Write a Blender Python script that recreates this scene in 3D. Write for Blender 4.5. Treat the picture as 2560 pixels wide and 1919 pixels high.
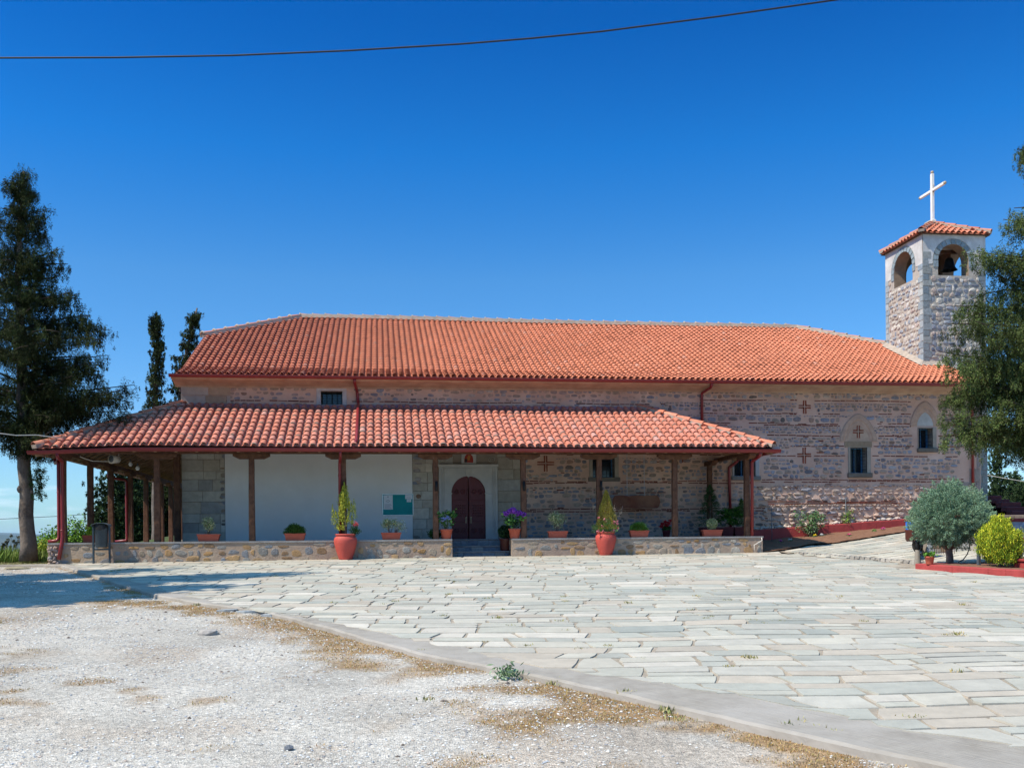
import bpy, math, random
import numpy as np
from math import sin, cos, pi, radians, sqrt, atan2, tan
random.seed(7)
RS = np.random.RandomState(11)
for o in list(bpy.data.objects):
    bpy.data.objects.remove(o)
S = bpy.context.scene
COL = S.collection
# ------------------------------------------------------------------ camera
YAW, ROLL, CZ, FPX, CYP = radians(7.55), radians(.55), 1.65, 2489.0, 1345.0
_w = np.array([sin(YAW), cos(YAW), 0.]); _r0 = np.array([cos(YAW), -sin(YAW), 0.]); _u0 = np.array([0, 0, 1.])
_r = _r0*cos(ROLL)-_u0*sin(ROLL); _u = _u0*cos(ROLL)+_r0*sin(ROLL)
cam_d = bpy.data.cameras.new('camera'); cam = bpy.data.objects.new('camera', cam_d); COL.objects.link(cam)
from mathutils import Matrix, Vector
M4 = Matrix(((_r[0], _u[0], -_w[0], 0), (_r[1], _u[1], -_w[1], 0), (_r[2], _u[2], -_w[2], CZ), (0, 0, 0, 1)))
cam.matrix_world = M4
cam_d.sensor_width = 36; cam_d.lens = FPX/2560*36; cam_d.shift_y = (CYP-959.5)/2560
cam_d.clip_start = .1; cam_d.clip_end = 60000
S.camera = cam
# ------------------------------------------------------------------ sky and sun
SUN = Vector((-.676, -.24, 1.0)).normalized()          # towards the sun
elev = math.asin(SUN.z); azim = atan2(SUN.x, SUN.y)     # from +Y, clockwise towards +X
wd = bpy.data.worlds.new('World'); S.world = wd; wd.use_nodes = True
nt = wd.node_tree; nt.nodes.clear()
sky = nt.nodes.new('ShaderNodeTexSky'); sky.sky_type = 'NISHITA'; sky.sun_disc = False
sky.sun_elevation = elev; sky.sun_rotation = azim; sky.altitude = 300
sky.air_density = 1.0; sky.dust_density = .15; sky.ozone_density = 4.0
gm = nt.nodes.new('ShaderNodeGamma'); gm.inputs[1].default_value = 1.35; hs = nt.nodes.new('ShaderNodeHueSaturation'); hs.inputs['Saturation'].default_value = 1.15; hs.inputs['Value'].default_value = 1.0
bg = nt.nodes.new('ShaderNodeBackground'); bg.inputs[1].default_value = .15
wo = nt.nodes.new('ShaderNodeOutputWorld')
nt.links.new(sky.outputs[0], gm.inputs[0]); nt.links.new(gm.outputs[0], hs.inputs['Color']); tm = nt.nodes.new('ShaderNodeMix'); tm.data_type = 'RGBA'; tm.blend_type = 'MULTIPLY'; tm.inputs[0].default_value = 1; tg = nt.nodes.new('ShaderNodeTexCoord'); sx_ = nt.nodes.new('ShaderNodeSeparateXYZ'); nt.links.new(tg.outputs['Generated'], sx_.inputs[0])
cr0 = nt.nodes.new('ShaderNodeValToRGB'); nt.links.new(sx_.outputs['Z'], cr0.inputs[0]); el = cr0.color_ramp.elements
RAMP = [(0, (.062, .061, .067)), (.1, (.107, .077, .070)), (.25, (.122, .095, .078)), (.36, (.030, .090, .090)), (.46, (.0, .071, .084)), (.53, (.0, .068, .082)), (.62, (.2, .13, .10)), (.70, (1, .44, .21)), (1, (1, .44, .21))]  # tint by elevation; unseen upper sky made brighter and warmer to lift shade
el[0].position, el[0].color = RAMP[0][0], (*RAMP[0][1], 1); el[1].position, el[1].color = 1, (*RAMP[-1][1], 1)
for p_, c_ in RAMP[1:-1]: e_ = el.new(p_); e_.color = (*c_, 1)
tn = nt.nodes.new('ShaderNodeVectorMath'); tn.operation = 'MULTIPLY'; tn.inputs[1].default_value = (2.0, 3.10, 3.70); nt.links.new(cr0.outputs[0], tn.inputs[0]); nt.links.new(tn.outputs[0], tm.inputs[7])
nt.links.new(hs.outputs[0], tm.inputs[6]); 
mpc = nt.nodes.new('ShaderNodeMapping'); mpc.inputs['Scale'].default_value = (3.2, 3.2, 17); mpc.inputs['Location'].default_value = (.7, .2, 0); nt.links.new(tg.outputs['Generated'], mpc.inputs[0])
nc_ = nt.nodes.new('ShaderNodeTexNoise'); nc_.inputs['Scale'].default_value = 2.6; nc_.inputs['Detail'].default_value = 7; nt.links.new(mpc.outputs[0], nc_.inputs['Vector'])
m1 = nt.nodes.new('ShaderNodeMapRange'); m1.inputs[1].default_value = .56; m1.inputs[2].default_value = .74; m1.inputs[4].default_value = .75; nt.links.new(nc_.outputs[0], m1.inputs[0])
m2_ = nt.nodes.new('ShaderNodeMapRange'); m2_.inputs[1].default_value = .13; m2_.inputs[2].default_value = .05; nt.links.new(sx_.outputs['Z'], m2_.inputs[0])
mm = nt.nodes.new('ShaderNodeMath'); mm.operation = 'MULTIPLY'; nt.links.new(m1.outputs[0], mm.inputs[0]); nt.links.new(m2_.outputs[0], mm.inputs[1])
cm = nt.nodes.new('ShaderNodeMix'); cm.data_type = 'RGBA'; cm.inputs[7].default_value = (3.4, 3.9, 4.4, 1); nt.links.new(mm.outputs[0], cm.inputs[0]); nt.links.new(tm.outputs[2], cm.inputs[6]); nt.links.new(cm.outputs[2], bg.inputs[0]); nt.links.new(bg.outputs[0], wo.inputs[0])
sl = bpy.data.lights.new('sun', 'SUN'); sl.energy = 2.95; sl.angle = radians(.5); sl.color = (1, .925, .79)
so = bpy.data.objects.new('sun', sl); COL.objects.link(so); so.rotation_euler = SUN.to_track_quat('Z', 'Y').to_euler()
S.view_settings.view_transform = 'Standard'; S.view_settings.look = 'None'; S.view_settings.gamma = 1; S.view_settings.exposure = 1.10
S.render.engine = 'CYCLES'; S.cycles.max_bounces = 6; S.cycles.diffuse_bounces = 3; S.cycles.transparent_max_bounces = 6

# ------------------------------------------------------------------ where things stand in the place
def ray(px, py):
    return _w+_r*(px-1280)/FPX-_u*(py-CYP)/FPX
def W(px, py, Y):
    d = ray(px, py); return np.array([0, 0, CZ])+d*Y/d[1]
def gz(x, y):
    s = (x-10.4)*.953+(y-26)*.3
    z = .0435*np.clip(y, -20, 60)+.0038*np.clip(x+7.8, -20, 40)
    return z+.09*np.clip(np.where(y < 19.0, s*np.clip((y-12)/7., 0, 1), s), 0, 9)
YY = np.linspace(4, 48, 8000)
def G(px, py):
    d = ray(px, py); xs = d[0]*YY/d[1]; zs = CZ+d[2]*YY/d[1]
    i = np.argmax(zs < gz(xs, YY)); return np.array([xs[i], YY[i], float(gz(xs[i], YY[i]))])
def rnd(a, b): return random.uniform(a, b)

# ------------------------------------------------------------------ materials
def mat(name, base=(.5, .5, .5), var=None, rough=.8, scale=4., bump=0., bscale=30., usecol=False, metal=0., var2=None, scale2=.6, spec=.3, vf=.5, coords='obj', detail=5.):
    m = bpy.data.materials.new(name); m.use_nodes = True; t = m.node_tree; N = t.nodes; L = t.links
    b = N['Principled BSDF']; b.inputs['Roughness'].default_value = rough; b.inputs['Metallic'].default_value = metal
    b.inputs['Specular IOR Level'].default_value = spec
    tc = N.new('ShaderNodeTexCoord'); co = tc.outputs['Object']
    if usecol:
        a = N.new('ShaderNodeAttribute'); a.attribute_name = 'Col'; c = a.outputs['Color']
    else:
        a = N.new('ShaderNodeRGB'); a.outputs[0].default_value = (*base, 1); c = a.outputs[0]
    def mix(c, col, sc, fac, lo=.35, hi=.65):
        n = N.new('ShaderNodeTexNoise'); n.inputs['Scale'].default_value = sc; n.inputs['Detail'].default_value = detail; n.inputs['Roughness'].default_value = .62
        L.new(co, n.inputs['Vector'])
        r = N.new('ShaderNodeMapRange'); r.inputs[1].default_value = lo; r.inputs[2].default_value = hi; r.inputs[3].default_value = 0; r.inputs[4].default_value = fac
        L.new(n.outputs[0], r.inputs[0])
        x = N.new('ShaderNodeMix'); x.data_type = 'RGBA'
        L.new(r.outputs[0], x.inputs[0]); L.new(c, x.inputs[6])
        if isinstance(col, float):
            mu = N.new('ShaderNodeMix'); mu.data_type = 'RGBA'; mu.blend_type = 'MULTIPLY'; mu.inputs[0].default_value = 1
            L.new(c, mu.inputs[6]); mu.inputs[7].default_value = (col, col, col, 1); L.new(mu.outputs[2], x.inputs[7])
        else: x.inputs[7].default_value = (*col, 1)
        return x.outputs[2]
    if var is not None: c = mix(c, var, scale, vf*2 if not isinstance(var, float) else 1.)
    if var2 is not None: c = mix(c, var2, scale2, .8)
    L.new(c, b.inputs['Base Color'])
    if bump:
        n = N.new('ShaderNodeTexNoise'); n.inputs['Scale'].default_value = bscale; n.inputs['Detail'].default_value = 6
        L.new(co, n.inputs['Vector'])
        u = N.new('ShaderNodeBump'); u.inputs['Strength'].default_value = bump; u.inputs['Distance'].default_value = .02
        L.new(n.outputs[0], u.inputs['Height']); L.new(u.outputs[0], b.inputs['Normal'])
    return m
M = {}
M['tile'] = mat('terracotta', usecol=True, var=.78, scale=9, rough=.85, bump=.25, bscale=40, spec=.15, var2=.86, scale2=1.2)
M['mortar'] = mat('pink_mortar', (.60, .385, .285), (.68, .48, .38), scale=1.6, rough=.95, bump=.6, bscale=22, var2=(.47, .30, .23), scale2=.9, spec=.1)
M['stone'] = mat('rubble_stone', usecol=True, var=.72, scale=12, rough=.9, bump=.6, bscale=35, spec=.15)
M['brick'] = mat('thin_brick', usecol=True, var=.7, scale=18, rough=.95, bump=.5, bscale=50, spec=.1)
M['ashlar'] = mat('limestone', usecol=True, var=.8, scale=7, rough=.9, bump=.35, bscale=30, spec=.15, var2=.85, scale2=1.7)
M['joint'] = mat('joint_mortar', (.30, .25, .20), .8, rough=.95, bump=.4)
M['plaster'] = mat('white_plaster', (.84, .83, .81), .92, scale=1.4, var2=(.76, .74, .70), scale2=.8, rough=.9, bump=.15, bscale=12, spec=.1)
M['cornice'] = mat('cornice_plaster', (.43, .28, .185), (.36, .25, .19), scale=3, rough=.9, bump=.4, bscale=18, var2=(.56, .40, .28), scale2=2.5)
M['purple'] = mat('sealing_band', (.30, .14, .17), (.42, .24, .24), scale=5, rough=.85, bump=.5, bscale=12)
M['redmetal'] = mat('red_gutter_paint', (.23, .018, .02), .8, scale=3, rough=.38, spec=.5)
M['redpaint'] = mat('red_masonry_paint', (.40, .06, .055), .78, scale=5, rough=.75, bump=.4, bscale=20, var2=.85, scale2=1.3)
M['wood'] = mat('dark_timber', (.165, .078, .045), (.085, .04, .024), scale=9, rough=.75, bump=.5, bscale=25, spec=.2)
M['woodlight'] = mat('rafter_timber', (.34, .21, .12), (.20, .12, .07), scale=6, rough=.85, bump=.3)
M['deck'] = mat('deck_boards', (.10, .06, .038), .7, scale=8, rough=.9)
M['marble'] = mat('grey_marble', (.52, .50, .46), (.42, .41, .39), scale=3, rough=.6, bump=.1, bscale=12)
M['door'] = mat('oxblood_door', (.13, .016, .02), .75, scale=7, rough=.5, spec=.4)
M['dark'] = mat('dark_interior', (.008, .009, .012), rough=.5)
M['iron'] = mat('black_iron', (.012, .012, .013), rough=.5, metal=.3)
M['blueframe'] = mat('blue_frame', (.07, .22, .42), .8, rough=.6)
M['glass'] = mat('dark_glass', (.012, .02, .03), rough=.12, spec=.6)
M['cap'] = mat('slab_coping', (.30, .29, .28), (.22, .2, .19), scale=3, rough=.85, bump=.3)
M['plinthmortar'] = mat('tan_mortar', (.46, .35, .25), (.38, .285, .21), scale=2.5, rough=.95, bump=.6, bscale=16, var2=(.28, .2, .16), scale2=1.1)
M['greystep'] = mat('step_stone', (.20, .20, .205), (.12, .13, .15), scale=5, rough=.85, bump=.3)
M['terra'] = mat('terracotta_pot', (.47, .11, .065), .85, scale=7, rough=.7, bump=.12, bscale=30, spec=.2)
M['urn'] = mat('painted_urn', (.50, .085, .065), .88, scale=5, rough=.62, bump=.2, bscale=18, spec=.25)
M['darkpot'] = mat('dark_red_pot', (.14, .02, .022), .8, rough=.6)
M['brownpot'] = mat('brown_glazed_pot', (.10, .028, .02), .7, rough=.4)
M['soil'] = mat('potting_soil', (.06, .035, .022), .6, scale=20, rough=1, bump=.8)
M['leaf'] = mat('foliage', usecol=True, rough=.7, spec=.07)
M['bark'] = mat('cypress_bark', (.15, .112, .088), (.075, .058, .048), scale=14, rough=.95, bump=1., bscale=18, var2=(.20, .165, .14), scale2=3)
M['darkbark'] = mat('twig_bark', (.05, .038, .028), .7, scale=10, rough=1)
M['bin'] = mat('bin_metal', (.05, .075, .095), .75, scale=10, rough=.45, metal=.2, spec=.4)
M['greymetal'] = mat('grey_metal', (.11, .13, .15), .85, rough=.5, metal=.2)
M['white'] = mat('white_paint', (.80, .80, .78), .92, rough=.5)
M['cross'] = mat('white_cross_paint', (.82, .80, .76), (.7, .62, .52), scale=6, rough=.55, vf=.3)
M['gold'] = mat('worn_gilt', (.45, .34, .22), .7, rough=.5)
M['bronze'] = mat('bell_bronze', (.02, .025, .025), .7, rough=.45, metal=.6)
M['board'] = mat('green_felt', (.02, .33, .34), .85, rough=.85)
M['alu'] = mat('aluminium', (.6, .62, .64), rough=.35, metal=.7)
M['paper'] = mat('paper', (.78, .80, .82), rough=.8)
M['ink'] = mat('print_ink', (.28, .28, .32), rough=.8)
M['rust'] = mat('rusty_plank', (.10, .025, .018), (.19, .06, .03), scale=3.5, rough=.8, bump=.3, var2=(.26, .13, .07), scale2=1.9)
M['chain'] = mat('steel_chain', (.45, .46, .48), rough=.4, metal=.8)
M['rubber'] = mat('rubber', (.015, .015, .016), rough=.7)
M['blue'] = mat('blue_plastic', (.0, .16, .65), .85, rough=.4)
M['redplastic'] = mat('red_plastic', (.6, .015, .03), rough=.3)
M['wirebl'] = mat('cable_black', (.02, .02, .025), rough=.6)
M['wirewh'] = mat('cable_white', (.6, .55, .48), rough=.6)
M['icon'] = mat('icon_paint', usecol=True, rough=.5)
M['whitewash'] = mat('whitewashed_stone', (.70, .72, .76), (.52, .54, .60), scale=4, rough=.85, bump=.4)
M['towerm'] = mat('tower_mortar', (.46, .40, .33), (.36, .31, .26), scale=3, rough=.95, bump=.7, bscale=16)
M['dplaster'] = mat('tower_plaster', (.70, .68, .64), (.50, .48, .45), scale=2.5, rough=.92, bump=.4, var2=(.42, .40, .37), scale2=1.8)
M['brick_inner'] = mat('inner_tower_stone', (.20, .14, .10), .7, scale=5, rough=.95)
M['underlay'] = mat('roof_underlay', (.20, .07, .045), .7, rough=.95)
M['ridgemortar'] = mat('ridge_mortar', (.42, .34, .27), (.3, .25, .2), scale=7, rough=.95, bump=.6, bscale=25)
# ground materials
M['paving'] = mat('schist_slab', usecol=True, var=.86, scale=5, rough=.72, bump=.3, bscale=22, spec=.25, var2=.9, scale2=1.1)
M['pavejoint'] = mat('paving_joint', (.34, .28, .22), (.24, .20, .15), scale=5, rough=.95, bump=.5, bscale=30)
M['kerb'] = mat('brushed_concrete', (.45, .41, .37), (.36, .33, .30), scale=3.5, rough=.9, bump=.5, bscale=40, var2=(.52, .48, .43), scale2=1.5)
def kerb_mat():
    m = mat('brushed_concrete', (.30, .265, .22), (.22, .19, .155), scale=5, rough=.92, var2=(.36, .325, .285), scale2=1.1); t = m.node_tree; N = t.nodes; L = t.links
    tc = N.new('ShaderNodeTexCoord'); mp = N.new('ShaderNodeMapping'); mp.inputs['Rotation'].default_value = (0, 0, radians(62)); L.new(tc.outputs['Object'], mp.inputs[0])
    m2 = N.new('ShaderNodeMapping'); m2.inputs['Scale'].default_value = (1.2, 46, 1); L.new(mp.outputs[0], m2.inputs[0])
    n = N.new('ShaderNodeTexNoise'); n.inputs['Scale'].default_value = 1.6; n.inputs['Detail'].default_value = 4; L.new(m2.outputs[0], n.inputs['Vector'])
    u = N.new('ShaderNodeBump'); u.inputs['Strength'].default_value = .55; u.inputs['Distance'].default_value = .02; L.new(n.outputs[0], u.inputs['Height']); L.new(u.outputs[0], N['Principled BSDF'].inputs['Normal']); return m
M['kerb'] = kerb_mat()
M['earth'] = mat('bed_soil', (.22, .115, .07), (.15, .075, .045), scale=8, rough=1, bump=1., bscale=14)
M['pebble'] = mat('pebble', usecol=True, rough=.85, spec=.2)
M['far'] = mat('far_plain', (.10, .12, .08), (.14, .15, .10), scale=.002, rough=1)
M['mount'] = mat('mountain', (.05, .07, .05), (.07, .085, .06), scale=.0015, rough=1)

def gravel_mat():
    m = bpy.data.materials.new('crushed_gravel'); m.use_nodes = True; t = m.node_tree; N = t.nodes; L = t.links
    b = N['Principled BSDF']; b.inputs['Roughness'].default_value = .95; b.inputs['Specular IOR Level'].default_value = .1
    tc = N.new('ShaderNodeTexCoord'); co = tc.outputs['Object']
    a = N.new('ShaderNodeAttribute'); a.attribute_name = 'Col'; c = a.outputs['Color']
    def vor(sc, lo, hi, fac, c, rnd=1.):
        v = N.new('ShaderNodeTexVoronoi'); v.inputs['Scale'].default_value = sc; L.new(co, v.inputs['Vector'])
        s = N.new('ShaderNodeSeparateColor'); L.new(v.outputs['Color'], s.inputs[0])
        r = N.new('ShaderNodeMapRange'); r.inputs[3].default_value = lo; r.inputs[4].default_value = hi; L.new(s.outputs[0], r.inputs[0])
        x = N.new('ShaderNodeMix'); x.data_type = 'RGBA'; x.blend_type = 'MULTIPLY'; x.inputs[0].default_value = fac
        L.new(c, x.inputs[6]); L.new(r.outputs[0], x.inputs[7]); return x.outputs[2], v
    c, v1 = vor(70, .58, 1.12, 1, c); c, v2 = vor(26, .80, 1.08, 1, c)
    n = N.new('ShaderNodeTexNoise'); n.inputs['Scale'].default_value = .9; n.inputs['Detail'].default_value = 6; L.new(co, n.inputs['Vector'])
    r = N.new('ShaderNodeMapRange'); r.inputs[1].default_value = .35; r.inputs[2].default_value = .7; r.inputs[3].default_value = .82; r.inputs[4].default_value = 1.08; L.new(n.outputs[0], r.inputs[0])
    x = N.new('ShaderNodeMix'); x.data_type = 'RGBA'; x.blend_type = 'MULTIPLY'; x.inputs[0].default_value = 1; L.new(c, x.inputs[6]); L.new(r.outputs[0], x.inputs[7])
    L.new(x.outputs[2], b.inputs['Base Color'])
    u = N.new('ShaderNodeBump'); u.inputs['Strength'].default_value = .8; u.inputs['Distance'].default_value = .012; L.new(v1.outputs['Distance'], u.inputs['Height'])
    n2 = N.new('ShaderNodeTexNoise'); n2.inputs['Scale'].default_value = 14; n2.inputs['Detail'].default_value = 8; L.new(co, n2.inputs['Vector'])
    u2 = N.new('ShaderNodeBump'); u2.inputs['Strength'].default_value = .6; u2.inputs['Distance'].default_value = .03; L.new(n2.outputs[0], u2.inputs['Height']); L.new(u.outputs[0], u2.inputs['Normal'])
    L.new(u2.outputs[0], b.inputs['Normal'])
    return m
M['gravel'] = gravel_mat()

# ------------------------------------------------------------------ mesh builder
class MB:
    def __init__(s): s.v = []; s.f = []; s.m = []; s.c = []; s.sm = []
    def add(s, vs, fs, m=0, col=(1, 1, 1), smooth=False):
        n = len(s.v); s.v.extend([tuple(map(float, v)) for v in vs]); s.c.extend([col]*len(vs))
        for f in fs: s.f.append([i+n for i in f]); s.m.append(m); s.sm.append(smooth)
    def box(s, x0, x1, y0, y1, z0, z1, m=0, col=(1, 1, 1)):
        vs = [(x, y, z) for z in (z0, z1) for y in (y0, y1) for x in (x0, x1)]
        s.add(vs, [(0, 2, 3, 1), (4, 5, 7, 6), (0, 1, 5, 4), (2, 6, 7, 3), (0, 4, 6, 2), (1, 3, 7, 5)], m, col)
    def bbox(s, x0, x1, y0, y1, z0, z1, b=.01, m=0, col=(1, 1, 1)):   # box with chamfered edges
        vs = []; 
        for z, k in ((z0, 1), (z0+b, 0), (z1-b, 0), (z1, 1)):
            i = b*k
            vs += [(x0+i+ (b if not k else 0), y0+i, z), (x1-i-(b if not k else 0), y0+i, z), (x1-i, y0+i+(b if not k else 0), z), (x1-i, y1-i-(b if not k else 0), z),
                   (x1-i-(b if not k else 0), y1-i, z), (x0+i+(b if not k else 0), y1-i, z), (x0+i, y1-i-(b if not k else 0), z), (x0+i, y0+i+(b if not k else 0), z)]
        fs = [tuple(range(7, -1, -1)), tuple(range(24, 32))]
        for k in range(3):
            for i in range(8):
                j = (i+1) % 8; fs.append((k*8+i, k*8+j, k*8+8+j, k*8+8+i))
        s.add(vs, fs, m, col)
    def obox(s, p0, p1, w, h, m=0, col=(1, 1, 1), up=(0, 0, 1)):   # bar from p0 to p1
        p0 = np.array(p0, float); p1 = np.array(p1, float); d = p1-p0; d /= np.linalg.norm(d)
        a = np.cross(d, up); a = a/np.linalg.norm(a) if np.linalg.norm(a) > 1e-6 else np.array([1., 0, 0]); b = np.cross(a, d)
        vs = [p+a*sx*w/2+b*sz*h/2 for p in (p0, p1) for sx, sz in ((-1, -1), (1, -1), (1, 1), (-1, 1))]
        s.add(vs, [(0, 3, 2, 1), (4, 5, 6, 7), (0, 1, 5, 4), (1, 2, 6, 5), (2, 3, 7, 6), (3, 0, 4, 7)], m, col)
    def tube(s, pts, rads, n=10, m=0, col=(1, 1, 1), smooth=True, caps=True, noise=0.):
        pts = [np.array(p, float) for p in pts]
        if not hasattr(rads, '__len__'): rads = [rads]*len(pts)
        vs = []; prev = None
        for i, p in enumerate(pts):
            d = (pts[min(i+1, len(pts)-1)]-pts[max(i-1, 0)]); d = d/(np.linalg.norm(d)+1e-9)
            if prev is None:
                a = np.cross(d, (0, 0, 1)); a = np.array([1., 0, 0]) if np.linalg.norm(a) < .05 else a
            else: a = prev-d*(prev@d)
            a = a/np.linalg.norm(a); b = np.cross(d, a); prev = a
            for k in range(n):
                t = 2*pi*k/n; r = rads[i]*(1+noise*(sin(3*t+i*.7)*.5+rnd(-.5, .5)))
                vs.append(p+a*cos(t)*r+b*sin(t)*r)
        fs = [(i*n+k, i*n+(k+1) % n, (i+1)*n+(k+1) % n, (i+1)*n+k) for i in range(len(pts)-1) for k in range(n)]
        if caps: fs += [tuple(range(n-1, -1, -1)), tuple(range((len(pts)-1)*n, len(pts)*n))]
        s.add(vs, fs, m, col, smooth)
    def lathe(s, prof, cx, cy, z0, n=28, m=0, col=(1, 1, 1), sx=1., sy=1.):
        vs = [(cx+r*cos(2*pi*k/n)*sx, cy+r*sin(2*pi*k/n)*sy, z0+z) for r, z in prof for k in range(n)]
        fs = [(i*n+k, i*n+(k+1) % n, (i+1)*n+(k+1) % n, (i+1)*n+k) for i in range(len(prof)-1) for k in range(n)]
        s.add(vs, fs, m, col, True)
    def build(s, name, mats, parent=None):
        me = bpy.data.meshes.new(name); me.from_pydata(s.v, [], s.f)
        ms = mats if isinstance(mats, (list, tuple)) else [mats]
        for k in ms: me.materials.append(M[k])
        me.polygons.foreach_set('material_index', s.m); me.polygons.foreach_set('use_smooth', s.sm)
        ca = me.attributes.new('Col', 'FLOAT_COLOR', 'POINT'); c = np.ones((len(s.v), 4), np.float32); c[:, :3] = np.array(s.c, np.float32).reshape(-1, 3)
        ca.data.foreach_set('color', c.ravel()); me.update()
        o = bpy.data.objects.new(name, me); COL.objects.link(o)
        if parent is not None: put(o, parent)
        return o
def put(o, parent):
    o.parent = parent; o.matrix_parent_inverse = Matrix.Translation(parent.location).inverted() if parent.parent is None else Matrix.Identity(4)
    return o
def empty(name, label, cat, loc=(0, 0, 0), group=None):
    o = bpy.data.objects.new(name, None); COL.objects.link(o); o.location = tuple(float(a) for a in loc)
    o.empty_display_size = .2; o['label'] = label; o['category'] = cat
    if group: o['group'] = group
    return o
def tag(o, label=None, cat=None, group=None, kind=None):
    if label: o['label'] = label
    if cat: o['category'] = cat
    if group: o['group'] = group
    if kind: o['kind'] = kind
    return o
def sub(o, parent):   # parent a mesh in world coordinates to another mesh in world coordinates
    o.parent = parent; return o

# quick mesh from numpy quads (all quads, each with own 4 verts)
def quadmesh(name, V, C, matk, parent=None, smooth=False, nv=4):
    n = len(V)//nv; me = bpy.data.meshes.new(name)
    me.vertices.add(len(V)); me.vertices.foreach_set('co', V.astype(np.float32).ravel())
    me.loops.add(len(V)); me.loops.foreach_set('vertex_index', np.arange(len(V), dtype=np.int32))
    me.polygons.add(n); me.polygons.foreach_set('loop_start', np.arange(n, dtype=np.int32)*nv)
    me.polygons.foreach_set('loop_total', np.full(n, nv, np.int32)) if False else None
    me.update(calc_edges=True); me.materials.append(M[matk])
    ca = me.attributes.new('Col', 'FLOAT_COLOR', 'POINT'); c = np.ones((len(V), 4), np.float32); c[:, :3] = C; ca.data.foreach_set('color', c.ravel())
    o = bpy.data.objects.new(name, me); COL.objects.link(o)
    if parent is not None: put(o, parent)
    return o
def leaves(P, D, length, width, C):
    """P (n,3) centres, D (n,3) long direction; returns verts, cols of folded diamond leaves"""
    n = len(P); D = D/(np.linalg.norm(D, axis=1, keepdims=True)+1e-9)
    R = RS.normal(size=(n, 3)); A = np.cross(D, R); A /= (np.linalg.norm(A, axis=1, keepdims=True)+1e-9)
    L = (length*RS.uniform(.6, 1.3, n))[:, None]; Wd = (width*RS.uniform(.6, 1.3, n))[:, None]
    V = np.stack([P-D*L*.5, P+A*Wd*.5-D*L*.05, P+D*L*.5, P-A*Wd*.5-D*L*.05], 1).reshape(-1, 3)
    return V, np.repeat(C, 4, 0)
def jitcol(n, cols, w=None, var=.25):
    cols = np.array(cols); i = RS.choice(len(cols), n, p=w); c = cols[i]*RS.uniform(1-var, 1+var, (n, 1)); return np.clip(c, 0, 1)
def rdir(n):
    d = RS.normal(size=(n, 3)); return d/np.linalg.norm(d, axis=1, keepdims=True)
def clipc(a, lo, hi): return np.clip(a, lo, hi)

# ================================================================== THE SETTING
OUT = [(-30, 27.0), (-12, 26.2), (-9.05, 25.75), (-7.7, 25.39), (-5.77, 21.45), (-4.72, 19.27), (-3.62, 17.1), (-2.98, 16.08), (-2.45, 15.4), (-1.12, 13.51), (-.24, 11.57), (.43, 10.19), (1.07, 9.29), (1.54, 8.55), (1.94, 7.84), (2.24, 7.31), (2.5, 6.83), (2.77, 6.34), (3.0, 5.96), (3.23, 5.66), (3.6, 5.1), (4.4, 4.1), (6, 2.6), (10, 0), (16, -3)]
INN = [(-7.6, 25.75), (-6.17, 22.97), (-3.53, 17.63), (-2.36, 15.6), (-1.0, 13.55), (-.05, 11.95), (.35, 11.3), (.72, 10.77), (.95, 10.15), (1.25, 9.75), (1.64, 9.1), (2.14, 8.64), (2.45, 8.2), (2.79, 7.8), (3.12, 7.3), (3.37, 6.82), (3.55, 6.45), (3.8, 6.1), (4.2, 5.6), (5.0, 4.7), (6.6, 3.3), (10.6, .7), (16.5, -2.2)]
oy = np.array([p[1] for p in OUT[::-1]]); ox = np.array([p[0] for p in OUT[::-1]])
iy = np.array([p[1] for p in INN[::-1]]); ix = np.array([p[0] for p in INN[::-1]])
def xout(y): return np.interp(y, oy, ox)
def xinn(y): return np.interp(y, iy, ix)
def fbm(x, y, sc, seed=0, oct=4):
    x = np.asarray(x, float)*sc; y = np.asarray(y, float)*sc; r = np.zeros_like(x); a = 1.; tot = 0
    rs = np.random.RandomState(seed); T = rs.rand(256, 256)
    for o in range(oct):
        xi = np.floor(x).astype(int); yi = np.floor(y).astype(int); fx = x-xi; fy = y-yi; fx = fx*fx*(3-2*fx); fy = fy*fy*(3-2*fy)
        g = lambda i, j: T[(xi+i) % 256, (yi+j) % 256]
        r += a*((g(0, 0)*(1-fx)+g(1, 0)*fx)*(1-fy)+(g(0, 1)*(1-fx)+g(1, 1)*fx)*fy); tot += a; a *= .5; x = x*2+17.3; y = y*2+9.1
    return r/tot
def drop(x, y):
    dA = np.maximum(np.maximum(y-27.6, -x-15.), 0); dB = np.maximum(np.maximum(y-47, -8.6-x), 0)
    d = np.maximum(np.minimum(dA, dB), np.maximum(0, np.maximum(x-60, -40-y)))
    return np.clip(.30*d*np.clip(d/3., .35, 1), 0, 64)
def moss(x, y):   # where dry moss and weeds lie on the gravel
    d = xout(y)-x; d = np.where(y < 5, 9, d)
    n = fbm(x, y, 1.9, 3, 5); n2 = fbm(x, y, .55, 5, 3)
    wdt = np.interp(y, [4, 6, 8, 10, 12, 14, 16, 18, 22], [.5, .45, .95, .8, .5, .8, 1.2, .3, .1])
    a = np.clip(1.45-d/wdt+(n-.5)*3.2, 0, 1)*(d > -.1)
    pat = np.clip((n-.60)*9, 0, 1)*np.clip((n2-.50)*8, 0, 1)*np.where((y < 11) | (y > 12), .9, .6)
    p2 = np.exp(-(((x-1.0)/.9)**2+((y-7.2)/.5)**2))*np.clip((n-.47)*7, 0, 1)
    p3 = np.exp(-(((x+4.6)/.9)**2+((y-11.3)/.5)**2))*np.clip((n-.48)*7, 0, 1)
    return np.clip(np.maximum.reduce([a*np.clip((n-.3)*6, 0, 1), pat*.7, p2, p3]), 0, 1)
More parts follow.
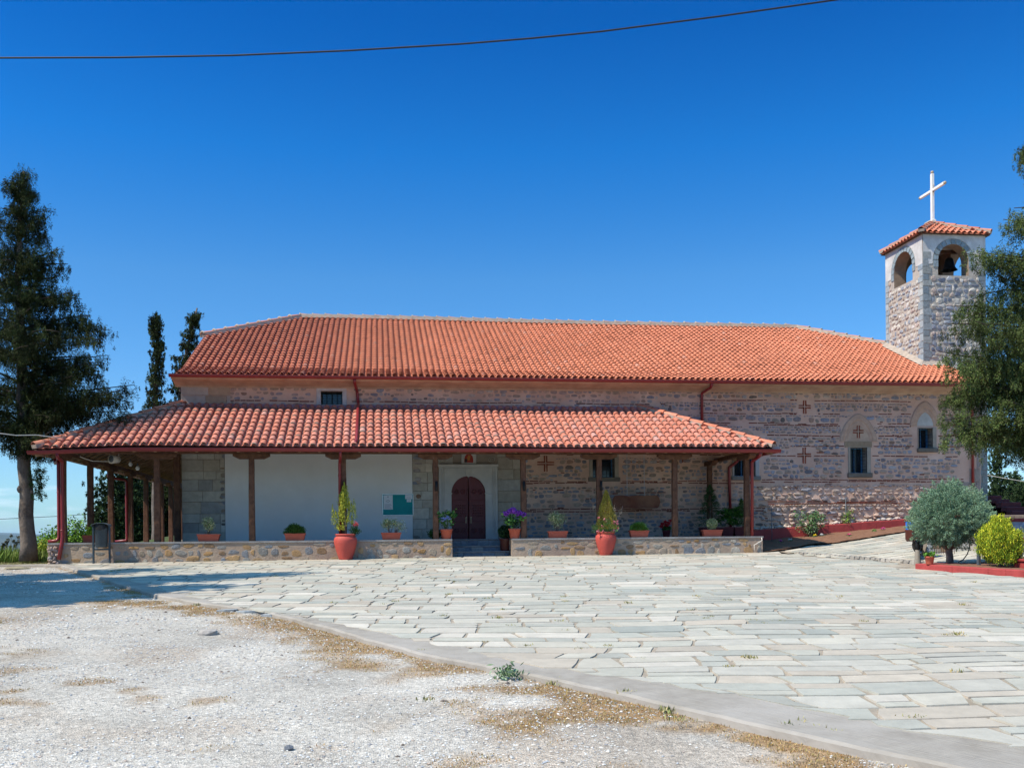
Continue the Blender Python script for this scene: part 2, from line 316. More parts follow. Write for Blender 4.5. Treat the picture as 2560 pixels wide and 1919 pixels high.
def grid_mesh(name, xs, ys, zf, mk, colf=None, keep=None):
    X, Y = np.meshgrid(xs, ys); Z = zf(X, Y); nx, ny = len(xs), len(ys)
    V = np.stack([X, Y, Z], -1).reshape(-1, 3); F = []
    idx = np.arange(nx*ny).reshape(ny, nx)
    A = np.stack([idx[:-1, :-1], idx[:-1, 1:], idx[1:, 1:], idx[1:, :-1]], -1).reshape(-1, 4)
    if keep is not None:
        cx = V[A].mean(1); A = A[keep(cx[:, 0], cx[:, 1])]
    me = bpy.data.meshes.new(name); me.from_pydata(V.tolist(), [], A.tolist()); me.materials.append(M[mk])
    me.polygons.foreach_set('use_smooth', [True]*len(A))
    if colf is not None:
        ca = me.attributes.new('Col', 'FLOAT_COLOR', 'POINT'); c = np.ones((len(V), 4), np.float32); c[:, :3] = colf(V[:, 0], V[:, 1]); ca.data.foreach_set('color', c.ravel())
    o = bpy.data.objects.new(name, me); COL.objects.link(o); o['kind'] = 'structure'; return o
# gravel yard + hilltop + slope down to the plain, one sheet to the horizon
def lin(*seg):
    r = []
    for a, b, n in seg: r += list(np.linspace(a, b, n, endpoint=False))
    return np.array(r+[seg[-1][1]])
gx = lin((-30000, -3000, 8), (-3000, -400, 8), (-400, -60, 12), (-60, -16, 22), (-16, -9, 28), (-9, 5.2, 236), (5.2, 20, 30), (20, 60, 16), (60, 400, 10), (400, 3000, 6), (3000, 30000, 7))
gy = lin((-3000, -60, 6), (-60, 2, 12), (2, 5, 12), (5, 14, 150), (14, 30, 130), (30, 60, 40), (60, 400, 14), (400, 3000, 8), (3000, 30000, 9))
def zground(x, y):
    z = gz(x, y)-.055-drop(x, y); n = fbm(x, y, .8, 1)
    z = z+(n-.5)*.05*(np.abs(x) < 60)
    z = np.where(drop(x, y) > 63.5, -62., z)
    return np.where((x > xinn(y)-.05) & (y < 48) & (x < 60) & (y > 0), z-.12, z)
def cground(x, y):
    n = fbm(x, y, 1.4, 8, 5)[:, None]; m = moss(x, y)[:, None]
    base = np.array([.57, .52, .45]); c = base*(.84+.32*n)
    tan = np.array([.44, .34, .25]); k = clipc((fbm(x, y, .8, 21, 6)[:, None]-.50)*7, 0, 1); c = c*(1-.45*k)+tan*.45*k
    br = np.array([.34, .20, .085])*(.7+.6*fbm(x, y, 6, 4)[:, None]); c = c*(1-m*.85)+br*m*.85
    d = drop(x, y)[:, None]; gr = np.array([.10, .13, .05]); g = clipc((d-.05)*4, 0, 1)
    g = np.maximum(g, clipc((y[:, None]-26.9)*2, 0, 1)*(x[:, None] < -8)); dry = np.array([.30, .26, .15])
    g2 = clipc((y[:, None]-26.1)*2, 0, 1)*(x[:, None] < -7.8)*(1-g)
    c = c*(1-g2)+dry*g2; c = c*(1-g)+gr*g
    far = clipc((np.abs(x)[:, None]+np.abs(y)[:, None]-300)/300, 0, 1); fc = np.array([.11, .13, .09]); return c*(1-far)+fc*far
ground = grid_mesh('ground', gx, gy, zground, 'gravel', cground)

# mortar bed under the slabs, upper path, flower bed
DA, DB = np.array([10.45, 25.95]), np.array([11.95, 20.9])      # drainage channel line
def sdrain(x, y): return (x-DA[0])*.957+(y-DA[1])*.285
def in_court(x, y): return (x > xinn(y)+.02) & (y < 26.0) & ((sdrain(x, y) < -.10) | ((y < 21.0) & (x < 22)) ) & (y > -1)
def in_kerbgarden(x, y): return (x > np.interp(y, [10, 13, 16.9, 18.2, 19.6, 20.9], [13.2, 12.8, 12.05, 11.6, 11.2, 11.5])) & (y < 27) & (y > 8) & (sdrain(x, y) > -1.4)
bedx = [10.2, 10.95, 11.9, 12.6, 15.2, 18, 22]; bedy = [25.9, 25.9, 26.4, 26.2, 27.15, 27.6, 27.9]
def in_bed(x, y): return (x > 10.2) & (y > np.interp(x, bedx, bedy)) & (y < 28.5) & (x < 18.6)
def in_path(x, y): return (sdrain(x, y) > .28) & (y > 20.5) & (x < 24) & (y < 28.4) & ~in_bed(x, y)
kx = lambda a, b: np.linspace(a, b, int((b-a)/.15)+1)
grid_mesh('pavement_bed', kx(-8.2, 24), kx(-1, 28.6), lambda x, y: gz(x, y)-.004, 'pavejoint', keep=lambda x, y: (x > xinn(y)+.1) & (y < 28.6) & ~((y > 26.2) & (x < 10.2)) & ~((np.abs(sdrain(x, y)-.08) < .12) & (y > 21)))
# concrete edge strip with a real step down to the gravel
mb = MB(); ys = np.concatenate([np.linspace(25.9, 12, 70), np.linspace(11.9, 5, 110), np.linspace(4.9, -2, 30)])
pv = []
for y in ys:
    wob = .05*(fbm(np.array([y]), np.array([.3]), 1.3, 31)[0]-.5)*2+.05*(fbm(np.array([y]), np.array([.7]), 6., 33)[0]-.5); brk = .16*(math.exp(-((y-14.6)/.55)**2)); xo = float(xout(y))+wob+brk; xi = float(xinn(y))+.10
    yo = y; pv.append([(xo-.015, yo-.01, float(gz(xo, y))-.14), (xo, yo, float(gz(xo, y))-.012), (xo+.03, y, float(gz(xo, y))+.006), (xi, y+.02, float(gz(xi, y))+.002)])
n = len(pv); mb.add([q for r in pv for q in r], [(i*4+k, i*4+4+k, i*4+5+k, i*4+1+k) for i in range(n-1) for k in range(3)], 0, smooth=False)
mb.build('kerb_strip', 'kerb')['kind'] = 'structure'

# slabs
SL = np.array([[.58, .60, .55], [.50, .53, .50], [.66, .66, .60], [.62, .58, .51], [.74, .73, .68], [.53, .565, .53], [.59, .555, .49], [.42, .47, .455], [.60, .61, .57]])
def slabs(mb, inside, ang, cen, x0, x1, y0, y1, dmin=.26, dmax=.60, wmin=.28, wmax=.90, ht=.006, clipit=False):
    ca, sa = cos(ang), sin(ang); v = y0
    while v < y1:
        dv = rnd(dmin, dmax); u = x0+rnd(0, .5); gap = .014
        while u < x1:
            du = rnd(wmin, wmax); pieces = [(u, v, du, dv)]; slants = (slants[1], rnd(-.11, .11)) if u > x0+.6 else (0, rnd(-.1, .1))
            if dv > .42 and rnd(0, 1) < .42: f_ = rnd(.35, .65); pieces = [(u, v, du, dv*f_), (u, v+dv*f_, du, dv*(1-f_))]
            if dv > .5 and rnd(0, 1) < .12: f_ = rnd(.35, .65); pieces = [(u, v, du*f_, dv*.5), (u+du*f_, v, du*(1-f_), dv*.5), (u, v+dv*.5, du, dv*.5)]
            for a, b, c, d in pieces:
                cu, cv = a+c/2, b+d/2; X = cen[0]+cu*ca-cv*sa; Y = cen[1]+cu*sa+cv*ca
                if inside(np.array([X+(.30 if clipit and abs(float(xinn(Y))-X) < .3 else 0)]), np.array([Y]))[0]:
                    g = gap*rnd(.6, 1.5); k = [(-c/2+g, -d/2+g), (0, -d/2+g*rnd(.6, 1.6)), (c/2-g, -d/2+g), (c/2-g*rnd(.5, 1.8), 0), (c/2-g, d/2-g), (0, d/2-g*rnd(.6, 1.6)), (-c/2+g, d/2-g), (-c/2+g*rnd(.5, 1.8), 0)]
                    j = .024; P = []; sk = 0
                    for i, (pu, pv_) in enumerate(k):
                        if i % 2 == 0: pu *= rnd(.93, 1.0); pv_ *= rnd(.91, 1.0)
                        pu += rnd(-j, j)*.5+sk*(pv_/d); pu += (slants[0] if pu < 0 else slants[1])*(pv_/d) if len(pieces) == 1 else 0; U_, V_ = cu+pu, cv+pv_; U_, V_ = U_+.05*sin(1.3*V_+.5*U_), V_+.075*sin(.8*U_+.37*V_)+.04*sin(2.1*U_-.9*V_); P.append((cen[0]+U_*ca-V_*sa, cen[1]+U_*sa+V_*ca))
                    if clipit:
                        P = [(max(x_, float(xinn(y_))-.04+.07*sin(x_*7+y_*5)+.04*sin(x_*19-y_*11)), y_) for x_, y_ in P]
                        if max(p_[0] for p_ in P)-min(p_[0] for p_ in P) < .08: continue
                    h = ht+rnd(0, .007); tx, ty = rnd(-.006, .006), rnd(-.006, .006)
                    top = [(x, y, float(gz(x, y))+h+tx*(x-X)+ty*(y-Y)) for x, y in P]; low = [(x+(x-X)*.02, y+(y-Y)*.02, float(gz(x, y))-.02) for x, y in P]
                    c0 = SL[random.choices(range(9), [4, 2, 3, 2, 2.2, 3, 2, 1.3, 4])[0]]*rnd(.90, 1.08)
                    col = tuple(np.clip((c0*.75+.06)*np.array((.86, .785, .695))*1.03, 0, 1)); mb.add(top+low, [tuple(range(8))]+[(i, i+8, (i+1) % 8+8, (i+1) % 8) for i in range(8)], 0, col)
            u += du
        v += dv
mb = MB(); slabs(mb, lambda x, y: in_court(x, y) & ~in_kerbgarden(x, y) & (x < 16), -YAW, (0, 0), -12, 24, 3.2, 29, clipit=True)
court = mb.build('pavement', 'paving'); court['kind'] = 'structure'
mb = MB(); slabs(mb, lambda x, y: in_path(x, y), radians(14), (10, 20), -4, 16, -3, 12, .26, .40, .4, .6)
mb.build('path', 'paving')['kind'] = 'structure'
# small stones closing the wavy front edge of the slabs
# drainage channel with a row of cobbles
mb = MB(); dv = DB-DA; L_ = np.linalg.norm(dv); dv /= L_; nv = np.array([.957, .285])
def dp(t, s, z): p = DA+dv*t+nv*s; return (p[0], p[1], float(gz(*p))+z)
for a, b, za, zb, m in ((-.10, .02, -.11, -.11, 1), (.02, .16, -.03, -.03, 0)):
    for t in np.arange(0, L_-.01, L_/12): mb.add([dp(t, a, za), dp(t+L_/12, a, za), dp(t+L_/12, b, zb), dp(t, b, zb)], [(0, 1, 2, 3)], m)
for a, z0, z1 in ((-.10, -.11, 0), (.02, -.11, -.03)):
    mb.add([dp(0, a, z0), dp(L_, a, z0), dp(L_, a, z1), dp(0, a, z1)], [(0, 1, 2, 3)], 0)
t = .9
while t < L_-.1:
    l = rnd(.14, .19); c = dp(t+l/2, .22, .0)
    P = [dp(t+.012, .17, -.03), dp(t+l-.012, .17, -.03), dp(t+l-.012, .29, -.03), dp(t+.012, .29, -.03)]; Q = [dp(t+.025, .18, .035), dp(t+l-.025, .18, .035), dp(t+l-.025, .28, .035), dp(t+.025, .28, .035)]
    mb.add(P+Q, [(4, 5, 6, 7), (0, 1, 5, 4), (1, 2, 6, 5), (2, 3, 7, 6), (3, 0, 4, 7)], 2, tuple(np.array([.40, .36, .31])*rnd(.8, 1.15))); t += l
dr = mb.build('drainage_channel', ['kerb', 'greystep', 'ashlar']); dr['kind'] = 'structure'
# flower bed soil
def zbed(x, y): return gz(x, y)+.02+.05*fbm(x, y, 2.5, 9)+.03*np.clip((y-np.interp(x, bedx, bedy))*2, 0, 1)
grid_mesh('soil', np.arange(10.2, 18.7, .08), np.arange(25.8, 28.5, .08), zbed, 'earth', keep=in_bed)

# pebbles on the gravel: nobody could count them
def pebbles(name, n, xr, yr, s0, s1, ymode=1., seed=1):
    rs = np.random.RandomState(seed); x = rs.uniform(*xr, n); y = yr[0]+(yr[1]-yr[0])*rs.uniform(0, 1, n)**ymode
    d = fbm(x, y, .9, 14, 4); k = (x < xout(y)-.05) & (rs.rand(n) < clipc((d-.40)*7, .08, 1)) & (x > -.52*y-1) & (y < 26.6); x, y, d = x[k], y[k], d[k]; n = len(x)
    s = s0*(s1/s0)**(rs.rand(n)**2.6); O = np.array([[1, 0, 0], [0, 1, 0], [-1, 0, 0], [0, -1, 0], [0, 0, 1], [0, 0, -.6]], float)
    V = O[None]*rs.uniform(.6, 1.2, (n, 6, 1))*s[:, None, None]; V[:, :, 2] *= .62; a = rs.uniform(0, 6.28, n); c, s_ = np.cos(a), np.sin(a)
    X = V[:, :, 0]*c[:, None]*1.3-V[:, :, 1]*s_[:, None]; Y = V[:, :, 0]*s_[:, None]*1.3+V[:, :, 1]*c[:, None]
    V[:, :, 0] = X+x[:, None]; V[:, :, 1] = Y+y[:, None]; V[:, :, 2] += (zground(x, y)+s*.18)[:, None]
    F = np.array([[0, 1, 4], [1, 2, 4], [2, 3, 4], [3, 0, 4], [1, 0, 5], [2, 1, 5], [3, 2, 5], [0, 3, 5]])
    A = (F[None]+np.arange(n)[:, None, None]*6).reshape(-1, 3)
    me = bpy.data.meshes.new(name); me.from_pydata(V.reshape(-1, 3).tolist(), [], A.tolist()); me.materials.append(M['pebble'])
    cs = np.array([[.56, .54, .50], [.66, .645, .61], [.48, .455, .42], [.38, .39, .41], [.44, .35, .29], [.54, .49, .42], [.28, .27, .27]])
    c = cs[rs.choice(7, n, p=[.22, .13, .18, .13, .12, .14, .08])]*rs.uniform(.8, 1.15, (n, 1)); c = np.repeat(np.clip(c, 0, .8), 6, 0)
    ca = me.attributes.new('Col', 'FLOAT_COLOR', 'POINT'); q = np.ones((len(c), 4), np.float32); q[:, :3] = c; ca.data.foreach_set('color', q.ravel())
    o = bpy.data.objects.new(name, me); COL.objects.link(o); return o
tag(pebbles('pebbles', 90000, (-7.5, 4.2), (4.8, 15), .0045, .016, 1.3), 'loose white, grey and brown pebbles strewn over the gravel yard', 'pebbles', kind='stuff')
tag(pebbles('cones', 260, (-9, 4), (5.5, 26), .014, .028, 1, 5), 'small dark fallen cones and stones lying on the gravel', 'fallen cones', kind='stuff').data.materials[0] = M['bark']
tag(pebbles('pebbles', 16000, (-13, 1), (13, 27), .010, .030, 1., 3), 'fine pale pebbles on the farther gravel by the shaded tree', 'pebbles', kind='stuff')
def rockmesh(name, c, s, col, seed):
    rs = np.random.RandomState(seed); mb = MB(); n = 9; vs = []
    for i, (zz, rr) in enumerate(((-.3, .9), (.15, 1.), (.45, .8), (.62, .4))):
        for k in range(n):
            a = 2*pi*k/n; q = rr*rs.uniform(.82, 1.15); vs.append((c[0]+cos(a)*q*s[0], c[1]+sin(a)*q*s[1], c[2]+zz*s[2]*rs.uniform(.85, 1.1)))
    mb.add(vs, [(i*n+k, i*n+(k+1) % n, (i+1)*n+(k+1) % n, (i+1)*n+k) for i in range(3) for k in range(n)]+[tuple(range(27, 36))], 0, col); return mb.build(name, 'stone')
for i, (px, py, s, c, l) in enumerate(((520, 1572, (.13, .09, .10), (.42, .38, .34), 'flat pale brown rock on the gravel beside the dry moss'), (722, 1852, (.035, .03, .04), (.16, .17, .19), 'small dark grey stone alone on the near gravel'),
        (40, 1416, (.30, .13, .09), (.33, .29, .2), 'flat broken rock slab lying at the foot of the big cypress'))):
    g = G(px, py); tag(rockmesh('rock', (g[0], g[1], float(zground(g[0], g[1]))+.01), s, c, i), l, 'rock')
mb = MB()
for px, py, w_ in ((570, 1519, .2), (622, 1522, .22), (690, 1530, .28), (755, 1533, .16)):
    g = G(px, py); n = 7; P = [(g[0]+cos(2*pi*k/n)*w_*rnd(.7, 1), g[1]+sin(2*pi*k/n)*w_*.6*rnd(.7, 1)) for k in range(n)]; z = float(gz(g[0], g[1]))
    mb.add([(x, y, z-.02+.02*(x-g[0])) for x, y in P]+[(x, y, z-.07) for x, y in P], [tuple(range(n))]+[(i, i+n, (i+1) % n+n, (i+1) % n) for i in range(n)], 0, (.36, .38, .38))
tag(mb.build('broken_slabs', 'stone'), 'broken loose slabs along the crumbling edge of the paving', 'broken slabs', kind='stuff')

# dry grass tufts on the moss and in the joints
def tufts(name, x, y, z, h, n_per, cols, lab, cat, parent=None, spread=.05, wk=.09):
    n = len(x); X = np.repeat(x, n_per)+RS.normal(0, spread, n*n_per); Y = np.repeat(y, n_per)+RS.normal(0, spread, n*n_per); H = np.repeat(h, n_per)*RS.uniform(.4, 1.2, n*n_per)
    Z = np.repeat(z, n_per); D = np.stack([RS.normal(0, .5, n*n_per), RS.normal(0, .5, n*n_per), np.ones(n*n_per)], 1); D /= np.linalg.norm(D, axis=1, keepdims=True)
    P = np.stack([X, Y, Z], 1)+D*(H*.45)[:, None]; C = jitcol(len(X), cols, var=.3)
    R_ = RS.normal(size=(len(X), 3)); A = np.cross(D, R_); A /= np.linalg.norm(A, axis=1, keepdims=True); Wd = (H*wk+.0015)[:, None]; L = H[:, None]
    V = np.stack([P-D*L*.5, P+A*Wd, P+D*L*.5, P-A*Wd], 1).reshape(-1, 3)
    o = quadmesh(name, V, np.repeat(C, 4, 0), 'leaf'); tag(o, lab, cat, kind='stuff'); return o
x = RS.uniform(-8, 4.2, 60000); y = 5+RS.uniform(0, 1, 60000)**1.2*14; k = (RS.rand(60000) < moss(x, y)*.9-.12) & (x < xout(y)+.03); x, y = x[k], y[k]
tufts('dry_grass', x, y, zground(x, y), np.full(len(x), .022), 7, [(.42, .27, .10), (.33, .18, .07), (.28, .24, .09), (.46, .34, .15)], 'orange brown dried moss and grass along the kerb edge', 'dry grass')
gxs, gys = [], []
for k in range(64):
    yy = RS.uniform(8, 25.7); xx = RS.uniform(float(xinn(yy))+.1, min(10.5, .5*yy+2.5)); gxs.append(xx); gys.append(yy)
for (px, py) in ((1010, 1497), (1214, 1497), (1212, 1605), (1320, 1615), (1258, 1525), (1278, 1565), (1690, 1800), (2278, 1793), (960, 1465), (980, 1480), (1068, 1750), (1880, 1550), (1950, 1552), (1910, 1557), (1890, 1450), (2100, 1492)):
    g = G(px, py); gxs.append(g[0]); gys.append(g[1])
gxs, gys = np.array(gxs), np.array(gys)
tufts('joint_weeds', gxs, gys, gz(gxs, gys), RS.uniform(.02, .05, len(gxs)), 26, [(.22, .24, .08), (.32, .30, .12), (.40, .30, .12)], 'small weeds growing in the joints of the paving', 'weeds', spread=.035)
gx_, gy_ = [], []
for (px, py, n) in ((1040, 1625, 3), (1400, 1697, 3), (1555, 1728, 3), (1675, 1762, 3), (1990, 1806, 4), (2060, 1818, 3), (2085, 1822, 2), (500, 1505, 3), (630, 1508, 3)):
    g = G(px, py); 
    for q in range(n): gx_.append(g[0]+rnd(-.06, .06)); gy_.append(g[1]+rnd(-.04, .04))
gx_, gy_ = np.array(gx_), np.array(gy_)
tufts('edge_grass', gx_, gy_, gz(gx_, gy_)-.05, RS.uniform(.03, .085, len(gx_)), 34, [(.24, .27, .10), (.36, .34, .15), (.42, .35, .18)], 'green and straw coloured grass tufts along the concrete kerb', 'grass', spread=.03)
g = G(1268, 1685); th = []
V_, C_ = leaves(np.array([g[0], g[1], g[2]+.02])+RS.normal(0, 1, (130, 3))*[.07, .07, .035], rdir(130)*[1, 1, .6]+[0, 0, .5], .065, .024, jitcol(130, [(.16, .24, .12), (.24, .32, .2)], var=.2))
tag(quadmesh('thistle', V_, C_, 'leaf'), 'grey green thistle rosette at the edge of the concrete kerb', 'plant')
# hills
def ridge(name, x0, x1, y0, pts, depth, zb=-62):
    xs = np.linspace(x0, x1, 160); hs_ = np.interp(xs, [p[0] for p in pts], [p[1] for p in pts]); hs_ = hs_+(fbm(xs, xs*0, 1/700., 12, 5)-.5)*.22*np.maximum(hs_-zb, 0)
    mb = MB(); vs = []
    prof = ((0, 0), (.25, .45), (.45, .85), (.5, 1.), (.6, .8), (1, 0))
    for f, k in prof: 
        for x, h in zip(xs, hs_): vs.append((x, y0+f*depth, zb-2+(h-zb)*k))
    mb.add(vs, [(i*160+j, i*160+j+1, (i+1)*160+j+1, (i+1)*160+j) for i in range(5) for j in range(159)], 0, smooth=True)
    mb.build(name, 'mount')['kind'] = 'structure'
ridge('hills', -11000, 3000, 11000, [(-11000, 240), (-5800, 165), (-4600, 118), (-4000, 60), (-3000, 40), (-2600, 20), (-1500, -40), (3000, -40)], 3500)
ridge('mountains', -16000, 14000, 17000, [(-16000, 200), (-8900, 90), (-7950, 230), (-7700, 250), (-7400, 210), (-6600, 190), (-5500, 140), (-2000, 60), (3000, 40), (9000, 150), (14000, 220)], 5000)

# ================================================================== THE CHURCH
YW = 28.6; XL, XR = -5.44, 18.42; YB = 42.4
church = empty('church', 'long stone church with red tiled hipped roof and brick courses behind the porch', 'church', (6.5, YW, 1.2))
def wall_holes(mb, x0, x1, z0, z1, holes, y, depth, m=0, mr=0):
    xs = sorted({x0, x1, *[h[0] for h in holes], *[h[1] for h in holes]}); zs = sorted({z0, z1, *[h[2] for h in holes], *[h[3] for h in holes]})
    for a, b in zip(xs, xs[1:]):
        for c, d in zip(zs, zs[1:]):
            if any(a >= h[0]-1e-6 and b <= h[1]+1e-6 and c >= h[2]-1e-6 and d <= h[3]+1e-6 for h in holes): continue
            mb.add([(a, y, c), (b, y, c), (b, y, d), (a, y, d)], [(0, 1, 2, 3)], m)
    for h in holes:
        a, b, c, d = h; q = y+depth
        mb.add([(a, y, c), (b, y, c), (b, y, d), (a, y, d), (a, q, c), (b, q, c), (b, q, d), (a, q, d)], [(0, 4, 5, 1), (1, 5, 6, 2), (2, 6, 7, 3), (3, 7, 4, 0)], mr)
def stone_at(mb, T, u, v, w, h, dep, col, m=1, sq=3., n=10, rough=.08):
    """a bedded stone: T maps (u, v, out) to space"""
    o = []; i = []
    ph = rnd(0, 6.28); k1, k2 = rnd(-rough, rough), rnd(-rough, rough)
    for k in range(n):
        a = 2*pi*k/n; c, s = cos(a), sin(a); r = (abs(c)**sq+abs(s)**sq)**(-1/sq)*(1+k1*cos(2*a+ph)+k2*cos(3*a-ph)+rnd(-rough, rough)*.6)
        du, dv = c*r*w/2, s*r*h/2; o.append(T(u+du, v+dv, .0)); i.append(T(u+du*.86, v+dv*.84, dep*rnd(.75, 1.1)))
    mb.add(o+i+[T(u+rnd(-.1, .1)*w, v+rnd(-.1, .1)*h, dep*1.25)], [(k, (k+1) % n, (k+1) % n+n, k+n) for k in range(n)]+[(k+n, (k+1) % n+n, 2*n) for k in range(n)], m, col, False)
STC = [((.20, .235, .30), 4), ((.27, .30, .355), 3), ((.145, .165, .20), 1.6), ((.36, .355, .36), 2.2), ((.38, .30, .23), 2.6), ((.12, .11, .10), 1.0), ((.24, .14, .09), .9), ((.28, .24, .19), 2.2), ((.46, .41, .36), 1.8)]
def stcol(mixin=(.42, .29, .23), k=.0):
    mixin = tuple(np.array(mixin)*1.25)
    c = np.array(random.choices([s[0] for s in STC], [s[1] for s in STC])[0])*rnd(.82, 1.18); k = min(.85, k*1.45*rnd(.3, 1.7)); return tuple(c*(1-k)+np.array(mixin)*k)
def bricks(mb, T, u0, u1, v, h=.032, dep=.008, m=2, skip=.06, amp=.012):
    u = u0+rnd(0, .1); ph = rnd(0, 6)
    while u < u1-.06:
        l = min(rnd(.11, .33), u1-u); vv = v+amp*sin(u*1.3+ph)+rnd(-.004, .004)
        if rnd(0, 1) > skip:
            c = tuple(np.array(random.choice([(.23, .075, .05), (.28, .10, .07), (.18, .055, .04), (.28, .13, .09)]))*rnd(.8, 1.15)); hh = h*rnd(.75, 1.15); a = u+.008; b = u+l-.012; t = rnd(-.004, .004)
            P = [T(a, vv-hh/2+rnd(-.003, .003), 0), T(b, vv-hh/2+t, 0), T(b, vv+hh/2+t, 0), T(a, vv+hh/2, 0)]; Q = [T(a+.004, vv-hh/2+.004, dep), T(b-.004, vv-hh/2+.004+t, dep), T(b-.004, vv+hh/2-.004+t, dep), T(a+.004, vv+hh/2-.004, dep)]
            mb.add(P+Q, [(4, 5, 6, 7), (0, 1, 5, 4), (1, 2, 6, 5), (2, 3, 7, 6), (3, 0, 4, 7)], m, c)
        u += l
def cross_bricks(mb, T, u, v, w, h):
    c = (.30, .085, .05)
    for s in (-1, 1):
        for a0, a1, b0, b1 in ((u-w/2, u-.02, v+s*.035-.018, v+s*.035+.018), (u+.02, u+w/2, v+s*.035-.018, v+s*.035+.018), (u+s*.035-.018, u+s*.035+.018, v-h*.52, v-.015), (u+s*.035-.018, u+s*.035+.018, v+.015, v+h*.48)):
            j = lambda: rnd(-.006, .006)
            P = [(a0+j(), b0+j()), (a1+j(), b0+j()), (a1+j(), b1+j()), (a0+j(), b1+j())]
            mb.add([T(*p, 0) for p in P]+[T(*p, .012) for p in P], [(4, 5, 6, 7), (0, 1, 5, 4), (1, 2, 6, 5), (2, 3, 7, 6), (3, 0, 4, 7)], 2, tuple(np.array(c)*rnd(.85, 1.1)))
holes = [(-1.62, -1.02, 5.46, 5.86), (6.19, 6.85, 3.41, 3.99), (10.5, 11.16, 3.44, 3.98), (14.16, 14.70, 3.53, 4.31), (16.38, 16.84, 4.29, 4.91), (2.04, 3.02, 1.6, 3.45)]
mb = MB(); wall_holes(mb, XL, XR, .6, 6.05, holes, YW, .38, 0, 3)
mb.add([(XL, YW, .6), (XL, YB, .6), (XL, YB, 8.1), (XL, 35.5, 9.2), (XL, YW, 6.1)][:0], [])
for x in (XL, XR):
    mb.add([(x, YW, .6), (x, YB, .6), (x, YB, 6.2), (x, 38.3, 8.05), (x, 32.7, 8.05), (x, YW, 6.2)], [(0, 1, 2, 3, 4, 5)], 0)
mb.add([(XL, YB, .6), (XR, YB, .6), (XR, YB, 6.2), (XL, YB, 6.2)], [(0, 1, 2, 3)], 0)
T = lambda u, v, o: (u, YW-.001-o, v)
avoid = [(h[0]-.14, h[1]+.16, h[2]-.18, h[3]+.14) for h in holes[:5]]
avoid += [(1.6, 3.45, 1, 4), (12.5, 12.96, 5.28, 5.78), (12.44, 12.96, 3.8, 4.34), (13.98, 14.85, 4.3, 5.12), (16.2, 17.05, 4.8, 5.62), (4.5, 5.1, 3.55, 4.08), (10.4, 11.3, 3.9, 4.8)]
arches = [(14.43, 4.45, .44, .78), (16.62, 4.90, .36, .70), (10.86, 4.10, .42, .72)]     # centre, spring, half width, rise
def blocked(u0, u1, v0, v1, extra=()):
    for a in list(avoid)+list(extra):
        if u0 < a[1] and u1 > a[0] and v0 < a[3] and v1 > a[2]: return True
    for cx, zs, hw, rise in arches:
        if u0 < cx+hw*1.35 and u1 > cx-hw*1.35 and v0 < zs+rise*1.28 and v1 > zs-.1:
            k = max(0, ((v0+v1)/2-zs))/(rise*1.3)
            if u0 < cx+hw*1.4*(1-k) and u1 > cx-hw*1.4*(1-k): return True
    return False
def rubble(mb, T, u0, u1, v0, v1, k=.25, dens=.96, dep=.018, hmin=.065, hmax=.17, rough=.13, blockfn=blocked, smin=.7, smax=2.3, sq=3.2, mix=(.42, .29, .23)):
    v = v0
    while v < v1-.04:
        h = min(rnd(hmin, hmax), v1-v); u = u0+rnd(0, .1)
        if v1-(v+h) < hmin*.6: h = v1-v
        while u < u1:
            w = h*rnd(smin, smax)*rnd(.8, 1.1); 
            if u+w > u1: break
            if rnd(0, 1) < dens:
                hh = h*rnd(.55, .9); vv = v+h/2+rnd(-.9, .9)*(h-hh)
                if not blockfn(u, u+w, vv-hh/2, vv+hh/2): stone_at(mb, T, u+w/2, vv, w*rnd(.80, .94), hh, dep*rnd(.5, 1.4), stcol(mix, k), rough=rough, sq=sq)
            u += w+rnd(0, .03)
        v += h+.006
# courses: (z of brick bands on the right-hand wall)
RZ = [(1.3, 2.58), (2.70, 3.22), (3.36, 3.98), (4.10, 4.60), (4.72, 4.93), (5.05, 5.27), (5.38, 5.64), (5.76, 5.98)]
xr1 = 17.75
for a, b in RZ:
    if b < 2.6: rubble(mb, T, 11.3, 18.3, 1.6, 2.58, .45, .95, .06, .06, .20, .26, smax=2.2, sq=2.2, mix=(.5, .36, .29)); rubble(mb, T, 4.05, 11.5, 1.66, 2.38, .22, .9)
    elif b < 3.3: rubble(mb, T, 11.3, 18.3, a, b, .4, .92, .035, .06, .17, .22, smax=2.4, sq=2.3); rubble(mb, T, 4.05, 11.5, 2.52, 3.14, .22, .9)
    elif b < 4: rubble(mb, T, 11.4, xr1, a, b, .2); rubble(mb, T, 4.05, 11.3, 3.32, 3.98, .2)
    elif b < 4.65: rubble(mb, T, 4.4, 17.9, a, b, .2)
    else: rubble(mb, T, 8.2, xr1+.3, a, b, .2)
rubble(mb, T, -4.35, 8.3, 5.60, 5.70, .35, .8, .01); rubble(mb, T, -4.35, 8.3, 5.72, 5.97, .35, .8, .01, .10, .13); rubble(mb, T, -4.2, 8.3, 5.42, 5.54, .4, .75, .01)
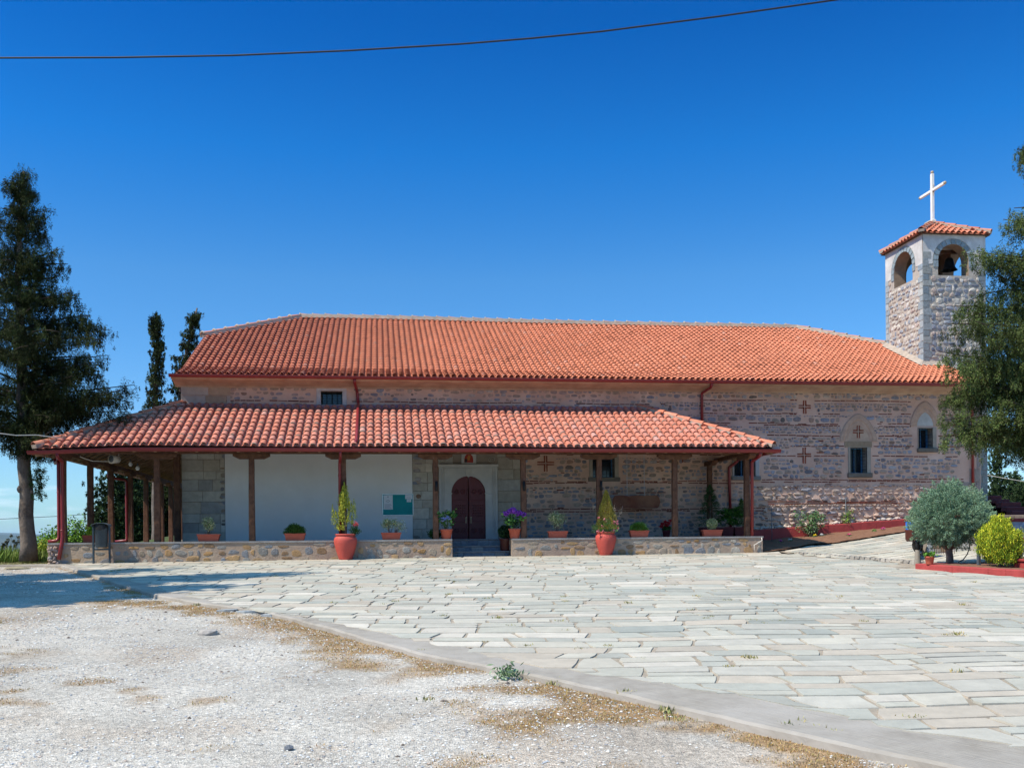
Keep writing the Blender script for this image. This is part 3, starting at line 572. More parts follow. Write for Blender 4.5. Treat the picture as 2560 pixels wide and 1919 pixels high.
for z, a, b, dbl in ((5.71, 9.3, 18.2, 0), (5.32, 9.4, 18.3, 0), (4.99, 8.6, 18.3, 1), (4.66, 11.5, 17.9, 0), (4.35, 12.2, 17.9, 0), (4.04, 11.6, 17.7, 0), (3.30, 11.1, 17.9, 1), (3.27, 4.1, 11.1, 1), (2.45, 4.1, 11.5, 1), (2.64, 11.5, 18.3, 1), (5.565, -4.3, 8.4, 0), (4.08, 5.1, 10.4, 0), (4.2, 4.3, 10.4, 0), (3.85, 7.1, 8.3, 0), (2.95, 7.4, 8.4, 0)):
    for q in range(1+dbl):
        zz = z+.027-q*.058 if dbl else z; u = a
        segs = [a, b]
        cuts = sorted([(h[0], h[1]) for h in avoid if h[2] < zz < h[3]]+[(c[0]-c[2]*1.3, c[0]+c[2]*1.3) for c in arches if c[1] < zz < c[1]+c[3]*1.2])
        st = a
        for c0, c1 in cuts:
            if c1 <= st or c0 >= b: continue
            if c0 > st: bricks(mb, T, st, c0, zz, skip=.05 if a < 9 or z < 4.9 else .1, dep=.03 if (z == 2.64) else .008)
            st = max(st, c1)
        if st < b: bricks(mb, T, st, b, zz, skip=.08, dep=.03 if z == 2.64 else .008)
for k in range(70):      # stray brick chips between the stones
    u, v = rnd(4.2, 17.6), rnd(1.8, 5.9)
    if u < 8.4 and v > 4.2: continue
    if not blocked(u-.05, u+.25, v-.03, v+.03): bricks(mb, T, u, u+rnd(.12, .3), v, skip=0, dep=.016)
for c in ((12.73, 5.53, .38, .40), (12.70, 4.07, .44, .48), (14.43, 4.79, .34, .38), (4.80, 3.82, .50, .46), (8.95, 4.06, .4, .4)): cross_bricks(mb, T, *c)
for k in range(90):
    u = rnd(11.0, 18.2); sx = rnd(.04, .1); zz = 1.82+(u-10.9)*.062; stone_at(mb, lambda a, b, c: (a, YW-.01-c, b), u, zz+sx*.35, sx*1.6, sx*1.2, rnd(.06, .16), stcol((.55, .45, .38), .6), 1, rough=.2, sq=2.3)
wall = mb.build('wall', ['mortar', 'stone', 'brick', 'joint'], church)
# dressed blocks: left quoin, round the door, right quoin
def ashlar(mb, T, u0, u1, v0, v1, rows, wmin, wmax, blockfn=None, cols=None, dep=.012, ragged=0.):
    v = v0
    while v < v1-.02:
        h = min(rnd(*rows), v1-v); 
        if v1-(v+h) < rows[0]*.5: h = v1-v
        u = u0; e = u1+(rnd(-ragged, ragged) if ragged else 0)
        while u < e-.03:
            w = min(rnd(wmin, wmax), e-u)
            if e-(u+w) < .1: w = e-u
            if not (blockfn and blockfn(u, u+w, v, v+h)):
                g = .004; c = np.array(random.choice(cols or [(.46, .41, .34), (.42, .38, .32), (.50, .46, .39), (.39, .345, .28), (.44, .42, .38)]))*rnd(.88, 1.1)
                j = lambda: rnd(-.003, .003)
                P = [(u+g+j(), v+g+j()), (u+w-g+j(), v+g+j()), (u+w-g+j(), v+h-g+j()), (u+g+j(), v+h-g+j())]; d_ = dep*rnd(.8, 1.2)
                mb.add([T(*p, 0) for p in P]+[T(p[0]+(.006 if i in (0, 3) else -.006), p[1]+(.006 if i < 2 else -.006), d_) for i, p in enumerate(P)], [(4, 5, 6, 7), (0, 1, 5, 4), (1, 2, 6, 5), (2, 3, 7, 6), (3, 0, 4, 7)], 1, tuple(c))
            u += w
        v += h
mb = MB(); T2 = lambda u, v, o: (u, YW-.003-o, v)
def backing(mb, u0, u1, v0, v1, y=YW-.002, m=0): mb.add([(u0, y, v0), (u1, y, v0), (u1, y, v1), (u0, y, v1)], [(0, 1, 2, 3)], m)
GC = [tuple(min(.8, v*1.28) for v in c) for c in [(.46, .41, .34), (.42, .38, .32), (.50, .46, .39), (.39, .345, .28), (.44, .42, .38), (.47, .44, .38), (.45, .40, .33), (.43, .40, .34), (.38, .35, .30), (.30, .29, .27)]]
DSM = ['joint', 'ashlar']
def dsdone(l):
    global mb
    tag(mb.build('dressed_stone', DSM, church), l); mb = MB()
backing(mb, XL, -4.27, 1.6, 5.4); ashlar(mb, T2, XL, -4.28, 1.62, 4.4, (.22, .34), .3, .62, cols=GC)
for k in range(14): stone_at(mb, lambda a, b, c: T2(a, b, c+.012), -4.33+rnd(-.05, .03), rnd(1.7, 4.1), rnd(.10, .16), rnd(.05, .13), .012, stcol(k=.1))
dsdone('dressed limestone corner under the porch')
ashlar(mb, T2, XL, -4.1, 5.44, 5.98, (.24, .28), .5, .85, cols=[(.52, .42, .35), (.47, .34, .24), (.5, .43, .38)])
dsdone('dressed pinkish blocks at the upper left corner')
backing(mb, .93, 1.68, 1.6, 5.4); backing(mb, 3.37, 4.1, 1.6, 5.4); backing(mb, 1.68, 3.37, 3.76, 5.4)
ashlar(mb, T2, .94, 1.68, 1.62, 4.4, (.22, .34), .2, .5, cols=GC)
ashlar(mb, T2, 3.38, 4.05, 1.62, 4.4, (.25, .40), .4, .7)
ashlar(mb, T2, 1.68, 3.38, 3.78, 4.4, (.42, .5), .35, .75, blockfn=lambda a, b, c, d: a < 2.78 and b > 2.33 and c < 4.2)
for cx in (1.80, 3.22):
    mb.tube([(cx+.085*cos(a), YW-.018, 3.93+.085*sin(a)) for a in np.linspace(0, 2*pi, 17)], .012, 6, 1, (.44, .4, .33), caps=False); mb.tube([(cx+.04*cos(a), YW-.018, 3.93+.04*sin(a)) for a in np.linspace(0, 2*pi, 13)], .010, 6, 1, (.44, .4, .33), caps=False)
for k in range(14):    # dark rubble patches at the ragged ends of the dressed blocks
    for u in (1.06,): stone_at(mb, lambda a, b, c: T2(a, b, c+.012), u+rnd(-.05, .05), rnd(1.7, 4.1), rnd(.12, .25), rnd(.05, .13), .012, stcol(k=.1))
dsdone('dressed stone surround of the doorway')
tq = lambda u, v, o: (u, YW-.003-o, v)
ashlar(mb, tq, 17.72, XR-.02, 1.7, 5.9, (.3, .46), .3, .6, cols=[(.36, .27, .20), (.33, .25, .19), (.38, .31, .26), (.34, .27, .24)], ragged=.0, blockfn=lambda a, b, c, d: (a < 17.95 and rnd(0, 1) < .4))
dsdone('brownish corner blocks at the right end')
mb = MB(); mb.box(-4.27, .93, YW-.035, YW-.004, 1.60, 5.0)
tag(mb.build('plaster_panel', 'plaster', church), 'smooth white plaster panel of the wall under the porch')
# arches and stone surrounds
mb = MB()
def ogive(cx, zs, hw, rise, k, n=14):
    P = []
    for i in range(-n, n+1):
        a = sin(abs(i)/n*pi/2); P.append((cx+hw*k*a*(1 if i > 0 else -1), zs+rise*k*max(0, 1-a**1.55)**.58))
    return P
def archband(cx, zs, hw, rise, ks, outs, m, panel=True):
    L_ = [ogive(cx, zs, hw, rise, k) for k in ks]; n = len(L_[0])
    for a in range(len(ks)-1):
        A, B = L_[a], L_[a+1]; mb.add([(x, YW-.004-outs[a], z) for x, z in A]+[(x, YW-.004-outs[a+1], z) for x, z in B], [(i, i+1, n+i+1, n+i) for i in range(n-1)], m, (.56, .375, .27), True)
    if panel:
        A = L_[-1]; mb.add([(x, YW-.004-outs[-1], z) for x, z in A], [tuple(range(n))], 2, (.42, .33, .26))
archband(14.43, 4.49, .50, .70, (1.22, 1.16, .96, .9, .78, .72), (0, .03, .035, .01, .012, .002), 1)
AM = ['cornice', 'ashlar', 'cornice', 'ashlar']
mb.box(13.99, 14.86, YW-.02, YW-.003, 4.31, 4.49, 1, (.36, .26, .17)); mb.build('blind_arch', AM, church); mb = MB()
archband(16.60, 4.97, .40, .62, (1.24, 1.18, .98, .9, .76, .7), (0, .03, .035, .01, .012, .002), 1)
A_ = ogive(16.60, 4.97, .40, .62, .66); mb.add([(x, YW-.009, z) for x, z in A_], [tuple(range(len(A_)))], 3, (.55, .53, .48))
mb.build('blind_arch', AM, church); mb = MB(); archband(10.86, 4.05, .42, .66, (1.24, 1.16, .96, .9, .78, .72), (0, .03, .035, .01, .012, .002), 1); mb.build('blind_arch', AM, church)
# cornice
mb = MB(); prof = [(0, 5.93), (.03, 5.935), (.05, 5.97), (.14, 6.0), (.34, 6.05), (.58, 6.07), (.60, 6.13), (0, 6.13)]; nx = 60
for s in range(nx):
    a = XL-.15+(XR-XL+.25)*s/nx; b = XL-.15+(XR-XL+.25)*(s+1)/nx
    w = lambda x: .006*sin(x*1.9)+.004*sin(x*5.1)
    mb.add([(a, YW-d, z+w(a)) for d, z in prof]+[(b, YW-d, z+w(b)) for d, z in prof], [(i, i+8, i+9, i+1) for i in range(7)], 0)
mb.build('cornice', 'cornice', church)
mb = MB(); 
for s in range(60):
    a = -5.2+13.4*s/60; b = a+13.4/60; q = lambda x: .02*fbm(np.array([x]), np.array([0.]), 3, 5)[0]
    mb.add([(a, YW-.10, 5.36), (b, YW-.10, 5.36), (b, YW-.075, 5.45+q(b)), (a, YW-.075, 5.45+q(a)), (b, YW, 5.47+q(b)), (a, YW, 5.47+q(a))], [(0, 1, 2, 3), (3, 2, 4, 5)], 0, smooth=True)
mb.build('sealing_band', 'purple', church)
# red painted base along the right wall
mb = MB()
for s in range(16):
    a = 10.3+8.12*s/16; b = a+8.12/16-.004; zt = lambda x: 1.80+(x-10.9)*.062+.006*sin(x*4)
    yf = YW-.24; mb.add([(a, yf, 1.0), (b, yf, 1.0), (b, yf, zt(b)), (a, yf, zt(a)), (a, yf+.02, zt(a)+.012), (b, yf+.02, zt(b)+.012), (b, YW, zt(b)+.02), (a, YW, zt(a)+.02), (a, YW, 1.), (b, YW, 1.)], [(0, 1, 2, 3), (3, 2, 5, 4), (4, 5, 6, 7), (0, 3, 4, 7, 8), (1, 9, 6, 5, 2)], 0)
mb.build('plinth', 'redpaint', church)
# windows
def window(h, label, cols, rows, frame=None, fmat='ashlar', y=YW, pane='glass', blue=True, fcol=(.36, .31, .25)):
    a, b, c, d = h; mb = MB()
    if frame:
        l, r, bt, tp = frame; pr = .03
        mb.bbox(a-l, a, y-pr, y+.05, c, d, .006, 0, fcol); mb.bbox(b, b+r, y-pr, y+.05, c, d, .006, 0, tuple(np.array(fcol)*1.08)); mb.bbox(a-l, b+r, y-pr, y+.05, d, d+tp, .006, 0, tuple(np.array(fcol)*1.15))
    w = mb.build('window', fmat, church); tag(w, label)
    if frame:
        s = MB(); s.bbox(a-l-.03, b+r+.03, y-pr-.05, y+.06, c-bt, c-.002, .01, 0, tuple(np.array(fcol)*.5)); sub(s.build('sill', fmat), w)
    p = MB(); p.add([(a, y+.34, c), (b, y+.34, c), (b, y+.34, d), (a, y+.34, d)], [(0, 1, 2, 3)]); sub(p.build('pane', pane), w)
    f = MB()
    for x0, x1 in ((a, a+.035), (b-.035, b), ((a+b)/2-.012, (a+b)/2+.012)): f.box(x0, x1, y+.28, y+.33, c, d)
    for z0, z1 in ((c, c+.035), (d-.035, d)): f.box(a+.035, b-.035, y+.281, y+.329, z0, z1)
    sub(f.build('frame', 'blueframe' if blue else 'iron'), w)
    g = MB()
    for i in range(1, cols): x = a+(b-a)*i/cols; g.tube([(x, y+.10, c), (x, y+.10, d)], .006, 6)
    for i in range(1, rows): z = c+(d-c)*i/rows; g.tube([(a, y+.09, z), (b, y+.09, z)], .006, 6)
    sub(g.build('grille', 'iron'), w)
window(holes[0], 'small wide window above the porch roof with pale surround', 4, 3, (.12, .12, .0001, .09), 'ashlar', fcol=(.55, .52, .50), blue=False)
window(holes[1], 'barred window under the porch', 6, 5, (.10, .12, .12, .16))
window(holes[2], 'barred window behind the porch corner post', 6, 5, (.06, .12, .12, .10), fcol=(.42, .40, .38))
window(holes[3], 'barred window under the pointed blind arch with brick cross', 6, 8, (.06, .12, .14, .0001))
window(holes[4], 'barred window highest at the right end', 5, 6, (.02, .12, .13, .0001))
# door
fr = MB(); ya = YW-.10; cx, hw, zs = 2.53, .49, 2.96; x0, x1, zt = 1.69, 3.37, 3.76; z0 = 1.64
N_ = 24; arc = [(cx+hw*cos(a), zs+hw*sin(a)) for a in np.linspace(0, pi, N_+1)]
fr.box(x0, cx-hw, ya, YW, z0, zs); fr.box(cx+hw, x1, ya, YW, z0, zs)
def outer(i):
    x, z = arc[i]; t = (zt-zs)/max(sin(pi*i/N_), 1e-3)
    a = pi*i/N_; c, s = cos(a), sin(a); k = min((x1-cx)/abs(c) if abs(c) > 1e-6 else 1e9, (zt-zs)/s if s > 1e-6 else 1e9); return (cx+c*k, zs+s*k)
for i in range(N_):
    (ax, az), (bx, bz) = arc[i], arc[i+1]; o1, o2 = outer(i), outer(i+1); P = [(ax, az), o1, o2, (bx, bz)]
    if abs(o1[0]-o2[0]) > 1e-4 and abs(o1[1]-o2[1]) > 1e-4: P = [(ax, az), o1, ((x1 if o1[0] > cx else x0), zt), o2, (bx, bz)]
    n = len(P); fr.add([(x, ya, z) for x, z in P]+[(x, YW, z) for x, z in P], [tuple(range(n-1, -1, -1)), (0, n-1, 2*n-1, n)], 0)
fr.box(x0, x1, ya+.001, YW, zt, zt+.005)
frame = fr.build('door_frame', 'marble', church); tag(frame, 'pale grey marble surround with keystone above the arched door')
q = MB()
for (a, b) in ((x0, x0+.05), (x0+.08, x0+.10), (x0+.135, x0+.15), (x1-.05, x1), (x1-.10, x1-.08), (x1-.15, x1-.135)): q.bbox(a, b, ya-.022, ya-.001, z0+.12, zt-.045, .005)
q.bbox(x0-.03, x1+.03, ya-.03, ya-.001, zt-.04, zt+.03, .008); q.bbox(x0+.16, x1-.16, ya-.018, ya-.001, zt-.10, zt-.08, .004)
for s in (-1, 1): q.bbox(min(cx+s*(hw-.02), cx+s*(hw+.16)), max(cx+s*(hw-.02), cx+s*(hw+.16)), ya-.025, ya-.001, zs-.03, zs+.01, .005)
q.add([(cx-.11, ya-.03, zt-.1), (cx+.11, ya-.03, zt-.1), (cx+.07, ya-.05, zs+hw+.02), (cx, ya-.05, zs+hw-.05), (cx-.07, ya-.05, zs+hw+.02), (cx-.11, ya, zt-.1), (cx+.11, ya, zt-.1), (cx+.07, ya, zs+hw+.02), (cx, ya, zs+hw-.05), (cx-.07, ya, zs+hw+.02)], [(0, 4, 3, 2, 1), (0, 5, 9, 4), (4, 9, 8, 3), (3, 8, 7, 2), (2, 7, 6, 1)])
sub(q.build('moulding', 'marble'), frame)
for s in (-1, 1):
    d = MB(); yd = YW-.035; a, b = (cx-hw, cx-.012) if s < 0 else (cx+.012, cx+hw); n = 14; pts = [(a, z0), (b, z0)]; xsn = np.linspace(b, a, n); pts += [(x, zs+sqrt(max(0, hw*hw-(x-cx)**2))) for x in xsn]
    k = len(pts); d.add([(x, yd, z) for x, z in pts]+[(x, yd+.04, z) for x, z in pts], [tuple(range(k))]+[(i, i+k, (i+1) % k+k, (i+1) % k) for i in range(k)])
    mx = (a+b)/2; w2 = (b-a)/2
    for zz in (z0+.01, 2.12, 2.74): d.bbox(a+.01, b-.01, yd-.022, yd-.001, zz, zz+.035, .005)
    for xx in ((a, a+.03), (b-.035, b)): d.bbox(xx[0]+.001, xx[1], yd-.024, yd-.001, z0+.02, zs+.12, .005)
    def rosette(x, z, r):
        for e in range(8): t = e*pi/4; d.tube([(x+r*.4*cos(t), yd-.012, z+r*.4*sin(t)), (x+r*cos(t), yd-.012, z+r*sin(t))], .011, 5)
        d.tube([(x+r*.5*cos(t), yd-.014, z+r*.5*sin(t)) for t in np.linspace(0, 2*pi, 13)], .009, 5, caps=False)
    for dx in (-.1, .1): rosette(mx+dx, 1.88, .085); rosette(mx+dx*.9, 3.0, .08)
    for e in range(5):
        for g in range(5): d.tube([(mx-.13+.065*e, yd-.012, 2.28+.075*g), (mx-.13+.065*e+.03, yd-.012, 2.28+.075*g+.04)], .012, 5)
    dd = d.build('door', 'door', church); hh = MB(); hx = (b-.06) if s < 0 else (a+.06); hh.tube([(hx, yd-.02, 2.24), (hx, yd-.07, 2.24), (hx-s*.0, yd-.07, 2.14), (hx, yd-.02, 2.14)], .011, 8); hh.box(hx-.02, hx+.02, yd-.026, yd-.024, 2.1, 2.28); sub(hh.build('handle', 'gold'), dd)

# ------------------------------------------------------------------ roofs
def unit(v): v = np.array(v, float); return v/np.linalg.norm(v)
TC = [(.62, .205, .118), (.66, .235, .140), (.57, .180, .100), (.64, .250, .160), (.60, .215, .130)]
def tiles(mb, pos, U, ulen, vlen, du, dv, inside, r=.075, colf=None, mortar=0.):
    """pos(u, v) -> point on the roof plane, U unit vector across; courses run up v"""
    U = np.array(U, float); nu = int(ulen/du); nvv = int(vlen/dv)+1; K = 7
    ang = [pi*k/(K-1) for k in range(K)]
    for i in range(nu+1):
        for cover in (1, 0):
            u = (i+.5)*du+(0 if cover else du/2)
            for j in range(nvv):
                v = j*dv
                if v+dv*.4 > vlen or not inside(u, v+dv*.5): continue
                jt = rnd(-.004, .004); v1 = v+dv*1.18; p0 = np.array(pos(u+jt, v)); p1 = np.array(pos(u+jt+rnd(-.003, .003), v1)); d = unit(p1-p0); Nn = np.cross(U, d); Nn = Nn if Nn[2] > 0 else -Nn
                c = np.array(random.choice(TC))*rnd(.84, 1.14) if colf is None else colf(u, v)
                c = tuple(np.clip(c, 0, 1))
                if cover:
                    r0, r1 = r*1.04, r*.84; l0, l1 = .030+rnd(-.004, .006), .006
                    lo = [p0+U*cos(a)*r0+Nn*(sin(a)*r0*.80+l0) for a in ang]; up = [p1+U*cos(a)*r1+Nn*(sin(a)*r1*.80+l1) for a in ang]; inn = [p0+U*cos(a)*(r0-.014)+Nn*(sin(a)*(r0-.014)*.80+l0) for a in ang]; ind = [q+d*.10-Nn*.004 for q in inn]
                    n = len(mb.v); mb.add(lo+up, [(k, k+1, K+k+1, K+k) for k in range(K-1)], 0, c, True)
                    mb.add(lo+inn, [(k, K+k, K+k+1, k+1) for k in range(K-1)], 0, tuple(np.array(c)*.8)); mb.add(inn+ind, [(k, K+k, K+k+1, k+1) for k in range(K-1)], 0, tuple(np.array(c)*.7))
                    if mortar and rnd(0, 1) < mortar:
                        r2 = r0*1.035; w_ = rnd(.02, .045); off = -.008
                        A = [p0+d*off+U*cos(a)*r2*.93+Nn*(sin(a)*r2*.76+l0-.004) for a in ang]; q0 = [x-d*w_*rnd(.5, 1) for x in A]
                        mb.add(A+q0, [(k, k+1, K+k+1, K+k) for k in range(K-1)], 1, (.42, .28, .26), True)
                else:
                    r0 = du-r*1.04; aa = [pi+pi*k/4 for k in range(5)]
                    lo = [p0+U*cos(a)*r0+Nn*(sin(a)*r0*.35+.042) for a in aa]; up = [p1+U*cos(a)*r0*1.1+Nn*(sin(a)*r0*.35+.020) for a in aa]; dn = [q-Nn*.014 for q in lo]
                    mb.add(lo+up, [(k, k+1, 5+k+1, 5+k) for k in range(4)], 0, c, True); mb.add(lo+dn, [(k, 5+k, 5+k+1, k+1) for k in range(4)], 0, tuple(np.array(c)*.8))
def caps(mb, p0, p1, n, r=.10, lift=.03, bump=True):
    p0 = np.array(p0, float); p1 = np.array(p1, float); d = unit(p1-p0); A = unit(np.cross(d, (0, 0, 1))); Nn = np.cross(A, d); Nn = Nn if Nn[2] > 0 else -Nn; K = 7
    L_ = np.linalg.norm(p1-p0)/n; mb.add([p0+A*s*r*((1.5 if z < 0 else 1.15) if bump else 1.1)+Nn*(z if bump or z < 0 else .04) for s in (-1, 1) for z in (-.05, .085)]+[p1+A*s*r*((1.5 if z < 0 else 1.15) if bump else 1.1)+Nn*(z if bump or z < 0 else .04) for s in (-1, 1) for z in (-.05, .085)], [(0, 4, 5, 1), (2, 3, 7, 6), (1, 5, 7, 3), (0, 1, 3, 2), (4, 6, 7, 5)], 1, (.4, .33, .26))
    for i in range(n):
        a0 = p0+d*L_*i+Nn*lift; a1 = a0+d*L_*1.12; c = tuple(np.array(random.choice(TC))*rnd(.9, 1.12)); r0, r1 = r*1.08, r*.88; an = [pi*k/(K-1) for k in range(K)]
        lo = [a0+A*cos(a)*r0+Nn*(sin(a)*r0*.75+.012) for a in an]; up = [a1+A*cos(a)*r1+Nn*(sin(a)*r1*.75-.008) for a in an]; inn = [a0+A*cos(a)*(r0-.016)+Nn*(sin(a)*(r0-.016)*.75+.012) for a in an]
        mb.add(lo+up, [(k, k+1, K+k+1, K+k) for k in range(K-1)], 0, c, True); mb.add(lo+inn, [(k, K+k, K+k+1, k+1) for k in range(K-1)], 0, tuple(np.array(c)*.75))
        if bump: mb.tube([a0+A*cos(a)*r*1.05+Nn*(sin(a)*r*.78+.01) for a in an], .030, 6, 1, (.42, .35, .28), noise=.3)
YE = 27.95; ZE = 6.19
XRL, XRR = -5.53, 18.45; YR = 35.5; HYL, HYR = 32.75, 32.6
def zroof(y): return ZE+.30*(y-YE) if y < 29.1 else ZE+.345+.449*(y-29.1)
VA = 1.15*sqrt(1+.09); SL2 = sqrt(1+.449**2)
def yv(v): return YE+v/sqrt(1.09) if v < VA*1.0 else 29.1+(v-VA)/SL2
def dipr(x, y): return .025*sin((x+5)*.37)*np.clip((y-YE)/7, 0, 1)-.0010*max(0, x-6)**1.85*np.clip((y-YE)/7.3, 0, 1)*.7+(.05*math.exp(-(x+5.5)**2/2)*0)
def posm(u, v): y = yv(v); x = XRL+.05+u; return (x, y, zroof(y)+dipr(x, y))
VT = VA+(YR-29.1)*SL2
def ins_m(u, v):
    x = XRL+.05+u; y = yv(v)
    if y > YR-.02: return False
    if x < XRL+2.85 and y > HYL+(x-XRL)*.97+.02: return False
    if x > XRR-2.95 and y > HYR+(XRR-x)*.985+.02: return False
    if 17.66 < x < 19.9 and 30.6 < y < 32.8: return False
    return True
def mcol(u, v):
    x = XRL+u; base = np.array(random.choice(TC)); k = fbm(np.array([x]), np.array([v]), .5, 17)[0]; old = np.clip((-.9-x+1.2*(k-.5))/.8, 0, 1)+.35*np.clip((5-x)/6, 0, 1)*(1-np.clip((-.9-x)/.8, 0, 1)); c = (np.array((.66, .225, .120))*.75+base*.25)*(.88+.24*k)*rnd(.94, 1.06)*(np.array((1, 1, 1))*(1-old)+np.array((.80, .74, .78))*old)
    if rnd(0, 1) < .025: c = c*rnd(.7, .85)
    if rnd(0, 1) < .02: c = c*.7+np.array([.5, .33, .26])*.35
    return c
roofm = MB(); tiles(roofm, posm, (1, 0, 0), XRR-XRL-.1, VT, .1825, .285, ins_m, .068, mcol)
roof = roofm.build('roof', ['tile', 'ridgemortar'], church)
mb = MB(); zz = lambda y: zroof(y)-.03
def pt(x, y): return (x, y, zz(y)+dipr(x, y))
for s in range(24):
    a = XRL+(XRR-XRL)*s/24; b = XRL+(XRR-XRL)*(s+1)/24
    top = lambda x: min(YR, HYL+(x-XRL)*.97, HYR+(XRR-x)*.985)
    mb.add([pt(a, YE), pt(b, YE), pt(b, 29.1), pt(a, 29.1)], [(0, 1, 2, 3)]); mb.add([pt(a, 29.1), pt(b, 29.1), pt(b, top(b)), pt(a, top(a))], [(0, 1, 2, 3)])
Zr = zz(YR); yb = 2*YR-YE; zl = pt(XRL, HYL); zr_ = pt(XRR, HYR); rl = pt(XRL+2.84, YR); rr = pt(XRR-2.94, YR)
bl = (XRL, 2*YR-HYL, zl[2]); br_ = (XRR, 2*YR-HYR, zr_[2])
mb.add([rl, rr, br_, (XRR, yb, ZE), (XRL, yb, ZE), bl], [(0, 1, 2, 3, 4, 5)]); mb.add([zl, rl, bl], [(0, 1, 2)]); mb.add([zr_, br_, rr], [(0, 1, 2)])
mb.build('roof_underlay', 'underlay', church)
mb = MB()
R1 = np.array(rl)+(0, 0, .06); R2 = np.array(rr)+(0, 0, .06); NS = 14
RP = [np.array(pt(rl[0]+(rr[0]-rl[0])*i/NS, YR))+(0, 0, .06) for i in range(NS+1)]
for a, b in zip(RP, RP[1:]): caps(mb, a, b, 3, .11)
caps(mb, np.array(zl)+(0, 0, .06), R1, 9, .11); caps(mb, np.array(zr_)+(0, 0, .06), R2, 9, .11)
sub(mb.build('ridge_cap', ['tile', 'ridgemortar']), roof)
# side tiles at the verges: a raked row so that the left silhouette reads as tiles
def gutter(pts, r=.065, name='gutter', parent=None, joints=True, lab=None):
    mb = MB(); pts = [np.array(p, float) for p in pts]; K = 9
    for a, b in zip(pts, pts[1:]):
        d = unit(b-a); A = unit(np.cross(d, (0, 0, 1))); P = [(-r*1.12, .012), (-r*1.12, 0)]+[(-r*cos(t), -r*1.15*sin(t)) for t in np.linspace(0, pi, K)]+[(r*1.05, .012)]
        n = len(P); mb.add([q+A*x+np.array([0, 0, z]) for q in (a, b) for x, z in P], [(i, i+1, n+i+1, n+i) for i in range(n-1)], 0, smooth=False)
        m_ = len(P); mb.add([a+A*x*1.0+np.array([0, 0, z]) for x, z in P[1:]], [tuple(range(m_-1))]); mb.add([b+A*x+np.array([0, 0, z]) for x, z in P[1:]], [tuple(range(m_-1))])
        L_ = np.linalg.norm(b-a)
        if joints:
            for t in np.arange(2.2, L_-1, 3.0):
                q = a+d*t; mb.tube([q+A*x*1.06+np.array([0, 0, z*1.06]) for x, z in P[1:]], .006, 5, 0, smooth=False)
    o = mb.build(name, 'redmetal'); 
    if parent is not None: (put if parent.parent is None else sub)(o, parent)
    if lab: tag(o, lab)
    return o
ge = lambda x: 6.17-.0008*max(0, x+2)
gutter([(XRL-.09, 27.90, ge(-5.6)), (0, 27.90, ge(0)), (6, 27.90, ge(6)), (12, 27.90, ge(12)), (XRR+.05, 27.90, ge(18))], .065, parent=church)
def pipe(pts, r=.042, parent=None, clips=()):
    mb = MB(); P = []
    pts = [np.array(p, float) for p in pts]
    for i, p in enumerate(pts):
        if 0 < i < len(pts)-1:
            a = unit(pts[i-1]-p); b = unit(pts[i+1]-p); e = min(.06, np.linalg.norm(pts[i-1]-p)*.4, np.linalg.norm(pts[i+1]-p)*.4)
            for t in (0, .33, .66, 1): P.append(p+a*e*(1-t)**2+b*e*t**2)
        else: P.append(p)
    mb.tube(P, r, 12)
    for c in clips: mb.tube([(c[0], c[1], c[2]-.015), (c[0], c[1], c[2]+.015)], r*1.18, 12)
    o = mb.build('downpipe', 'redmetal'); 
    if parent is not None: put(o, parent)
    return o
xw1 = W(893, 1000, YW)[0]
pipe([(xw1-.05, 27.90, 6.10), (xw1-.05, 27.98, 5.99), (xw1, YW-.06, 5.85), (xw1+.02, YW-.06, 5.62), (xw1+.03, YW-.12, 5.50), (xw1+.03, YW-.2, 5.46), (xw1+.03, 25.72, 4.19), (xw1-.02, 25.60, 4.10), (xw1-.04, 25.52, 3.98)], parent=church)
xw2 = W(1753, 1000, YW)[0]
pipe([(xw2+.1, 27.90, 6.10), (xw2+.1, 28.0, 5.99), (xw2, YW-.06, 5.9), (xw2, YW-.06, 4.55)], parent=church)
pipe([(18.05, 27.90, 6.10), (18.05, 28.0, 5.99), (18.12, YW-.07, 5.85), (18.12, YW-.07, 2.7)], parent=church, clips=[(18.12, YW-.07, 4.2)])

# ================================================================== COVERED PORCH
ZP = 1.645                       # top of the stone base
PX0, PX1, PY = -7.83, 9.95, 26.0
porch = empty('covered_porch', 'timber porch with tiled lean-to roof wrapping round the church front', 'porch', (1, 26, ZP))
EX0, EX1, EY, EZ = -8.34, 10.50, 25.50, 4.00
HX0, HX1 = XL, 7.62; SP = (5.42-EZ)/(YW-EY)
def dipp(x): return -.075*np.clip((-6.3-x)/2.0, 0, 1)**1.3
def posf(u, v): y = EY+v/sqrt(1+SP**2); x = EX0+u; return (x, y, EZ+.02+SP*(y-EY)+dipp(x)*max(0, 1-(y-EY)/3)+.012*sin(x*.9))
VL = (YW-EY)*sqrt(1+SP**2)
def ins_f(u, v):
    x = EX0+u; y = EY+v/sqrt(1+SP**2); return y < YW-.02 and x > EX0+(y-EY)*(HX0-EX0)/(YW-EY)+.02 and x < EX1-(y-EY)*(EX1-HX1)/(YW-EY)-.02
def pcol(u, v):
    x = EX0+u; base = np.array(random.choice(TC)); c = (base*.6+np.array((.61, .215, .13))*.4)*rnd(.93, 1.07)*np.array((.99, 1.05, 1.18))
    if rnd(0, 1) < .15: c = c*.84+np.array([.52, .34, .32])*.16
    if rnd(0, 1) < .02: c = c*.6+np.array([.55, .40, .36])*.4
    return c
mb = MB(); tiles(mb, posf, (1, 0, 0), EX1-EX0, VL, .2055, .335, ins_f, .079, pcol, mortar=.28)
SPL = (5.42-EZ)/(HX0-EX0)
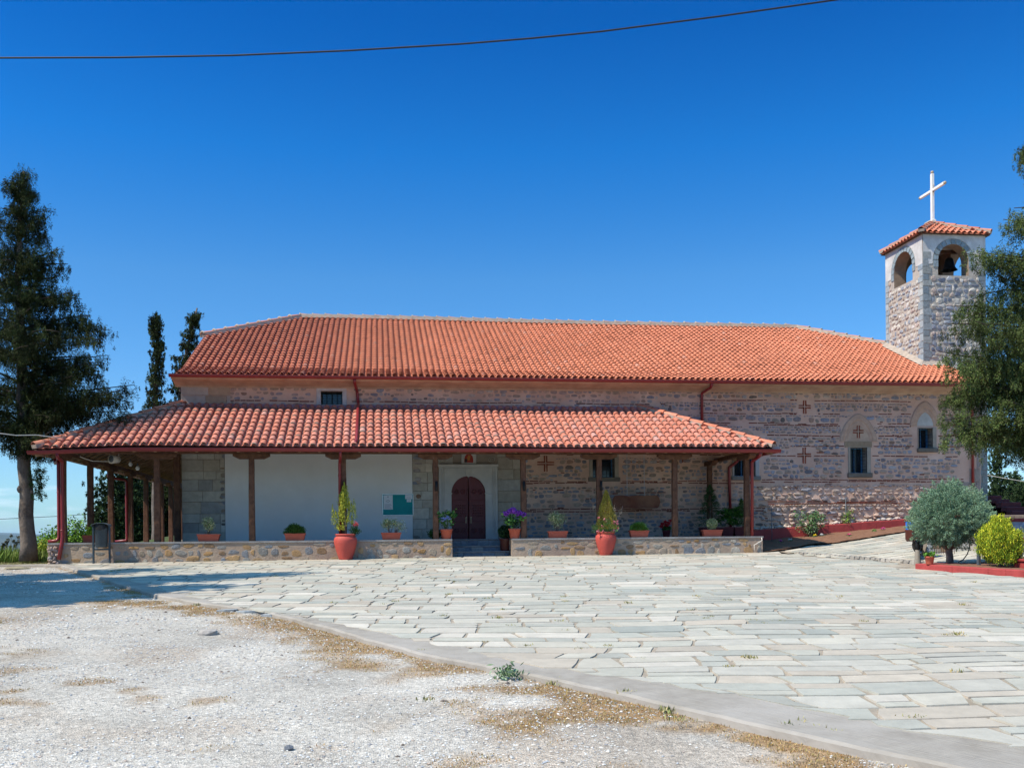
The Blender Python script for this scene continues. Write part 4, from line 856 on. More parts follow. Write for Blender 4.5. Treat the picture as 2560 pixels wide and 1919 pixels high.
def posl(u, v): x = EX0+v/sqrt(1+SPL**2); y = EY+u; return (x, y, EZ+.02+SPL*(x-EX0)+dipp(EX0)*max(0, 1-(y-EY)/3)*max(0, 1-(x-EX0)/3))
tiles(mb, posl, (0, 1, 0), 17.0, (HX0-EX0)*sqrt(1+SPL**2), .2055, .335, lambda u, v: u > v/sqrt(1+SPL**2)*(YW-EY)/(HX0-EX0), .079, pcol)
SPR = (5.42-EZ)/(EX1-HX1)
def posr(u, v): x = EX1-v/sqrt(1+SPR**2); y = YW-u; return (x, y, EZ+.02+SPR*(EX1-x))
tiles(mb, posr, (0, -1, 0), YW-EY, (EX1-HX1)*sqrt(1+SPR**2), .2055, .335, lambda u, v: (YW-EY-u) > v/sqrt(1+SPR**2)*(YW-EY)/(EX1-HX1), .079, pcol)
for i in range(int((EX1-EX0)/.2055)):   # mortar plugs under the lowest tiles
    u = (i+.5)*.2055; p = posf(u, 0); mb.add([(p[0]+.06*cos(a), p[1]+.025, p[2]+.016+.055*sin(a)) for a in np.linspace(0, pi, 8)], [tuple(range(8))], 1, (.3, .25, .2))
proof = mb.build('roof', ['tile', 'ridgemortar'], porch)
mb = MB(); d0 = -.035
c00 = (EX0, EY, EZ+d0+dipp(EX0)); c10 = (EX1, EY, EZ+d0); t0 = (HX0, YW, 5.42+d0); t1 = (HX1, YW, 5.42+d0); cl = (EX0, 42.6, EZ+d0); tl = (HX0, 42.6, 5.42+d0); cr = (EX1, YW, EZ+d0)
fm = (EX0+2.2, EY, EZ+d0); 
for A in ([c00, fm, t0], [fm, c10, t1, t0], [c00, t0, tl, cl], [c10, cr, t1]):
    mb.add(A+[(x, y, z-.022) for x, y, z in A], [tuple(range(len(A))), tuple(range(2*len(A)-1, len(A)-1, -1))]+[(i, (i+1) % len(A), (i+1) % len(A)+len(A), i+len(A)) for i in range(len(A))], 0)
mb.build('roof_deck', 'deck', porch)
mb = MB(); caps(mb, np.array(c00)+(.02, .02, .10), np.array(t0)+(0, 0, .09), 10, .10, bump=False); sub(mb.build('hip_cap', ['tile', 'ridgemortar']), proof); mb = MB(); caps(mb, np.array(c10)+(-.02, .02, .10), np.array(t1)+(0, 0, .09), 10, .10, bump=False)
sub(mb.build('hip_cap', ['tile', 'ridgemortar']), proof)
# rafters
def raft(a, b, w=.065, h=.085):
    mb = MB(); mb.obox(a, b, w, h); o = mb.build('rafter', 'woodlight', porch); return o
dz = -.035-.022-.045
for i in range(37):
    x = EX0+.35+i*.5
    if x > EX1-.1: break
    yt = min(YW, EY+max(0, (x-EX0))*(YW-EY)/(HX0-EX0), EY+max(0, (EX1-x))*(YW-EY)/(EX1-HX1))
    if yt-EY > .3: raft((x, EY+.02, EZ+dz+dipp(x)), (x, yt-.02, EZ+SP*(yt-EY)+dz))
for i in range(33):
    y = EY+.35+i*.5; xt = min(HX0, EX0+(y-EY)*(HX0-EX0)/(YW-EY)); raft((EX0+.02, y, EZ+dz+dipp(EX0)*max(0, 1-(y-EY)/3)), (xt-.02, y, EZ+SPL*(xt-EX0)+dz))
for i in range(6):
    y = EY+.35+i*.5; xt = EX1-(y-EY)*(EX1-HX1)/(YW-EY); raft((EX1-.02, y, EZ+dz), (xt+.02, y, EZ+SPR*(EX1-xt)+dz))
raft((EX0+.05, EY+.05, EZ+dz-.1), (HX0, YW, 5.42+dz-.03), .09, .12); raft((EX1-.05, EY+.05, EZ+dz-.02), (HX1, YW, 5.42+dz-.03), .09, .12)
# wall plates
BZ0, BZ1 = 3.765, 3.885
def beam(a, b, w=.14, h=.12):
    mb = MB(); mb.obox(a, b, w, h); return mb.build('beam', 'wood', porch)
beam((PX0-.3, PY, 3.905), (PX1+.3, PY, 3.915), .14, .09); beam((PX0, PY+.08, 3.88), (PX0, 42.2, 3.88), .14, .10); beam((PX1-.02, PY+.08, 3.90), (PX1-.02, YW-.02, 3.90), .14, .10)
def post(x, y, ztop=3.735, w=.15, bracket='x', z0=None):
    z0 = ZP if z0 is None else z0
    mb = MB(); n = 9; vs = []; jx, jy = rnd(-.012, .012), rnd(-.01, .01)
    for i in range(n):
        t = i/(n-1); ww = w/2*(1.0-.10*t)*(1+rnd(-.03, .03)); ox_, oy_ = x+jx*sin(t*3.1)+rnd(-.002, .002), y+jy*sin(t*2.5); z = z0+(ztop-z0)*t; b = .22*ww
        vs += [(ox_+a*ww-c*b, oy_+e*ww-f*b, z) for a, e, c, f in ((-1, -1, 0, -1), (-1, -1, -1, 0), (1, -1, 1, 0), (1, -1, 0, -1), (1, 1, 0, 1), (1, 1, 1, 0), (-1, 1, -1, 0), (-1, 1, 0, 1))]
    mb.add(vs, [(i*8+k, i*8+(k+1) % 8, (i+1)*8+(k+1) % 8, (i+1)*8+k) for i in range(n-1) for k in range(8)]+[tuple(range((n-1)*8, n*8))], 0)
    p = mb.build('post', 'wood', porch)
    mb = MB(); L_, h = .47*rnd(.95, 1.05), .125; zt = ztop+h-.005; cut = .15
    pr = [(-L_, zt), (-L_, zt-h*.45), (-L_+cut, zt-h), (L_-cut, zt-h), (L_, zt-h*.45), (L_, zt)]
    A = [(x+a, y-.085, z) if bracket == 'x' else (x-.085, y+a, z) for a, z in pr]; B = [(x+a, y+.085, z) if bracket == 'x' else (x+.085, y+a, z) for a, z in pr]
    mb.add(A+B, [tuple(range(6)), tuple(range(11, 5, -1))]+[(i, i+6, (i+1) % 6+6, (i+1) % 6) for i in range(6)]); sub(mb.build('bracket', 'wood'), p)
    return p
FPX_ = [W(u, 1250, PY)[0] for u in (393, 630, 859, 1089, 1308, 1498, 1687)]
post(PX0+.04, PY, bracket='y'); post(PX1-.05, PY, bracket='y')
for x in FPX_: post(x, PY)
for y in (28.4, 30.5, 32.8, 34.9, 37.3, 38.9, 40.8): post(PX0+.02, y, bracket='y', w=.16)
post(9.66, 28.36, bracket='y', w=.15)
post(XL-.10, YW-.12, ztop=4.9, w=.17, bracket='y')
gutter([(EX0-.09, EY-.09, EZ-.06-.075), (EX0+.6, EY-.09, EZ-.06-.062), (EX0+2.1, EY-.09, EZ-.052), (1, EY-.09, EZ-.056), (EX1+.12, EY-.09, EZ-.06)], .068, parent=porch)
gutter([(EX0-.075, 42.6, EZ-.06), (EX0-.075, 28.5, EZ-.06), (EX0-.075, EY-.02, EZ-.13)], .066, parent=porch); gutter([(EX1+.06, EY-.02, EZ-.066), (EX1+.06, YW-.03, EZ-.05)], .066, parent=porch)
# downpipes
pipe([(EX0+.02, 27.1, EZ-.18), (EX0+.02, 27.1, EZ-.3), (PX0-.1, 26.1, EZ-.30), (PX0-.06, PY-.06, EZ-.34), (PX0-.06, PY-.05, 1.78), (PX0-.1, PY-.08, 1.70), (PX0-.3, PY-.1, 1.68)], .04, parent=porch, clips=[(PX0-.06, PY-.05, 2.9)])
pipe([(PX0+.08, EY-.09, EZ-.18), (PX0+.08, EY-.08, EZ-.28), (PX0+.06, PY-.16, EZ-.33), (PX0+.055, PY-.15, 1.80), (PX0+.04, PY-.17, 1.62), (PX0-.02, PY-.22, 1.24)], .045, parent=porch, clips=[(PX0+.055, PY-.15, 3.0), (PX0+.05, PY-.15, 1.95)])
xp = FPX_[2]-.09
pipe([(xp+.04, EY-.09, EZ-.12), (xp+.04, EY-.02, EZ-.24), (xp, PY-.1, EZ-.36), (xp, PY-.10, ZP+.01)], .038, parent=porch, clips=[(xp, PY-.1, 3.3)])
pipe([(PX1+.12, EY-.09, EZ-.12), (PX1+.12, EY-.02, EZ-.22), (PX1+.06, PY-.12, EZ-.33), (PX1+.05, PY-.1, ZP+.01)], .043, parent=porch, clips=[(PX1+.05, PY-.1, 3.1), (PX1+.05, PY-.1, 2.2)])
pipe([(EX1+.05, YW-.2, EZ-.1), (EX1-.05, YW-.1, EZ-.22), (10.32, YW-.06, EZ-.3), (10.36, YW-.06, 1.9)], .042, parent=porch)
pipe([(EX0+.02, 32.2, EZ-.15), (EX0+.02, 32.2, EZ-.35), (PX0-.08, 32.7, EZ-.4), (PX0-.09, 32.75, 1.7), (PX0-.5, 32.7, 1.66)], .04, parent=porch)

# ================================================================== STONE BASE OF THE PORCH
base = empty('stone_platform', 'low rubble stone base with slab top carrying the porch posts', 'stone platform', (1, 26, 1.2))
SX0, SX1 = 1.86, 3.42; BX0, BX1 = -8.12, 10.28; BF = 25.86
mb = MB()
for a, b in ((BX0, SX0), (SX1, BX1)):
    n = 40
    mb.add([(a, BF, .6), (b, BF, .6), (b, BF, ZP-.03), (a, BF, ZP-.03)], [(0, 1, 2, 3)])
mb.add([(BX0, BF, .6), (BX0, 43, .6), (BX0, 43, ZP-.03), (BX0, BF, ZP-.03)], [(0, 3, 2, 1)]); mb.add([(BX1, BF, .6), (BX1, YW, .6), (BX1, YW, ZP-.03), (BX1, BF, ZP-.03)], [(0, 1, 2, 3)])
for x, s in ((SX0, 1), (SX1, -1)): mb.add([(x, BF, .6), (x, 27.3, .6), (x, 27.3, ZP-.03), (x, BF, ZP-.03)], [(0, 1, 2, 3)])
OC = [((.40, .24, .11), 2.4), ((.46, .29, .14), 2), ((.22, .24, .27), 2), ((.30, .29, .27), 2), ((.36, .29, .22), 2.6), ((.29, .18, .10), 1.2), ((.42, .38, .32), 1.4)]
def ocol(): 
    c = np.array(random.choices([o[0] for o in OC], [o[1] for o in OC])[0])*rnd(.8, 1.15); k = rnd(.0, .25); return tuple(c*(1-k)+np.array([.38, .30, .23])*k)
T3 = lambda u, v, o: (u, BF-.002-o, v)
for a, b in ((BX0+.15, SX0), (SX1, BX1-.02)):
    zg = float(gz((a+b)/2, BF)); rows = ((zg-.03, zg+.11), (zg+.12, zg+.30), (zg+.31, ZP-.06)) if a < 0 else ((zg-.03, zg+.17), (zg+.18, zg+.29), (zg+.30, ZP-.06))
    for r0, r1 in rows:
        u = a+rnd(0, .1)
        while u < b-.1:
            w = min(rnd(.08, .38), b-u); h = (r1-r0)*rnd(.5, 1.25)
            if rnd(0, 1) < .92 and w > .09: stone_at(mb, T3, u+w/2, (r0+r1)/2+rnd(-.035, .035), w*rnd(.7, .95), h*.95, rnd(.003, .012), ocol(), sq=2.5, rough=.2)
            u += w+rnd(0, .08)
T3l = lambda u, v, o: (BX0-.002-o, u, v)
rubble(mb, T3l, BF+.05, 42, .8, ZP-.06, .3, .9, .05, .1, .2, .2, blockfn=lambda *a: False, sq=2.4)
for k in range(24): stone_at(mb, lambda a, b, c: (a, BF-c, b), BX0+rnd(.02, .25), rnd(1.1, 1.55), rnd(.05, .12), rnd(.04, .1), rnd(.03, .07), stcol(k=.3), rough=.2, sq=2.3)
for k in range(30): stone_at(mb, lambda a, b, c: (SX0+.002 if k < 15 else SX1-.002, a, b), rnd(25.95, 27.2), rnd(1.15, 1.6), .14, .1, .0, ocol())
mb.build('wall', ['plinthmortar', 'stone'], base)
mb = MB()
def slabtop(a, b, y0, y1):
    u = a
    while u < b-.01:
        w = min(rnd(.8, 1.5), b-u); w = b-u if b-u-w < .3 else w; mb.box(u+.003, u+w-.003, y0, y1, ZP-.045, ZP+rnd(-.002, .002)); u += w
slabtop(BX0-.02, SX0-.0, BF-.02, 26.35); slabtop(SX1, BX1+.02, BF-.02, 26.35); slabtop(BX0-.02, SX0, 26.354, YW-.3); slabtop(SX1, BX1+.01, 26.354, YW-.004); mb.box(XL-.0, SX1-.004, YW-.296, YW-.004, ZP-.06, ZP-.003); mb.box(BX0-.02, XL-.004, YW-.296, 43, ZP-.06, ZP-.003)
mb.box(SX0+.004, SX1-.004, 27.3, YW-.3, ZP-.06, ZP-.002)
mb.build('coping', 'cap', base)
for z0, z1, y0 in ((.7, float(gz(2.6, 26.4))+.13, 26.30), (.7, ZP-.18, 26.62), (.7, ZP-.004, 26.98)):
    mb = MB(); mb.box(SX0+.003, SX1-.003, y0, 27.298, z0, z1-.03, 0); u = SX0
    while u < SX1-.05:
        w = min(rnd(.15, .35), SX1-u); mb.bbox(u+.008, u+w-.008, y0-.012, y0+.02, z1-.2, z1-.045, .008, 1, tuple(np.array(random.choice([(.20, .22, .25), (.14, .16, .2), (.26, .25, .24)])))); u += w
    mb.bbox(SX0+.004, SX1-.004, y0-.03, 27.29, z1-.03, z1, .006, 0); mb.build('step', ['greystep', 'stone'], base)
mb = MB(); mb.tube([(9.62+.62, BF-.03, ZP-.04), (10.24, BF-.06, ZP-.12), (10.02, BF-.05, ZP-.24), (10.04, BF-.05, 1.2)], .013, 8); tag(mb.build('drain_hose', 'wirewh', base), 'thin white hose bent down the right end of the base')

# ================================================================== BELL TOWER
TX0, TX1, TY0, TY1 = 17.68, 19.88, 30.5, 32.9; TZ = 11.47
tower = empty('bell_tower', 'square rubble stone bell tower with arched openings and tiled cap', 'bell tower', ((TX0+TX1)/2, (TY0+TY1)/2, 1.5))
def archwall(mb, T, w, z0, z1, c, r, sill, spring, m, dep=0.):
    n = 14; A = [(c+r*cos(a), spring+r*sin(a)) for a in np.linspace(pi, 0, n+1)]
    q = lambda pts, mm=m: mb.add([T(u, v, dep) for u, v in pts], [tuple(range(len(pts)))], mm)
    q([(0, z0), (w, z0), (w, sill), (0, sill)]); q([(0, sill), (c-r, sill), (c-r, spring), (0, spring)]); q([(c+r, sill), (w, sill), (w, spring), (c+r, spring)])
    q([(0, spring), A[0], A[0], (0, z1)][:1]+[A[0]]+[(c-r, z1), (0, z1)]); q([A[-1], (w, spring), (w, z1), (c+r, z1)])
    for i in range(n): q([A[i], A[i+1], (A[i+1][0], z1), (A[i][0], z1)])
def archreveal(mb, T, c, r, sill, spring, m, th=.42):
    n = 14; A = [(c-r, sill)]+[(c+r*cos(a), spring+r*sin(a)) for a in np.linspace(pi, 0, n+1)]+[(c+r, sill)]
    for i in range(len(A)-1): mb.add([T(*A[i], 0), T(*A[i+1], 0), T(*A[i+1], -th), T(*A[i], -th)], [(0, 1, 2, 3)], m, (.30, .22, .16))
    mb.add([T(c-r, sill, 0), T(c+r, sill, 0), T(c+r, sill, -th), T(c-r, sill, -th)], [(0, 1, 2, 3)], m, (.2, .16, .13))
TWX, TWY = TX1-TX0, TY1-TY0
faces = [(lambda u, v, o: (TX0+u, TY0-o, v), TWX, .53+.54, .54), (lambda u, v, o: (TX0-o, TY0+u, v), TWY, 1.23, .60), (lambda u, v, o: (TX0+u, TY1+o, v), TWX, 1.07, .54), (lambda u, v, o: (TX1+o, TY0+u, v), TWY, 1.23, .6)]
mb = MB(); SILL, SPR_ = 10.13, 10.62
for T_, w, c, r in faces:
    archwall(mb, T_, w, .8, TZ, c, r, SILL, SPR_, 0); archreveal(mb, T_, c, r, SILL, SPR_, 3)
    # inner skin
    n = 14
    Ti = lambda u, v, o, T_=T_: T_(u, v, o-.42)
    archwall(mb, lambda u, v, o, Ti=Ti: Ti(u, v, 0), w, SILL-.6, TZ-.1, c, r, SILL, SPR_, 4)
mb.box(TX0+.05, TX1-.05, TY0+.05, TY1-.05, SILL-.35, SILL-.25, 0); mb.box(TX0+.3, TX1-.3, TY0+.3, TY1-.3, TZ-.12, TZ-.06, 0)
TMIX = (.42, .36, .30)
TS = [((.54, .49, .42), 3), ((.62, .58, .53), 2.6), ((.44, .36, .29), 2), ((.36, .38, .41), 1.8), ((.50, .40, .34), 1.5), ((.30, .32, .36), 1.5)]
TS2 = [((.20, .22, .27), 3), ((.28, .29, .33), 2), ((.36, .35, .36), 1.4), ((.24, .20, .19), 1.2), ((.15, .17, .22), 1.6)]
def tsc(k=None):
    t_ = TS if fi == 1 or rnd(0, 1) < .5 else TS2  # darker stones mixed into the front face, its shade put into the colour
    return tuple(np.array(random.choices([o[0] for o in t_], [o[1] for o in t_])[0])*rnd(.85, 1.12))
for fi, (T_, w, c, r) in enumerate(faces[:2]):
    z = 2.0
    while z < 10.75:
        h = rnd(.10, .20); u = .24+rnd(0, .05); top = min(z+h, 10.75)
        while u < w-.24:
            ww = min(rnd(.08, .30), w-.22-u)
            if ww > .07 and not (z+h > SILL-.03 and u+ww > c-r-.16 and u < c+r+.16) and not (z > 10.28 and fi == 1): 
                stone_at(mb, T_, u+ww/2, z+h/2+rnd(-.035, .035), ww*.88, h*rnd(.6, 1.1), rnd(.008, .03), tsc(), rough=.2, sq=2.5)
            u += ww+.008
        z += h+.01
    z = 2.0; k = 0
    while z < (10.5 if fi == 1 else 10.75):
        h = rnd(.18, .26); a = (.19, .29) if k % 2 else (.29, .19)
        for s, ww in ((0, a[0]), (1, a[1])):
            col = tuple(np.array(random.choice([(.33, .37, .38), (.40, .43, .43), (.28, .33, .36), (.45, .46, .43)]))*rnd(.9, 1.1)*(.75 if fi == 0 else 1.05)); u0 = 0 if s == 0 else w-ww; g = .010  # quoins painted darker on the shaded front, lighter on the sunlit side
            P = [(u0+g*(s), z+g), (u0+ww-g*(1-s), z+g), (u0+ww-g*(1-s), z+h-g), (u0+g*s, z+h-g)]
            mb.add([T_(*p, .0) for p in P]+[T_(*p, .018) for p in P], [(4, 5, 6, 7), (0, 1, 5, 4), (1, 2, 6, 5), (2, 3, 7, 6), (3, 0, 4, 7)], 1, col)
        z += h; k += 1
    # voussoirs
    for i in range(11):
        a0, a1 = pi*i/11+.025, pi*(i+1)/11-.025; col = tuple(np.array([.27, .33, .35])*rnd(.85, 1.2)); r0, r1 = r+.005, r+.165
        P = [(c+r0*cos(a0), SPR_+r0*sin(a0)), (c+r1*cos(a0), SPR_+r1*sin(a0)), (c+r1*cos(a1), SPR_+r1*sin(a1)), (c+r0*cos(a1), SPR_+r0*sin(a1))]
        mb.add([T_(*p, 0) for p in P]+[T_(*p, .022) for p in P], [(4, 5, 6, 7), (0, 1, 5, 4), (1, 2, 6, 5), (2, 3, 7, 6), (3, 0, 4, 7)], 1, col)
    for s in (-1, 1):
        P = [(c+s*r, SPR_-.22), (c+s*(r+.165), SPR_-.22), (c+s*(r+.165), SPR_-.005), (c+s*r, SPR_-.005)]; mb.add([T_(*p, .022) for p in P]+[T_(*p, 0) for p in P], [(0, 1, 2, 3), (0, 1, 5, 4), (1, 2, 6, 5), (2, 3, 7, 6), (3, 0, 4, 7)], 1, (.27, .32, .34))
mb.build('wall', ['towerm', 'stone', 'brick', 'ashlar', 'brick_inner'], tower)
mb = MB()
for fi, (T_, w, c, r) in enumerate(faces):   # rendered upper band, cut round the arch
    n = 20; A = [(c+(r+.19)*cos(a), SPR_+(r+.19)*sin(a)) for a in np.linspace(pi, 0, n+1)]; q = lambda P: mb.add([T_(u, v, .012) for u, v in P], [tuple(range(len(P)))], 0)
    zb = 10.46; q([(0, zb), (c-r-.19, zb+.05), A[0], (c-r-.19, TZ), (0, TZ)]); q([(w, zb), (w, TZ), (c+r+.19, TZ), A[-1], (c+r+.19, zb+.03)])
    for i in range(n):
        if A[i][1] < TZ: q([A[i], A[i+1], (A[i+1][0], TZ), (A[i][0], TZ)])
mb.build('plaster_band', 'dplaster', tower)
# mortar flashing where the tower meets the roof
mb = MB(); L1 = [(TX0-.02, y, zroof(y)+dipr(17.6, y)) for y in np.linspace(TY0-.02, TY1, 10)]
for a, b in zip(L1, L1[1:]): mb.add([(a[0]-.16, a[1]-.03, a[2]+.05), (b[0]-.16, b[1]-.03, b[2]+.05), (b[0]+.02, b[1], b[2]+.2), (a[0]+.02, a[1], a[2]+.2)], [(0, 1, 2, 3)], 0, smooth=True)
z = zroof(TY0)+dipr(17.9, TY0); mb.add([(TX0-.18, TY0-.14, z-.0), (TX0+.75, TY0-.14, z-.02), (TX0+.75, TY0, z+.16), (TX0-.02, TY0, z+.19), (TX0-.02, TY0+.1, z+.22), (TX0-.2, TY0+.1, z+.07)], [(0, 1, 2, 3), (0, 3, 4, 5)])
mb.build('flashing', 'ridgemortar', tower)
# cap roof
mb = MB(); ov = .13; AX, AY, AZ = (TX0+TX1)/2-.05, (TY0+TY1)/2, 12.16; EZT = TZ-.01
cs = [(TX0-ov, TY0-ov, EZT), (TX1+ov, TY0-ov, EZT), (TX1+ov, TY1+ov, EZT), (TX0-ov, TY1+ov, EZT)]; ap = (AX, AY, AZ)
for i in range(4): mb.add([cs[i], cs[(i+1) % 4], ap], [(0, 1, 2)], 2)
mb.add(cs, [(3, 2, 1, 0)], 2)
def slope_tiles(c0, c1, flip=False):
    c0, c1 = np.array(c0), np.array(c1); U = unit(c1-c0); L_ = np.linalg.norm(c1-c0); t = (np.array(ap)-c0)@U; foot = c0+U*t; vv = np.array(ap)-foot; vl = np.linalg.norm(vv); V = vv/vl
    tiles(mb, lambda u, v: c0+U*u+V*v+np.array([0, 0, .02]), U, L_, vl, .2, .27, lambda u, v: (u > t*v/vl and u < L_-(L_-t)*v/vl), .075)
for i in range(4): slope_tiles(cs[i], cs[(i+1) % 4])
for i in range(4): caps(mb, np.array(cs[i])+(0, 0, .09), np.array(ap)+(0, 0, .06), 5, .085, bump=False)
mb.tube([(AX-.25, AY, AZ-.02), (AX, AY, AZ+.06), (AX+.25, AY, AZ-.02)], [.08, .14, .08], 8, 1, noise=.2)
mb.build('roof', ['tile', 'ridgemortar', 'deck'], tower)
# cross, arms along the length of depth
CXx, CYy = W(2331, 500, AY)[0], AY; c0 = AZ+.0; c1 = W(2330, 431, AY)[2]
mb = MB(); ctr = c0+(c1-c0)*.655; mb.bbox(CXx-.05, CXx+.05, CYy-.05, CYy+.05, c0-.05, c1-.05, .01); mb.bbox(CXx-.042, CXx+.042, CYy-.72, CYy-.052, ctr-.045, ctr+.045, .01); mb.bbox(CXx-.042, CXx+.042, CYy+.052, CYy+.72, ctr-.045, ctr+.045, .01); mb.bbox(CXx-.085, CXx+.085, CYy-.085, CYy+.085, c0-.08, c0+.18, .01)
cr_ = mb.build('cross', 'cross', tower); mb = MB()
for p in ((0, 0, c1-ctr), (0, -.76, 0), (0, .76, 0)): mb.lathe([(.001, -.05), (.04, -.04), (.055, 0), (.04, .04), (.001, .05)], CXx+p[0], CYy+p[1], ctr+p[2], 10)
for k in range(20):
    a = 2*pi*k/20
    if abs(sin(2*a)) > .3: mb.tube([(CXx, CYy+.06*cos(a), ctr+.06*sin(a)), (CXx, CYy+.22*cos(a), ctr+.22*sin(a))], [.012, .003], 5)
sub(mb.build('ornament', 'gold'), cr_)
by = AY-.45; bw_ = W(2373, 676, by); bx, bz = bw_[0], bw_[2]; mb = MB(); mb.lathe([(.02, .42), (.09, .41), (.13, .36), (.15, .25), (.18, .12), (.24, .02), (.27, 0), (.25, 0), (.2, .05)], bx, by, bz, 20); mb.tube([(bx, by, bz-.03), (bx, by, bz+.2)], .03, 8)
bell = mb.build('bell', 'bronze', tower); mb = MB(); mb.box(TX0+.42, TX1-.42, by-.05, by+.05, bz+.56, bz+.66); mb.box(bx-.04, bx+.04, by-.03, by+.03, bz+.4, bz+.56); sub(mb.build('bell_beam', 'wood'), bell)

# ================================================================== THINGS ON THE CHURCH
for x, l in zip((FPX_[2]+.02, FPX_[3]+.02, FPX_[4]+.01, FPX_[5]+.03), ('on the post above the golden urn cypress', 'on the post just left of the arched door', 'on the post beside the purple hydrangea', 'on the post before the porch window')):
    e = empty('wall_lamp', 'black cylinder lamp '+l, 'lamp', (x, PY-.12, 2.95), 'black lamps on the porch posts'); z = 3.02
    mb = MB(); mb.tube([(x, PY-.13, z-.13), (x, PY-.13, z+.13)], .034, 14); mb.build('lamp_body', 'iron', e); mb = MB(); mb.box(x-.03, x+.03, PY-.10, PY-.068, z-.05, z+.05); mb.build('bracket', 'iron', e)
sp = W(285, 1148, 26.9); e = empty('loudspeaker', 'cream horn loudspeaker hung under the left porch corner', 'loudspeaker', sp)
mb = MB(); P = [np.array(sp)+np.array([a, b, 0])*1. for a, b in ((-.05, -.12), (.02, -.02), (.08, .10))]; mb.tube(P, [.115, .10, .085], 18); mb.build('housing', 'wirewh', e)
mb = MB(); 
for dx in (-.1, .12): mb.tube([sp+(dx, 0, .05), sp+(dx, 0, .28)], .007, 6)
mb.tube([sp+(-.1, 0, .28), sp+(.12, 0, .28)], .007, 6); mb.build('bracket', 'wirewh', e)
mb = MB(); q = sp+(-.03, -.125, 0); mb.tube([q, q+(-.008, -.012, 0)], [.09, .085], 18); mb.build('grille', 'greymetal', e)
mb = MB(); a = W(200, 1141, 26.1); b = W(232, 1152, 26.4); mb.tube([a, (a+b)/2+(0, 0, -.01), b, W(262, 1153, 26.7), sp+(0, 0, -.05)], .012, 6); tag(mb.build('speaker_cable', 'wirewh'), 'pale cable running under the eave to the horn loudspeaker', 'cable')
for px, py, l in ((326, 1160, 'left globe of the two small white ones under the left porch beam'), (344, 1170, 'right globe of the two small white ones under the left porch beam')):
    c = W(px, py, 28.2); e = empty('globe_lamp', l, 'lamp', c, 'globe lamps under the beam'); mb = MB(); mb.lathe([(.001, -.06), (.035, -.05), (.055, 0), (.035, .045), (.015, .06)], *c, 14); mb.build('globe', 'white', e); mb = MB(); mb.tube([c+(0, 0, .055), c+(0, 0, .14)], .016, 8); mb.build('stem', 'greymetal', e)
# notice board
e = empty('notice_board', 'teal felt notice board with papers on the white plaster wall', 'notice board', (.51, YW-.06, 2.35)); y = YW-.05
A_, B_ = W(957, 1236, y), W(1032, 1286, y); x0, x1, z1, z0 = A_[0], B_[0], A_[2], B_[2]
mb = MB(); mb.box(x0, x1, y-.012, y+.01, z0, z1); mb.build('panel', 'board', e)
mb = MB(); f = .022; mb.bbox(x0-f, x1+f, y-.03, y+.012, z0-f, z0, .004); mb.bbox(x0-f, x1+f, y-.03, y+.012, z1, z1+f, .004); mb.bbox(x0-f, x0, y-.029, y+.012, z0, z1, .004); mb.bbox(x1, x1+f, y-.029, y+.012, z0, z1, .004); mb.build('frame', 'alu', e)
w, h = x1-x0, z1-z0
for a, b, c, d, l in ((.02, .33, .27, .98, 'tall white notice at the left of the board'), (.75, .985, .78, .99, 'upper white paper at the right of the board'), (.80, .95, .63, .77, 'lower small paper at the right of the board')):
    mb = MB(); mb.box(x0+a*w, x0+b*w, y-.015, y-.0125, z0+c*h, z0+d*h); p = tag(mb.build('paper', 'paper', e), l); k = MB()
    if a < .1:
        for i in range(5): k.box(x0+(a+.03)*w, x0+(b-.03-.03*(i % 3))*w, y-.0165, y-.0152, z0+(c+.04+.05*i)*h, z0+(c+.055+.05*i)*h)
        k.tube([(x0+.17*w+.035*cos(t)*(1+.3*cos(2*t)), y-.0165, z0+.68*h+.03*sin(t)) for t in np.linspace(0, 2*pi, 15)], .005, 5, caps=False); k.box(x0+.155*w, x0+.185*w, y-.0165, y-.0152, z0+.86*h, z0+.92*h)
    else:
        for i in range(2): k.box(x0+(a+.03)*w, x0+(b-.04)*w, y-.0165, y-.0152, z0+(c+.04+.06*i)*h, z0+(c+.05+.06*i)*h)
    sub(k.build('print', 'ink'), p)
# painted saint above the door, generic
ic = W(1172, 1145, YW-.06); e = empty('icon_plaque', 'small painted saint figure in red on a pale plaque above the door', 'icon', (ic[0], YW-.05, 3.8)); cx = ic[0]
mb = MB(); mb.bbox(cx-.215, cx+.215, YW-.05, YW-.016, 3.79, 4.32, .02); mb.build('plaque', 'marble', e)
mb = MB(); y = YW-.053
def flat(pts, col, dy=0.): mb.add([(cx+a, y-dy, b) for a, b in pts], [tuple(range(len(pts)))], 0, col)
flat([(.0+.095*cos(t), 4.155+.095*sin(t)) for t in np.linspace(0, 2*pi, 20)[:-1]], (.48, .27, .03))
flat([(-.125, 3.84), (.125, 3.84), (.13, 3.93), (.11, 4.02), (.05, 4.09), (-.05, 4.09), (-.11, 4.02), (-.13, 3.93)], (.33, .03, .015), .002)
flat([(-.12, 3.84), (-.05, 3.84), (-.04, 3.93), (-.09, 3.96), (-.12, 3.93)], (.02, .015, .015), .003); flat([(-.03, 3.90), (.02, 3.90), (.05, 4.02), (0, 4.06), (-.05, 3.98)], (.42, .18, .03), .003)
flat([(.045*cos(t), 4.15+.06*sin(t)) for t in np.linspace(0, 2*pi, 16)[:-1]], (.10, .04, .015), .003); flat([(.032*cos(t), 4.14+.042*sin(t)) for t in np.linspace(0, 2*pi, 16)[:-1]], (.50, .28, .14), .004)
mb.build('painting', 'icon', e)
